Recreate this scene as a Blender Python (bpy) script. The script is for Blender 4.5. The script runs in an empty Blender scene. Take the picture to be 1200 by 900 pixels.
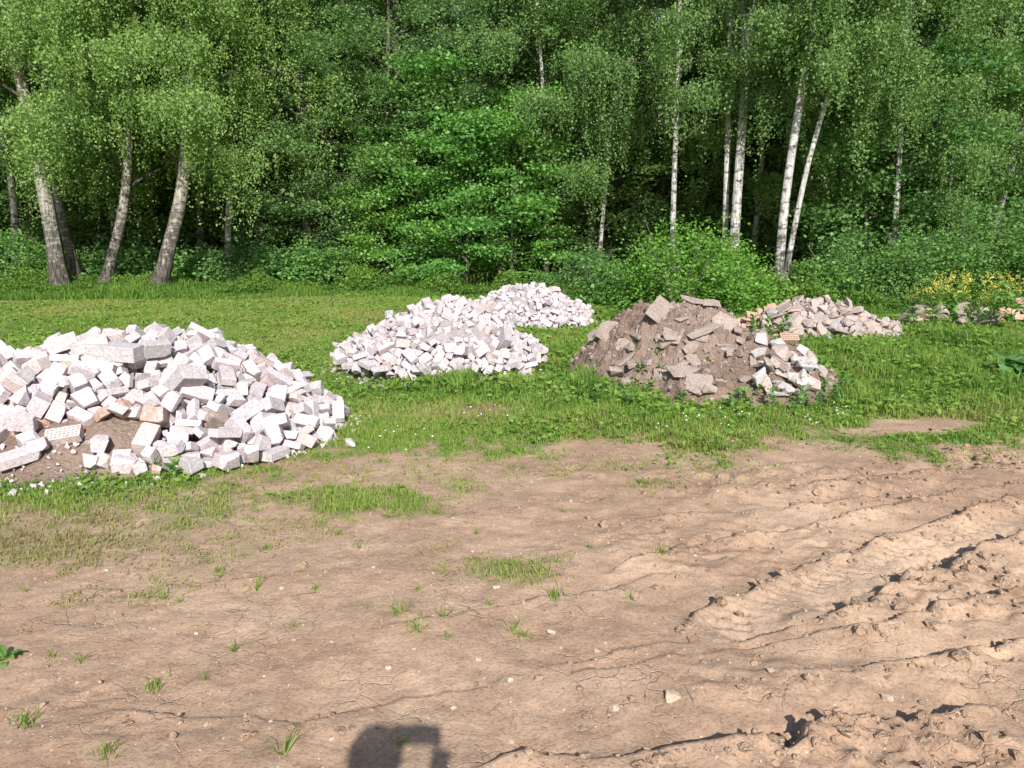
import bpy, bmesh, math, random
import numpy as np
from mathutils import Vector, Matrix, Quaternion, Euler, noise as mnoise

# ------------------------------------------------------------------ camera numbers
CAM_H, PITCH, FPX = 1.6, math.radians(11.1), 890.0      # eye height, tilt down, focal length in pixels of a 1200 wide frame
SUN_EL, SUN_AZ = math.radians(35.6), math.radians(7.6)  # sun behind the photographer, a little to the right

def zb(x, y):
    """Large-scale lie of the land: flat near the camera, rising gently to the wood."""
    t = (np.asarray(y, float) - 12.5) / 1.5
    return 0.036 * 1.5 * np.where(t > 30, t, np.log1p(np.exp(np.minimum(t, 30))))

def ray(px, py):
    a, b = (px - 600) / FPX, (450 - py) / FPX
    c, s = math.cos(PITCH), math.sin(PITCH)
    return np.array([a, c + b * s, -s + b * c])

def on_ground(px, py):
    d = ray(px, py); t = -CAM_H / d[2] if d[2] < -1e-4 else 60
    for _ in range(40):
        p = d * t + np.array([0, 0, CAM_H]); z = float(zb(p[0], p[1]))
        t = (z - CAM_H) / d[2] * .5 + t * .5
    p = d * t + np.array([0, 0, CAM_H])
    return p

def at_depth(px, py, y):
    d = ray(px, py); t = y / d[1]
    return d * t + np.array([0, 0, CAM_H])

def to_px(x, y, z):
    c, s = math.cos(PITCH), math.sin(PITCH)
    dz = z - CAM_H
    f = y * c - dz * s; u = y * s + dz * c
    return 600 + FPX * x / f, 450 - FPX * u / f

# ------------------------------------------------------------------ rubble pieces
def cut(bm, co, no):
    g = bm.verts[:] + bm.edges[:] + bm.faces[:]
    bmesh.ops.bisect_plane(bm, geom=g, plane_co=co, plane_no=no, clear_outer=True)
    ed = [e for e in bm.edges if e.is_boundary]
    if ed:
        bmesh.ops.holes_fill(bm, edges=ed)

def block_bm(dim, seed, broken=0, chips=3, chip=.018, bev=.004):
    """A cast or fired block with worn edges, knocked corners and, if broken, snapped ends."""
    r = random.Random(seed)
    bm = bmesh.new(); bmesh.ops.create_cube(bm, size=1)
    bmesh.ops.scale(bm, vec=dim, verts=bm.verts)
    L = Vector(dim) / 2
    if broken >= 1:
        cut(bm, Vector((L.x * r.uniform(-.1, .45), 0, 0)), Vector((1, r.uniform(-.5, .5), r.uniform(-.4, .4))).normalized())
    if broken >= 2:
        cut(bm, Vector((-L.x * r.uniform(.2, .6), L.y * r.uniform(-.2, .2), 0)), Vector((-1, r.uniform(-.6, .6), r.uniform(-.6, .6))).normalized())
    if broken >= 1 and r.random() < .6:
        cut(bm, Vector((L.x * .2, L.y * .75, L.z * .5)), Vector((r.uniform(.3, 1), r.uniform(.4, 1), r.uniform(.1, .8))).normalized())
    bmesh.ops.remove_doubles(bm, verts=bm.verts, dist=.002)
    bmesh.ops.bevel(bm, geom=bm.edges[:], offset=bev, segments=1, affect='EDGES', clamp_overlap=True)
    vs = [v.co.copy() for v in bm.verts]
    for _ in range(chips):
        c = r.choice(vs); n = Vector((c.x / L.x, c.y / L.y, c.z / L.z))
        n = (n + Vector((r.uniform(-.6, .6), r.uniform(-.6, .6), r.uniform(-.6, .6)))).normalized()
        cut(bm, c - n * r.uniform(.3, 1.1) * chip, n)
    c = Vector((0, 0, 0))
    for v in bm.verts: c += v.co
    c /= len(bm.verts)
    for v in bm.verts:
        v.co -= c
    bmesh.ops.recalc_face_normals(bm, faces=bm.faces)
    return bm

def chunk_bm(dim, seed, n=14, jag=.0):
    """An angular lump of broken concrete: the hull of scattered points, slightly slab-like."""
    r = random.Random(seed)
    bm = bmesh.new()
    for _ in range(n):
        v = Vector((r.uniform(-1, 1), r.uniform(-1, 1), r.uniform(-1, 1)))
        m = max(abs(v.x), abs(v.y), abs(v.z)); v = v / m * r.uniform(.75, 1)
        bm.verts.new((v.x * dim[0] / 2, v.y * dim[1] / 2, v.z * dim[2] / 2))
    res = bmesh.ops.convex_hull(bm, input=bm.verts)
    junk = [e for e in res['geom_interior'] if isinstance(e, bmesh.types.BMVert)]
    if junk: bmesh.ops.delete(bm, geom=junk, context='VERTS')
    bmesh.ops.dissolve_limit(bm, angle_limit=.25, verts=bm.verts, edges=bm.edges)
    bmesh.ops.bevel(bm, geom=bm.edges[:], offset=min(dim) * .04, segments=1, affect='EDGES', clamp_overlap=True)
    bmesh.ops.recalc_face_normals(bm, faces=bm.faces)
    return bm

# variant number -> (state word, builder)
VARS = []
for s in range(4): VARS.append(('whole', lambda s=s: block_bm((.25, .12, .07), 11 + s, 0, 2)))
for s in range(4): VARS.append(('broken', lambda s=s: block_bm((.25, .12, .088), 31 + s, 1, 3)))
for s in range(2): VARS.append(('thick', lambda s=s: block_bm((.25, .12, .138), 51 + s, 0, 2)))
for s in range(3): VARS.append(('broken thick', lambda s=s: block_bm((.25, .12, .138), 61 + s, 1, 3)))
for s in range(4): VARS.append(('small broken', lambda s=s: block_bm((.25, .12, .088), 71 + s, 2, 2)))
for s in range(2): VARS.append(('fused pair of', lambda s=s: block_bm((.25, .25, .09), 81 + s, 1, 4, .03)))
for k, d in enumerate([(.14, .11, .08), (.18, .12, .06), (.11, .10, .07), (.21, .12, .07), (.16, .12, .09), (.09, .08, .06), (.30, .14, .07)]):
    VARS.append(('small broken' if d[0] < .2 else 'broken', lambda k=k, d=d: block_bm(d, 120 + k, 1 + k % 2, 4, .022)))
N_BRICK = len(VARS)                      # 0..18 are bricks
CH = [(.30, .24, .07), (.26, .18, .10), (.20, .16, .12), (.34, .22, .06), (.16, .12, .10), (.14, .10, .07), (.22, .14, .06), (.12, .10, .08), (.24, .20, .12), (.18, .15, .05)]
for k, d in enumerate(CH): VARS.append(('slab' if d[2] < .075 and d[0] > .17 else 'lump', lambda k=k, d=d: chunk_bm(d, 200 + k, 12 if d[2] < .075 else 15)))

# heaps: centre, radii, height, superellipse plateau power
HEAPS = {
 'near':   dict(c=(-3.36, 6.50), r=(1.84, 1.72), H=.655, p=2.2),
 'middle': dict(c=(-.88, 9.45), r=(1.30, 1.42), H=.80, p=2.3),
 'back':   dict(c=(.30, 13.9), r=(1.28, 1.15), H=.66, p=1.9),
 'pink':   dict(c=(4.95, 12.5), r=(1.38, 1.1), H=.58, p=1.8),
}
def heap_core(k, x, y, sink=.0):
    h = HEAPS[k]; (cx, cy), (rx, ry) = h['c'], h['r']
    dx, dy = (x - cx) / rx, (y - cy) / ry
    q = np.sqrt(dx * dx + dy * dy)
    z = (h['H'] - sink) * np.clip(1 - q ** h['p'] / .92, -1, 1)
    if k == 'near':      # lower towards the left, where soil shows at the foot
        z = z - .10 * np.clip((-x - 4.0) / .9, 0, 1.5) + .02 * np.clip((x + 3.6), -1, 1)
    if k == 'middle':
        z = z - .10 * np.clip((-(x + .9)) / 1.2, 0, 1)
    if k == 'pink':
        z = z - .10 * np.clip((4.7 - x) / 1., 0, 1)
    return z

SUN_E, SKY_S, EXPO = 4.1, .095, .76
DATA = {
 'near': "-1572,5819,37,0,94,-33,0,23,35,69;-1781,5814,153,26,29,52,76,25,26,93;-3822,5634,396,98,15,-10,9,5,1,91;-3110,5504,380,1,14,-97,-19,13,5,68;-2147,5900,292,51,-5,67,54,5,3,77;-3094,6141,554,0,44,-90,-6,18,19,95;-1459,6165,32,43,0,0,-90,25,31,81;-1826,6083,190,64,59,-11,-48,10,127,77;-2175,5313,108,71,-53,-41,23,25,333,95;-3113,5226,258,38,-59,9,71,15,123,80;-2790,5600,384,94,13,13,-29,0,10,85;-2086,5784,269,9,39,91,4,4,7,95;-2985,5897,490,63,-38,-50,-46,15,12,95;-2586,5077,85,31,51,69,-41,20,34,80;-2747,5875,454,36,-4,13,-92,0,13,83;-2924,5504,368,89,19,-3,40,2,44,77;-3303,4826,64,11,-78,60,13,23,500,86;-3684,5697,429,3,59,-71,-38,21,1,79;-2325,4927,38,0,-94,-33,0,7,309,72;-3034,5531,421,20,36,53,74,16,31,92;-2435,6245,443,9,-94,-31,12,17,47,70;-3980,5921,483,19,40,-77,-46,11,18,93;-1821,5414,17,30,-74,37,48,14,7,79;-3559,5268,305,47,71,25,46,8,273,83;-2288,6405,407,32,-16,7,-93,2,16,94;-3061,5990,528,76,-64,13,-5,6,65,82;-1768,6574,258,51,85,-2,11,8,251,76;-3372,5171,237,63,-37,-62,-29,16,118,70;-2931,5706,421,45,66,-52,31,24,3,70;-1748,7036,212,88,-20,42,4,9,146,80;-2276,6617,418,54,-13,-28,79,2,2,77;-3259,5297,341,55,-55,-63,-8,6,483,85;-3101,5828,527,97,-16,-20,-1,2,111,76;-2288,5169,127,97,-20,-10,-10,25,185,82;-2246,6100,363,30,-27,-71,-57,4,5,76;-2230,5629,228,58,-63,-52,0,5,33,88;-2471,5490,310,49,66,32,-46,23,64,76;-2096,5468,117,13,-93,24,24,0,70,78;-2906,6427,563,13,5,0,99,9,2,74;-1856,5499,46,5,-95,-30,5,3,31,96;-2747,5564,419,51,-30,72,38,14,12,89;-3736,5925,482,15,-5,-10,98,0,9,85;-2817,6043,486,69,-6,71,14,20,10,83;-2117,6104,306,73,-8,19,-65,2,5,74;-1622,6232,147,9,1,91,-40,3,168,80;-2012,6659,334,50,1,51,-70,23,1,95;-1651,5695,84,38,23,-16,-88,1,118,88;-1581,6111,92,83,45,-2,-34,2,73,87;-2181,5723,293,61,54,57,11,15,32,96;-2857,5811,470,21,63,20,-72,5,7,82;-1571,6212,70,44,58,66,-20,4,38,89;-3399,5340,414,51,20,23,81,8,662,96;-1687,6436,163,7,54,18,-82,10,16,81;-3674,5786,457,47,-55,45,-53,13,16,73;-2227,5515,248,17,-2,5,98,11,313,74;-3106,5332,311,20,-95,23,8,3,424,79;-2562,4979,52,91,13,3,-39,7,55,73;-2074,6051,357,63,18,8,75,3,257,96;-3104,5571,448,10,70,49,-52,6,195,93;-2727,6034,534,28,42,80,-32,12,35,82;-2701,5366,328,96,-22,0,-18,16,182,89;-2776,5284,286,5,7,-97,22,3,524,93;-1633,7033,131,36,30,-18,-87,25,8,85;-2270,5099,61,1,20,-98,2,9,193,72;-2090,5333,68,47,-9,6,88,14,14,83;-2563,6235,483,74,-19,52,-37,24,10,90;-2465,5139,124,53,-34,54,56,6,115,75;-3478,5144,224,66,19,16,-70,3,138,72;-1833,5958,187,33,86,0,-39,25,47,75;-1930,5647,200,14,-21,24,94,10,239,84;-1997,6822,325,62,67,-39,4,11,78,78;-2919,5751,456,67,-23,-12,-69,21,16,76;-2745,7224,512,77,9,-3,63,8,52,92;-3073,6095,651,78,-19,51,30,13,58,87;-1541,6488,92,15,14,9,97,8,4,81;-2863,6181,550,92,3,8,-38,11,23,92;-2190,4986,51,66,-66,25,-25,11,528,85;-2953,6657,642,24,39,-50,73,25,5,80;-3727,5593,396,15,-57,80,10,13,56,88;-1621,5990,45,87,-16,-16,43,19,1,73;-2188,6360,391,51,-69,-49,-15,13,3,80;-2764,4907,61,44,0,-85,-29,19,214,87;-3111,5060,170,60,13,22,-76,24,19,82;-2818,6566,648,63,49,22,56,8,138,90;-3559,5473,393,23,12,37,-89,0,46,81;-3214,4882,91,83,-44,31,-15,2,429,88;-2369,5234,169,1,20,-94,29,7,252,93;-1556,5697,37,0,-78,-63,0,23,10,70;-3244,5480,379,80,14,12,-57,5,81,73;-1252,6767,51,96,-5,26,8,14,48,94;-2750,5228,215,8,4,-97,-24,1,400,77;-2025,6275,298,20,-38,67,60,19,7,88;-2152,5221,62,4,8,42,90,19,42,89;-1414,6581,109,29,-8,-92,23,2,13,76;-2957,5775,500,35,39,-85,-4,4,70,86;-3155,5704,477,27,31,3,91,7,21,69;-1917,5263,30,0,-38,93,0,2,69,73;-2588,6805,558,57,7,-78,-25,18,32,81;-3160,5005,136,12,-62,76,-15,5,69,87;-2336,6050,408,59,57,-25,-51,9,127,86;-3755,5770,447,10,65,-31,69,21,6,95;-2436,4880,107,11,-80,-59,-9,18,678,82;-1508,6309,89,20,0,-62,76,6,13,88;-1705,5911,81,93,7,22,-28,3,15,85;-2591,6161,580,17,-16,-17,-96,11,210,81;-2714,5692,460,80,-21,4,56,0,287,96;-3021,6216,657,90,-2,-15,42,12,38,89;-3250,5196,236,27,74,31,-54,22,68,73;-1575,6638,87,37,-82,44,-4,2,4,93;-2616,7129,507,21,66,70,18,3,3,80;-3891,5651,443,39,-33,-47,71,23,6,93;-2935,5405,395,21,84,22,44,4,106,69;-1652,5522,39,10,-7,-95,28,25,188,77;-2490,5050,89,10,-65,21,-72,7,159,77;-2413,5439,217,22,51,58,-60,20,1,93;-2892,6343,633,86,17,9,-48,2,7,75;-1644,6626,194,23,23,33,88,6,44,90;-2497,5732,453,18,90,-30,27,3,170,91;-2403,6468,448,28,-14,5,-95,7,9,81;-1721,5354,37,0,82,57,0,0,360,88;-2674,5012,97,17,-58,-78,-15,25,353,85;-3640,5848,602,33,53,-63,-46,9,376,95;-2207,6015,370,20,70,-53,-43,15,1,91;-2942,5310,341,5,-92,24,-30,7,225,72;-2464,5583,332,72,51,25,39,23,95,84;-1769,5472,134,7,71,-64,28,11,434,94;-2580,5186,189,64,-28,-56,44,8,832,90;-3714,5156,306,6,-15,-29,94,2,2,90;-2039,5239,61,9,-47,-54,-70,15,54,96;-3025,5395,333,63,-23,57,48,15,86,91;-3456,5822,643,97,-25,3,5,2,265,84;-2932,6538,676,40,-21,-16,88,0,36,75;-3309,5708,462,7,-52,84,12,25,3,87;-2036,4924,30,44,0,0,90,0,351,81;-1904,5569,114,68,-8,-28,-67,4,54,95;-2358,4993,65,45,6,-44,-77,19,73,69;-1356,6050,44,0,-81,59,0,7,75,86;-2949,5506,445,15,-54,79,-26,1,402,80;-3889,6375,670,47,50,25,69,8,102,92;-3143,7021,612,12,-90,42,-8,0,1,93;-3144,6507,698,48,58,-14,-65,11,4,73;-1742,6278,187,22,-33,30,-87,8,60,74;-3689,5265,274,58,-3,69,43,19,1,87;-1533,6778,74,52,40,20,-73,23,1,82;-2519,6370,485,29,-83,-47,-5,16,7,88;-1889,5855,269,59,-1,-29,-75,9,468,78;-3478,4989,128,12,-31,91,25,1,40,72;-2944,6289,689,19,-7,-90,38,25,3,69;-3389,6400,783,78,-14,1,-61,1,57,88;-3076,6440,725,29,-3,-3,96,5,22,75;-2679,5812,521,6,-72,59,36,12,130,76;-1585,6440,213,63,21,23,71,2,105,72;-2990,5686,491,2,-8,-57,82,3,193,74;-2932,6040,528,32,-90,17,23,25,21,70;-1997,6107,276,67,36,-54,-36,21,26,95;-2873,5931,524,60,-26,-61,45,6,229,94;-2330,5594,263,23,-84,-49,5,6,71,81;-1887,5462,133,0,58,-14,-80,5,121,87;-3406,5265,302,57,-62,-27,-48,15,46,91;-1336,5842,42,51,46,-68,-27,4,209,94;-3686,5616,533,14,27,79,-54,2,289,92;-3106,5419,434,24,-19,94,-17,12,614,92;-2400,5317,213,18,-5,-23,-96,25,227,87;-3493,6064,650,22,-4,95,-21,11,73,75;-2270,5488,183,67,-21,-67,-25,20,27,72;-3622,5615,442,78,-23,-31,50,0,98,83;-2785,5500,422,39,4,-59,70,4,224,81;-2395,5653,341,2,40,63,-66,6,27,75;-1907,6787,272,25,66,68,18,12,19,74;-1633,5329,38,73,31,60,-8,4,209,70;-2424,6217,504,70,56,21,39,21,6,95;-2744,5444,343,3,-22,96,-17,4,25,81;-1725,5676,136,63,67,-39,0,25,93,69;-2669,4799,37,73,0,0,69,1,421,88;-3723,6149,621,57,79,18,14,9,15,74;-3466,5028,226,60,19,-73,26,13,294,89;-1474,6517,184,1,-81,-9,-58,4,110,81;-1830,5369,102,12,-55,38,73,4,288,93;-2011,7083,277,14,-58,75,-29,0,2,88;-1989,5364,48,59,1,71,39,4,106,74;-3407,5606,485,33,67,16,64,9,73,72;-2397,6777,504,2,-42,-78,46,8,39,77;-2469,6736,543,34,5,93,13,25,69,95;-3114,6282,696,53,-42,-23,70,23,14,73;-3844,5804,551,70,58,29,-29,2,146,76;-2099,6274,340,65,61,-27,36,5,2,68;-2839,5389,357,36,80,-6,47,10,133,71;-4153,6451,562,19,-13,31,92,12,28,95;-1928,5792,175,4,-46,84,-29,6,22,78;-2201,6906,410,73,25,-18,60,12,10,79;-2229,6702,487,28,35,-89,-1,1,248,95;-1576,5598,73,84,41,-19,-29,12,321,76;-1346,6393,125,59,-39,-59,-38,0,116,83;-3586,6014,598,58,-22,51,60,4,22,94;-3659,5365,322,68,-45,-17,-56,13,92,83;-3167,5102,197,26,-95,-17,-2,13,204,72;-2994,5926,611,8,-98,11,14,6,411,95;-2824,6740,685,32,56,-70,30,0,127,84;-3914,5777,445,37,63,61,-31,6,17,78;-1880,7096,264,6,-84,-53,-10,3,14,72;-1846,6178,264,23,1,41,88,2,198,75;-3192,5495,496,41,42,81,-5,8,396,81;-2422,6365,528,37,-7,-29,88,9,22,74;-1751,6371,196,79,-40,10,45,4,10,72;-2064,5299,94,51,-50,-69,-9,13,189,92;-3020,5605,538,90,23,-17,33,18,427,86;-2249,5840,356,90,-35,-7,25,25,143,88;-2004,5448,192,54,-68,-12,-48,17,601,87;-2754,5783,521,52,-26,-58,57,19,126,87;-2710,6919,635,91,-35,12,-20,12,66,77;-3011,6662,721,57,29,-20,-74,2,87,96;-1676,5542,123,92,-28,1,28,13,156,72;-2525,6721,592,21,95,10,-19,19,90,90;-3208,5630,464,40,-71,-51,28,14,1,94;-3526,6665,700,56,-80,-24,-5,10,13,86;-1432,5672,37,92,0,0,39,3,304,83;-2467,6537,532,83,-50,15,22,1,66,82;-3528,5597,479,65,-63,19,-38,13,21,72;-2999,5206,247,11,-28,-93,-21,6,477,83;-2333,7160,395,53,-8,66,-53,0,49,70;-1657,6081,152,75,-16,55,-33,8,179,79;-3047,4654,34,0,84,-54,0,1,624,94;-2533,6294,547,9,-93,35,8,7,19,70;-2922,6377,746,50,49,27,66,7,262,95;-3733,5841,459,88,7,-12,45,24,6,76;-2391,5844,380,54,22,-18,-79,3,19,69;-1827,6292,272,35,24,-22,-88,25,78,76;-2664,6630,639,3,-59,81,-5,3,4,77;-2053,5795,193,42,28,86,5,24,4,75;-4102,6132,597,2,-82,35,-46,8,286,83;-2559,4802,82,94,6,30,12,11,543,77;-1628,6809,188,80,-12,43,-39,18,151,94;-1349,5428,51,100,0,0,-6,13,263,85;-2616,5674,394,11,54,-68,48,15,1,82;-2631,5399,406,35,-3,77,-53,10,363,79;-3005,6061,613,79,13,-46,-38,14,1,77;-2314,6259,430,77,-43,-45,-13,5,6,80;-1993,5080,53,13,-13,70,-70,11,407,89;-2238,5362,184,77,10,30,55,3,196,72;-2849,6009,709,39,-7,15,-91,8,750,84;-2805,7007,688,10,11,91,-39,0,78,74;-3041,4908,76,57,18,-19,78,2,176,78;-2434,6925,520,74,6,9,-67,18,38,80;-2146,5141,28,68,-14,71,14,15,7,89;-2341,5068,152,11,7,99,11,6,476,85;-2703,5135,172,37,91,-18,0,4,325,95;-2685,6287,625,45,-26,68,-52,9,211,86;-1477,5796,71,34,55,35,-68,5,214,86;-3297,5558,525,51,44,62,40,11,160,72;-2029,5630,274,14,50,-71,-48,0,511,95;-2204,6234,392,10,-34,-90,-25,6,64,87;-3140,5826,608,9,-18,80,56,1,300,90;-2169,6288,455,89,-30,34,8,4,191,90;-2276,6173,447,44,86,-14,-22,13,90,78;-4058,6013,501,26,73,61,17,11,16,70;-3715,6126,724,80,15,-3,58,10,5,76;-3802,5521,430,30,-32,84,32,6,205,82;-1303,6161,61,42,-9,43,79,5,60,93;-3260,6155,760,58,37,68,-24,18,254,87;-2395,7094,443,10,-82,1,57,4,19,96;-3808,5995,578,30,-2,89,-34,0,130,90;-2180,5560,325,78,1,26,56,3,341,88;-2293,7585,244,51,-43,-61,42,10,9,90;-1321,5993,101,48,-38,-70,-36,14,134,93;-1774,5534,221,7,-14,85,50,8,431,73;-3366,5706,604,17,1,-89,-42,6,71,89;-2371,5494,319,60,3,-45,66,2,327,70;-3763,5411,322,15,-89,-40,-15,25,32,85;-3704,5538,524,49,78,31,-24,7,471,93;-1857,6328,314,20,90,28,25,0,145,74;-1458,5858,40,69,-69,14,-14,4,16,72;-2326,6562,463,88,21,-12,-42,11,21,68;-3023,4843,152,47,-65,-52,-29,11,926,96;-3106,5934,705,65,15,58,47,3,248,86;-1310,6323,100,56,-70,-12,44,3,161,87;-2158,5912,393,54,-69,24,-41,23,219,91;-3881,6016,627,36,-14,28,-88,9,420,77;-3682,5473,349,19,-89,-34,-23,20,30,77;-2020,6569,358,45,-85,-8,25,1,2,75;-2123,5692,361,92,7,29,-25,4,321,92;-3032,6354,745,30,53,-11,-78,4,148,90;-2502,7096,508,27,-73,-56,-28,11,33,70;-3718,6470,696,94,5,-28,-20,0,89,90;-2690,7526,442,26,24,-33,-87,2,10,92;-1555,5412,21,19,25,-90,31,5,148,73;-1908,6042,312,68,-17,-61,36,10,302,91;-2172,7379,239,2,-2,93,-36,25,3,87;-2095,6416,415,30,-10,-95,7,13,3,76;-3570,6215,640,67,22,-70,8,12,2,84;-3309,5458,427,39,-35,-43,74,7,168,75;-2392,6620,532,17,20,-82,51,23,146,91;-2731,6195,674,12,-87,-45,-13,25,209,75;-1781,6486,183,28,56,-33,71,14,3,70;-2178,6486,459,24,-73,64,2,15,86,92;-3025,7052,626,28,46,85,1,1,22,78;-2057,5316,194,87,-8,8,49,0,442,88;-3264,5394,357,75,15,13,-63,15,56,82;-2884,4795,66,29,-38,-70,53,0,186,95;-1650,7323,116,95,18,21,15,3,73,90;-2598,5530,457,13,31,37,87,10,236,69;-2147,7084,365,8,22,51,83,25,10,87;-1790,5111,41,0,89,-46,0,23,283,78;-2097,6802,433,8,-48,-27,-83,3,76,77;-2523,5391,260,26,-62,72,-16,16,156,88;-3278,5908,731,83,52,-2,20,9,669,90;-2933,4956,167,13,55,82,-1,2,251,81;-1833,6507,319,33,-27,-79,44,3,158,75;-2539,5288,327,52,-84,12,-6,11,601,91;-2422,5920,454,70,51,12,49,12,99,81;-1619,6272,220,40,83,39,-9,23,148,88;-2490,6371,612,7,38,88,29,2,102,84;-2492,6159,619,13,-47,-74,-46,7,375,91;-1460,6224,142,20,-74,60,22,3,115,81;-3352,5406,492,63,77,4,-5,4,242,75;-2849,6063,599,26,-6,37,-89,1,206,78;-2171,7753,105,42,-37,81,18,0,2,74;-3234,5871,658,14,18,-19,-96,3,275,89;-3572,6387,723,44,-41,79,-8,3,148,90;-1652,5871,100,63,49,-60,4,14,11,90;-3369,5048,163,3,73,40,-56,15,106,72;-1458,7400,34,18,0,0,98,1,37,79;-3525,5649,542,44,68,26,52,4,103,81;-2436,7030,518,18,-67,35,-64,16,20,80;-3375,4962,174,8,40,5,91,21,152,82;-3915,6167,640,62,31,25,68,12,43,71;-2779,6791,720,40,86,27,-19,0,315,95;-1974,6186,319,41,88,-16,19,7,31,74;-3602,6027,746,26,16,-5,-95,8,687,89;-2601,5436,319,95,12,-22,-18,7,17,86;-2298,6025,489,84,-1,18,-51,1,440,94;-1684,5987,200,17,56,-75,31,7,257,87;-3310,6606,750,28,57,-74,23,6,178,90;-3170,6656,706,14,11,-88,44,23,4,76;-3273,6916,735,1,32,-11,-94,17,56,89;-2342,5386,243,97,-23,3,11,0,275,72;-1988,6302,407,34,-18,-45,-81,1,416,95;-2246,5701,339,20,-78,39,-46,2,136,71;-2364,5759,455,62,72,-17,-26,0,134,76;-1866,6393,342,28,-89,29,20,14,32,74;-2351,6160,544,1,-33,82,-46,3,343,82;-1303,6723,68,70,32,-18,-61,7,114,82;-2613,5658,495,59,60,37,-40,5,299,92;-3305,5135,209,34,-77,-8,-53,20,50,73;-1623,5943,126,72,-32,-16,-60,5,5,71;-1966,6437,394,57,-14,-41,70,10,140,85;-4159,6675,565,52,-46,7,72,3,4,71;-1773,6434,225,14,16,96,-15,24,28,83;-1526,6617,208,17,66,64,36,13,135,82;-3391,5543,557,60,20,39,-67,2,539,91;-2024,4941,120,45,-12,-23,86,1,494,91;-4074,6261,586,16,72,55,-39,6,12,86;-2867,4916,106,85,4,-17,-49,7,346,95;-3476,6940,697,14,0,28,-95,11,3,79;-1841,5192,81,12,58,79,-17,11,279,82;-4208,6604,540,48,43,-75,17,1,3,77;-3827,5724,515,53,-75,26,31,6,121,88;-2240,6390,486,40,-80,32,33,6,150,77;-3170,7179,662,23,-35,-70,58,3,44,92;-2477,5632,425,12,-36,89,-25,7,44,88;-2046,6216,386,48,-26,-41,-73,4,152,84;-3226,5016,190,11,51,85,5,6,367,94;-2386,5591,446,27,12,-88,-37,0,737,94;-2664,5975,579,67,1,38,-64,1,207,85;-3784,6736,671,67,45,5,59,8,22,89;-1801,6796,248,29,79,-38,-38,13,3,89;-1889,6991,308,4,53,-80,-27,1,258,84;-2567,5933,551,37,66,52,-39,9,147,68;-2064,6654,434,56,10,42,71,7,110,85;-2801,6374,681,13,49,86,-3,6,64,74;-3562,5411,454,42,20,33,-82,13,372,95;-2324,5523,298,30,-28,43,80,22,2,74;-3412,5139,332,9,0,-62,-78,11,803,93;-2421,4963,37,3,-26,76,-60,21,50,82;-3164,5744,594,82,56,8,-8,1,265,86;-1559,5915,55,66,39,-59,-24,19,23,76;-3580,5033,224,40,18,33,84,1,7,90;-2797,5953,478,17,83,52,12,21,4,81;-2703,6471,653,70,71,2,2,23,10,71;-3104,6095,717,27,-37,-10,88,0,343,96;-3627,6891,693,45,89,-6,-9,11,9,82;-1417,7108,53,60,-60,-38,38,23,15,82;-2531,5834,525,15,-31,82,46,25,345,88;-4217,6205,623,81,3,-46,-37,8,87,90;-2457,4711,25,58,22,-44,-65,21,129,72;-1425,7249,55,19,-68,-19,-68,7,73,81;-3344,4950,113,3,40,73,55,21,72,78;-2576,6534,637,6,-56,75,-36,6,211,94;-2423,5405,296,3,13,66,74,21,114,85;-3179,6759,750,77,-50,-35,-21,6,135,93;-2481,5913,494,18,-71,-61,-30,5,53,84;-2498,5314,188,25,-92,-30,7,20,39,69;-1473,5901,92,27,76,-52,29,2,149,75;-1616,5852,146,92,37,3,-13,0,412,79;-1388,6674,174,92,-1,36,13,8,333,80;-3195,5613,596,74,-46,-25,-41,17,572,79;-1375,6084,149,53,14,-9,83,17,575,93;-2743,4582,59,82,0,0,-57,9,845,86;-2269,5436,284,28,69,7,67,19,158,75;-2838,5714,500,36,-16,14,-91,5,130,92;-1279,7093,36,91,0,0,41,2,219,94;-2179,6082,414,92,24,25,15,5,87,84;-1774,7442,116,3,-94,33,5,0,1,79;-2825,5285,389,22,91,27,-22,7,297,79;-2891,5195,209,13,-76,-32,55,14,151,81;-2082,6878,451,61,-21,59,49,2,244,86;-2471,6235,606,48,-84,24,-1,3,51,70;-2744,7406,488,11,2,-30,95,2,9,89;-2006,5884,282,10,-90,-2,43,1,130,84;-2478,5418,417,77,-23,23,-55,11,430,89;-3438,4891,137,83,41,30,-22,1,253,81",
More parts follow.
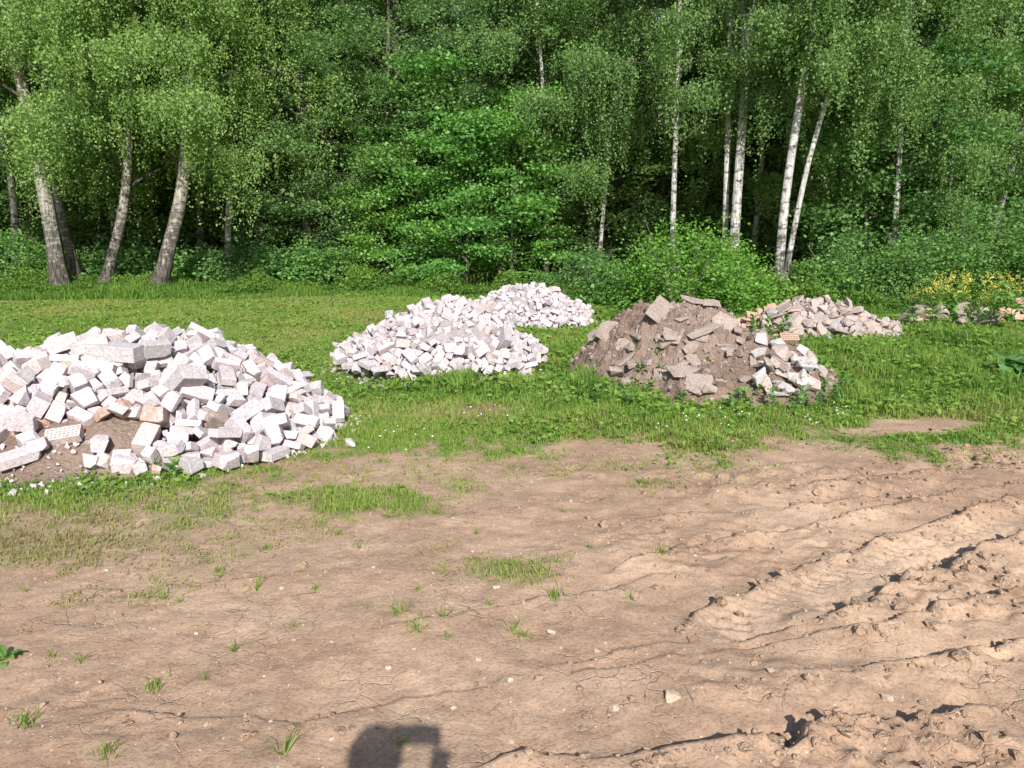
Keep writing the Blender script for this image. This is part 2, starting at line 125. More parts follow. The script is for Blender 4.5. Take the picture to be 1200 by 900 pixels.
 'middle': "-529,8070,21,69,-3,72,2,15,17,62;-424,8021,32,73,-49,-37,-29,13,14,78;-331,8559,333,85,16,30,-40,3,83,81;477,8747,47,33,-33,-62,62,19,18,81;-880,9332,724,62,-10,77,8,10,20,77;-974,8281,239,17,-30,88,32,25,171,86;-1852,8788,142,12,-50,23,-83,7,2,84;572,8949,33,16,0,0,-99,2,6,85;-579,8564,419,65,23,-72,3,24,22,73;-1481,9671,539,19,-54,-64,52,9,9,76;-910,7957,38,82,46,13,31,20,34,81;-443,9075,585,33,36,84,-23,14,43,76;-189,8213,64,26,55,-72,-34,23,49,81;-841,9043,655,80,11,-5,59,25,9,65;-129,8467,165,86,-6,-38,-33,7,12,70;-1449,8355,121,89,38,-24,9,0,2,74;-266,9064,523,67,-71,17,-10,13,38,71;326,9475,183,42,6,-90,-10,23,2,69;-1122,7979,43,18,-83,47,23,6,31,63;-1725,8547,88,3,59,-72,-36,19,1,84;-1354,8368,241,82,43,-7,-37,10,138,86;385,8982,160,46,-31,-83,11,11,42,84;-236,8365,234,12,79,-48,-36,0,100,62;-1226,8414,413,19,-7,2,-98,8,179,63;-1116,8290,238,21,22,36,88,12,17,69;-834,8470,398,89,30,15,-32,16,34,63;-1076,8081,108,34,41,24,81,0,55,82;-1598,8984,418,1,6,-86,51,5,30,78;-1329,8481,273,2,14,-14,-98,21,1,63;-1793,8648,144,3,-3,-29,96,2,13,84;-998,8799,585,96,22,-5,-17,11,131,70;-82,8730,276,54,70,3,-46,13,5,65;-1000,9500,721,61,5,-6,-79,10,1,79;255,8507,34,0,-91,-41,0,6,18,83;-1356,9234,575,10,-63,41,-65,16,2,73;-947,8046,39,98,9,3,19,23,9,69;-309,9227,581,5,85,-47,-22,23,45,63;-583,8162,98,46,-3,62,64,19,10,77;-7,9225,386,75,14,-64,-2,20,10,79;-355,8150,32,10,60,74,29,24,3,83;-831,9134,698,39,85,-34,-10,7,17,62;-1037,9065,643,16,68,30,-64,21,3,76;-725,8096,44,27,40,-84,-23,20,2,82;361,8696,36,37,16,-80,-44,4,18,79;-1888,9128,236,59,55,50,31,7,13,64;-1583,9093,426,9,-95,-5,-29,1,25,77;-473,8112,34,0,-98,20,0,21,5,85;-1495,8141,47,16,8,-87,46,5,5,84;-755,9486,723,43,59,-39,56,7,12,84;-213,8113,17,33,68,5,-65,22,1,84;-765,9323,699,49,-65,3,-58,13,1,84;-1193,8111,114,68,52,49,-19,7,104,78;-377,7937,36,41,0,0,91,16,79,76;-571,8965,603,9,-88,44,18,2,44,66;-124,8842,369,53,49,-19,-66,13,73,83;46,8598,145,10,-52,-3,85,11,14,73;-1129,9023,612,1,-78,-59,-18,1,2,72;-1213,9371,635,10,-79,60,-11,3,4,67;156,8843,140,1,-83,36,42,13,1,83;-1055,9194,661,48,44,45,62,13,4,62;36,8687,154,40,-17,58,69,15,1,76;-942,8645,502,23,12,23,-94,19,76,82;-1446,8058,50,61,-18,77,6,6,29,68;-1239,9521,639,5,-90,40,-17,6,9,81;-1649,9196,448,47,-17,-68,54,12,71,75;-576,9377,672,11,13,-99,-3,6,1,66;-1472,9095,528,94,2,12,-32,6,52,64;130,8552,42,68,-68,20,-20,4,2,77;740,9633,44,14,-14,-69,69,12,13,76;-896,8131,126,30,-21,85,38,13,11,81;309,8788,43,17,-5,25,-95,0,3,71;-732,8936,649,17,-96,7,20,2,180,79;160,8971,203,44,16,74,49,16,3,73;-461,9293,638,85,12,9,51,1,4,65;-1605,8121,33,13,0,0,-99,21,2,84;-209,9225,512,30,36,61,-64,20,17,64;396,9181,96,4,64,-43,-63,5,1,85;-1662,8431,82,77,-54,-22,25,23,3,75;-238,7965,39,45,0,0,-89,23,120,83;213,8486,106,0,58,-81,0,6,64,68;-701,7972,140,70,58,-41,-2,10,205,84;172,9356,275,62,-48,-47,41,25,40,82;-888,9430,743,4,-98,-5,16,11,24,76;-113,8653,267,85,-37,-13,36,6,30,69;-493,9161,635,70,-59,-9,-40,13,46,81;-1543,8410,140,26,-26,26,-89,12,33,65;67,9705,341,26,77,-53,-24,17,27,73;518,8619,47,0,-51,86,0,4,10,85;-74,8950,356,33,29,90,4,24,12,85;-376,8406,231,50,1,36,-79,4,15,63;-1127,9298,715,16,-51,81,24,2,47,83;-649,8590,438,59,-37,-46,-55,14,13,74;-1633,8468,169,0,-31,95,10,0,23,72;-444,8411,262,1,-40,86,32,24,2,66;-1263,8500,361,52,-64,-12,55,4,13,69;-1653,8679,249,62,-18,-56,52,11,27,67;-249,8309,122,56,30,77,9,23,37,82;410,8585,34,0,76,65,0,23,17,64;-835,8700,524,6,-56,82,3,22,27,76;-247,9157,518,32,-50,56,58,14,1,63;-1803,8309,39,22,0,0,-98,23,3,83;-1336,8087,32,18,-58,12,79,16,1,83;-753,8020,29,3,30,-95,-8,13,7,65;-1060,8622,462,76,10,60,23,15,59,80;-1351,8701,402,21,25,18,-93,19,23,67;-345,9320,613,68,10,-73,5,15,20,83;-1662,8201,77,24,72,43,-49,7,39,85;-298,9452,596,65,-14,13,-73,7,30,82;-750,8700,531,42,15,-19,88,20,58,83;-1660,8744,311,20,-62,-45,61,12,44,67;-843,7893,27,19,-70,20,66,15,50,85;-506,8865,561,88,12,24,-40,23,85,71;-1505,8526,221,81,37,-8,-45,7,47,75;-1417,7913,36,72,0,0,-69,7,106,78;-326,8294,141,40,-58,3,-71,13,11,64;-86,8519,163,2,-46,88,-5,20,6,64;-873,8006,34,61,0,0,79,14,10,76;60,8302,51,21,87,43,10,0,36,79;-242,9263,539,28,85,-38,25,20,16,76;-496,8746,496,41,-47,55,55,20,42,81;-1285,8405,312,53,-24,81,6,23,104,86;-504,8125,110,35,-64,-22,64,20,1,79;-571,9191,655,43,-66,12,-60,13,29,71;-1943,8912,152,5,93,-23,-30,4,1,81;-1930,9388,289,57,13,33,-74,4,37,85;-1928,8364,88,88,39,-7,25,0,69,80;-1841,9709,299,43,-9,-11,-89,4,1,84;20,9418,377,2,-60,-8,80,14,4,69;-1589,8900,365,2,-29,-17,94,0,35,85;-1583,8270,89,46,27,26,-81,11,1,71;-842,7979,23,6,-83,55,8,20,4,67;-1650,8295,101,16,-17,-90,37,15,19,78;514,9598,126,6,-17,31,-93,12,3,80;-1450,9387,576,5,77,-63,0,6,13,79;-1987,8471,115,62,-22,40,64,0,93,84;-1120,8403,301,90,34,-4,-27,0,38,75;-895,8812,613,61,41,19,65,23,60,78;-2285,9279,92,19,-10,-49,84,19,3,69;-373,9129,589,17,49,61,60,13,42,76;367,9723,152,86,-1,-31,41,11,17,74;-132,9550,482,72,-39,-52,-25,24,1,77;-571,7971,84,24,82,-49,18,1,127,78;-1584,8622,301,0,41,55,73,12,87,69;-553,8524,371,37,27,88,10,14,28,73;-685,8318,298,12,-72,-68,4,0,64,64;46,9139,367,76,-7,-11,64,19,57,80;-1288,8009,64,35,12,-92,11,19,5,68;424,8872,35,41,41,58,58,5,6,70;-194,8436,198,89,-7,33,31,19,11,64;130,9004,267,41,-11,-25,-87,3,64,78;-1959,9008,195,87,-18,-43,-16,14,2,85;-62,9724,435,21,-52,-80,23,23,1,66;553,8809,43,0,55,84,0,7,18,83;449,10071,104,23,57,64,-47,10,4,72;79,8447,44,10,-20,-88,42,3,9,64;-269,8196,115,33,-28,-79,-43,19,40,83;-1221,7994,32,4,-59,2,80,16,10,82;-1536,8052,27,49,-63,-56,-22,16,3,68;-1423,8484,345,40,88,7,25,2,187,77;-672,9376,737,7,-44,-79,43,12,54,77;-392,8444,296,0,89,-46,8,23,4,68;-97,9291,463,78,43,-43,17,15,15,71;-557,8902,626,60,1,77,23,15,35,63;812,8857,31,39,39,-59,-59,13,66,74;-2286,8830,47,63,-63,-33,33,8,101,71;-869,8367,311,8,-23,-91,-33,20,44,81;-1332,9415,624,25,-2,3,-97,13,39,79;-2087,9345,225,44,69,-58,-1,9,40,69;-1458,8787,381,27,78,38,-41,20,5,75;-1270,9321,605,78,45,43,-7,22,2,80;-938,8371,355,52,-23,1,-82,7,99,76;-5,9649,428,38,76,49,-21,19,10,75;-1141,8746,513,19,50,-51,-67,13,70,75;-300,8351,197,90,8,37,23,4,60,74;58,8840,253,67,-14,-46,56,11,111,85;228,9127,188,91,6,39,-10,9,8,63;-1786,8942,288,4,-80,51,-31,25,37,82;309,8614,33,24,65,49,53,4,20,72;-834,8086,60,93,35,-4,12,23,5,72;-1355,9162,598,56,-65,36,37,23,23,66;-1369,8249,169,16,-71,-42,-55,6,45,75;-2153,8773,52,75,5,-6,66,1,29,85;-1889,9813,316,26,84,-44,19,1,32,85;-435,8226,154,44,-80,6,42,6,19,73;-297,10136,498,43,1,0,-90,1,1,84;-290,8022,101,8,-60,68,-41,0,128,85;-1025,8341,299,14,-64,44,-61,5,47,71;297,8321,29,0,93,36,0,13,101,78;121,8467,94,38,50,-75,22,7,27,65;-614,8221,219,46,-4,69,-56,8,186,69;-1309,8083,123,26,-49,-79,26,5,23,66;-1820,8508,146,8,21,97,10,2,70,85;-1755,9150,317,27,79,25,49,21,14,78;-661,9124,710,30,12,-93,20,5,38,67;-998,8429,363,30,-39,82,-29,13,49,78;-1402,8882,459,81,20,54,6,15,52,75;195,8605,133,12,-3,99,-5,2,70,79;-1730,9201,350,2,85,-12,51,21,18,69;-618,8349,254,34,35,87,8,14,6,74;-1669,8577,171,17,41,-81,-39,7,3,68;-1222,8191,120,3,-33,9,-94,5,16,82;-1251,8310,190,41,71,11,56,7,47,63;-1188,9603,693,11,-85,39,-32,6,11,83;-835,8035,126,89,17,-9,42,25,139,85;-272,9328,562,54,-36,-75,-9,20,5,72;-417,9263,680,18,55,-74,-34,2,79,75;-1407,9010,536,26,-68,68,-6,12,48,64;-852,8922,615,43,-86,-12,-25,5,28,64;-699,8152,130,27,-30,88,23,10,5,63;-1569,8151,107,36,-82,-41,18,3,78,65;-1349,8157,97,56,81,12,16,21,2,74;-1373,8007,90,71,30,62,15,7,87,76;-398,9526,628,17,-23,0,-96,19,1,79;-2353,9918,63,66,53,40,36,9,7,81;-1867,8169,107,38,-29,-64,-59,9,155,77;-1581,9398,503,70,-41,2,58,17,15,66;-1611,8563,214,83,12,41,-36,15,50,84;-1567,9164,499,16,28,-91,-27,13,44,78;-1224,8370,253,98,-20,3,1,24,17,83;-2048,9683,232,20,-89,-30,29,6,31,84;-184,9301,561,41,9,-91,5,2,96,72;-1459,9180,558,88,-30,-12,-36,25,51,73;11,8705,234,73,67,1,-15,13,48,85;-128,7938,39,35,0,0,94,6,103,69;448,8824,129,25,-23,74,-58,8,182,73;-1003,7845,19,51,-52,43,53,20,2,79;-567,7917,28,0,-65,76,0,13,56,74;-1238,7637,26,51,49,54,-46,15,81,83;-934,8223,185,40,-71,-32,49,24,10,71;-978,9157,719,92,-30,6,25,25,87,83;-1974,8662,194,54,71,36,25,25,65,84;-88,8295,49,50,59,19,-60,4,2,85;-918,9636,731,42,52,-41,62,11,1,63;-1158,8199,186,13,-64,-69,31,6,86,84;203,8618,46,18,68,-18,68,23,2,85;-49,8860,332,50,1,-84,-22,14,35,82;-585,9230,716,56,46,-2,-69,13,16,65;-603,8824,560,15,-55,-18,80,21,41,77;-1819,9235,310,23,19,88,37,6,42,84;-395,8314,208,81,19,-48,-28,6,19,68;-2427,9387,54,61,-8,78,-2,6,10,75;-434,7837,48,43,-43,-56,56,2,131,82;-4,8437,178,3,18,-53,-83,11,14,64;214,8391,41,71,71,-2,-2,5,43,83;11,8955,326,25,55,20,-77,15,8,67;-489,8181,101,28,-58,72,23,7,2,63;-975,8101,81,56,-26,-58,-53,19,1,71;-513,8242,161,87,11,-26,-41,21,12,84;-1196,9215,639,10,-82,-37,-43,15,6,63;-1379,8922,517,28,-47,33,77,16,40,72;-364,9737,625,43,-3,-90,8,2,3,65;-1974,9724,292,84,-12,25,-46,1,44,83;-678,7930,29,0,95,-31,0,6,12,69;-975,9012,646,61,79,-10,1,5,31,63;-96,9634,463,3,73,4,-68,20,9,77;-1768,9368,361,59,-74,32,-6,19,25,81;750,9449,31,0,73,-68,0,1,41,84;-1052,7754,35,22,0,0,-98,7,134,75;-2042,9240,159,37,33,85,19,6,1,68;-1967,9425,250,62,5,-47,62,21,1,68;-964,8882,622,53,77,-25,-25,16,22,71;-1841,9441,320,49,61,57,-25,4,13,67;-468,9540,700,11,37,-26,89,6,55,81;339,10298,149,30,0,0,95,8,13,71;33,9034,322,33,-83,-24,-37,20,6,75;-2280,10238,84,87,-41,-20,17,9,9,79;-59,8098,25,48,-21,-69,-50,22,13,83;-1271,8709,457,3,-1,-95,31,13,93,79;-514,9035,630,1,-17,95,26,4,52,69;-209,8864,415,66,-52,-47,-29,20,27,78;-458,8347,252,54,8,42,72,19,65,80;-802,8301,267,75,30,-19,55,3,150,80;566,9803,140,47,-47,18,-72,12,15,69;-2200,8589,48,44,0,0,90,11,132,74;-1737,7905,24,8,53,-77,36,5,106,83;-1797,9076,290,39,10,-59,-70,5,26,77;-514,8701,472,33,-4,26,-91,24,17,63;-1968,9561,301,53,77,26,-23,23,17,65;-882,8723,569,19,-59,-18,76,23,78,75;-655,9038,656,9,-13,-93,34,16,45,79;-688,9624,767,52,-77,30,21,10,28,83;170,8286,30,35,0,0,-94,5,22,78;135,9463,302,4,23,-1,-97,16,6,73;-976,9115,682,6,-4,30,95,1,43,65;-1486,9262,612,66,43,26,-56,11,105,86;256,9531,265,2,-2,-46,89,1,20,65;-844,9304,793,66,-2,75,-9,20,11,63;-1538,8597,251,30,77,-14,-54,20,3,65;-414,8093,71,16,-90,-16,37,6,10,75;-949,7783,25,98,0,0,-19,5,71,64;-1306,7920,58,73,-35,37,46,23,57,76;613,8972,108,67,-67,-23,23,12,127,77;-326,8125,126,44,4,-68,58,6,39,69;-879,9012,718,45,-50,73,-13,2,141,85;-791,8130,187,86,23,-25,-39,9,156,68;-633,8519,409,21,-74,21,-60,23,44,62;-809,8418,343,23,61,62,-44,20,36,84;-2152,9012,177,17,-53,79,-25,9,20,80;184,9843,227,79,-48,-29,-25,23,1,79;-535,8416,299,60,1,66,46,15,18,85;286,9112,244,16,70,-60,-36,2,103,84;-1361,9499,604,19,-26,94,-7,19,2,84;-1950,8819,187,9,-64,-76,10,21,1,67;-1846,8957,206,6,14,89,42,6,2,64;-1727,8069,104,62,-67,21,35,8,247,78;-517,8585,411,38,62,15,67,21,38,75;-236,8390,157,2,-55,74,39,4,9,63;-1423,8142,169,19,-8,1,98,2,144,82;-1145,8199,95,64,-23,41,61,24,2,84;-1224,7804,58,66,25,-66,25,10,146,74;-154,8278,139,65,-7,37,66,10,75,64;-1113,8858,607,89,-21,-29,27,11,146,80;-259,9857,530,35,0,-71,-61,0,1,66;-1104,7412,27,10,-72,11,68,15,74,84;363,8589,70,69,-44,46,34,22,21,78;-1516,8740,399,65,-66,36,-11,23,70,81;-557,9086,651,63,-4,63,-46,15,16,62;-747,9794,785,27,25,69,62,12,3,73;-1329,8500,311,26,-46,-75,-40,14,24,72;406,9327,170,64,30,28,65,1,25,74;-418,8646,421,59,-74,-26,-18,16,49,67;-2105,9592,170,19,63,-73,-19,18,13,85;-1185,8368,235,27,-73,-26,58,20,1,63;125,9389,358,14,-88,43,-16,25,56,68;-721,7816,69,24,75,27,56,23,108,78;-909,8447,433,17,55,79,24,0,103,75;-2487,8870,31,79,-14,58,17,16,63,80;7,8112,44,40,-85,31,17,16,101,83;-804,9442,820,7,-19,97,14,6,95,76;-1463,8643,346,60,0,-66,45,23,41,77;-90,9034,408,87,23,22,38,25,26,63;622,8608,47,100,0,0,1,12,133,73;643,9104,95,85,-14,-40,-30,3,35,77;-504,8293,209,92,-37,9,10,4,44,75;-1861,8051,41,0,76,-65,0,18,180,81;-1043,8240,188,31,82,-25,-42,5,13,65;119,8680,115,42,59,-39,-57,21,3,79;253,9779,267,13,-85,-19,48,6,25,68;638,9779,79,85,-35,-15,37,10,3,80;-1071,8449,399,40,31,-29,-81,23,99,77;-1437,8441,233,31,-24,74,-55,19,40,83;-1625,8311,195,9,-34,-93,-7,0,170,80;-1275,8203,164,88,-13,-44,13,19,12,67;-1249,8876,591,93,15,10,-31,11,175,85;-1439,8051,132,89,41,8,16,21,37,76;-1289,7729,34,87,0,0,50,4,82,81;105,9092,303,44,-14,-6,-88,7,41,72;-999,9367,727,0,-78,55,30,13,2,82;288,8807,156,47,-36,81,3,11,60,74;-537,9278,698,59,-32,72,18,19,33,82;656,8727,53,27,-67,-43,54,11,39,72;-941,8051,188,18,80,-48,-31,7,149,84;-1986,9488,252,49,19,60,61,21,2,84;465,8822,206,45,19,-85,19,16,81,85;-794,9206,706,78,-50,13,-35,13,17,67;-1079,7928,72,71,70,0,1,21,42,80;-145,8379,117,3,65,41,64,12,2,68;-299,8441,222,31,-12,-7,-94,21,7,76;-1572,8767,319,10,57,74,33,7,5,65;-136,8893,426,25,92,6,-29,6,81,70;-583,7627,36,25,0,0,-97,17,159,69;717,9055,36,47,0,0,88,7,39,77;498,10161,108,8,95,15,-25,25,2,75;-2298,8819,145,42,-52,22,71,13,91,81;-798,9362,755,25,10,43,-86,20,16,73;-1645,8843,371,32,-34,-61,-64,20,34,83;-724,9050,663,70,65,-19,-23,5,11,64;-52,8529,250,86,45,-8,-22,10,129,75;-326,8750,419,69,-8,-68,-23,20,27,65;-731,8486,401,11,-53,59,-60,13,46,78;-219,8651,355,49,70,-48,21,12,133,72;-2071,8790,195,23,-18,53,79,8,144,83;-741,7881,29,24,0,0,97,5,47,75;-338,8953,549,47,-10,23,-85,11,120,81;-676,8350,362,52,-82,-21,11,25,153,79;234,8741,196,65,35,-3,-68,23,17,78;-80,8133,111,18,-15,-56,79,12,142,77;-1723,8793,248,76,-8,29,-58,1,35,76;365,8876,163,49,78,39,11,4,30,69;-426,8148,182,79,49,37,-1,23,99,70;-647,7799,50,72,-34,45,41,13,40,72;-463,8700,453,31,-2,-94,-12,22,19,74;-65,8335,139,47,-3,30,83,23,22,64;786,9780,34,0,-98,21,0,7,19,65;-1750,8358,139,57,-49,64,14,23,66,78;564,9084,132,12,41,27,86,23,20,71;16,8894,311,2,79,49,37,20,28,85;-522,8048,84,71,-55,-41,16,19,16,68;571,9311,173,31,95,8,1,8,195,86;-1528,8564,355,6,53,53,66,16,58,85;107,9337,300,88,11,-45,-9,24,8,69;-1717,8837,339,1,77,-51,39,5,20,63;-2020,9571,220,21,-91,-14,33,10,7,68;-1237,9419,700,22,7,29,-93,23,51,73;-983,7920,109,5,-65,-34,-67,11,209,83;-396,9434,636,12,-21,35,-90,4,3,62;-2291,9610,102,65,-25,35,-63,6,1,84;-318,9138,547,0,-48,16,86,22,2,64;135,9914,262,25,-95,-15,15,6,3,84;-744,9238,734,60,-42,3,-68,23,47,68;-1030,8043,168,25,-68,-59,36,25,61,85;-2358,9211,40,68,-68,-18,18,6,10,73;215,8313,73,66,15,67,-31,19,53,65;-911,7899,19,5,-90,38,-17,22,6,66;-550,8158,168,50,28,76,-33,16,42,75;-99,8165,32,91,0,0,40,20,1,83;-541,9511,746,62,32,-10,-71,2,70,79;-342,8393,324,7,43,-74,-51,3,181,77;-601,8091,80,31,-34,2,89,23,6,67;-1609,8018,38,0,37,93,0,16,24,74;370,8414,32,89,0,0,46,7,56,68;-1154,9154,715,74,24,10,-62,11,71,67;-2496,9519,36,0,-100,3,0,15,2,72;-1836,8731,253,5,-22,-95,-20,23,89,85;37,8308,187,31,-14,53,-78,10,165,78;-1926,8157,28,0,69,73,0,6,8,65;-323,9491,699,90,-2,16,40,9,142,70;481,8410,75,63,48,-52,-31,1,96,72;-1749,8546,236,2,-80,57,-20,17,121,66;-1487,8542,333,3,73,-48,-48,5,12,64;-1306,8222,215,10,-79,18,57,15,37,71;479,9928,132,59,-80,12,0,12,42,83;-1775,8179,112,38,66,64,2,13,5,81;-1724,8291,88,22,55,-77,25,5,4,81;-159,8545,250,19,6,-19,96,23,89,80;-1118,8248,290,36,-81,45,7,3,232,84;298,8744,90,49,84,17,11,5,36,64;-1781,8578,162,52,-44,-21,-70,15,7,65;-1150,9688,720,70,-21,-47,50,16,1,81;-1721,9322,449,82,-31,44,-19,10,55,69;122,9555,315,49,-80,33,-11,16,1,63;445,8665,44,72,-34,45,41,13,10,62;-1271,8775,507,32,94,-15,1,7,68,67;138,8741,177,88,-23,-14,-39,16,40,81;-472,8016,147,85,-21,29,-39,0,150,83;-1927,8559,196,47,9,1,-88,2,93,76;-754,9042,693,68,21,69,15,14,17,69;-1528,7925,89,29,69,56,35,12,148,79;200,9660,255,36,-49,36,71,16,1,81;943,9770,43,70,-70,-9,9,11,109,72;-1543,7760,44,19,-68,-19,-68,7,101,64;-2673,9622,31,57,0,0,-82,19,67,84;-117,8066,50,93,27,-7,-25,25,57,71;-733,8187,238,70,-33,29,-57,4,56,78;-632,9459,791,21,-29,93,0,12,83,73;-1026,9237,774,97,14,-11,19,12,97,84;-670,8820,558,5,-61,-27,74,20,30,67;-280,8907,490,67,51,-51,15,23,85,70;204,8601,229,49,60,47,-42,10,160,85;-1261,8034,142,40,-38,-83,-1,1,128,63;-1932,8894,281,77,13,-4,-62,8,96,74;-2450,9257,41,65,-65,28,-28,10,27,69;-809,7926,71,12,85,-4,51,20,26,71;-1533,8981,468,52,2,-85,5,5,55,77;-2129,10209,168,34,-28,-11,-89,8,12,81;-620,9183,734,41,-6,-72,-56,19,35,64;-1431,8705,376,25,52,-29,-77,20,13,71;-1941,9220,238,3,94,18,-28,6,11,75;-1900,9035,232,29,-18,-85,-41,20,4,76;-2234,8954,90,11,88,-34,31,5,29,75;-1840,8297,110,3,22,-91,-35,21,5,86;108,8168,45,64,64,-29,-29,10,118,63;-41,9143,456,24,80,3,-55,11,116,71;-847,9642,785,84,9,35,41,23,5,74;-464,8585,388,16,31,-92,-16,22,30,80;-137,8330,208,63,29,22,-69,4,84,84;-2079,8649,99,69,12,-39,60,3,59,76;-1051,7885,33,4,-38,92,-3,24,6,85;-2122,9953,178,71,31,9,-63,25,2,80;-18,9576,478,66,-7,-21,71,2,49,70;-1048,8896,659,29,-32,-12,-89,7,76,68;389,9517,147,64,-55,-38,-37,13,21,82;-1210,9124,631,26,-75,-61,4,20,15,79;-2373,8922,52,17,17,69,69,10,45,73;-586,8217,146,89,34,20,-23,22,2,77;-423,8498,340,40,87,26,15,23,54,63;-2131,8886,230,28,-93,-3,23,4,45,78;-1430,8148,113,11,-30,34,89,5,7,71;-1017,8941,609,3,8,-100,-2,22,1,85;-2381,9501,40,86,0,0,-50,7,9,86;181,9749,241,74,-59,-31,-12,23,2,72;-363,8063,123,24,-3,68,69,4,57,70;507,8303,33,56,-75,10,-35,13,93,79;-1259,9099,600,15,-15,-89,40,16,28,80;251,9270,286,45,64,61,-16,7,67,85;101,8524,126,36,75,54,14,20,6,80;-1123,8483,359,2,-36,-31,88,20,1,66;-555,8263,352,52,-55,-39,52,8,174,82;-355,8211,211,35,43,-45,70,4,49,65;-1131,7863,31,30,0,0,95,23,27,63;47,8245,124,8,-48,85,-19,1,101,78;348,10161,156,35,29,70,55,7,17,78;-2071,9004,206,55,44,12,70,25,6,85",
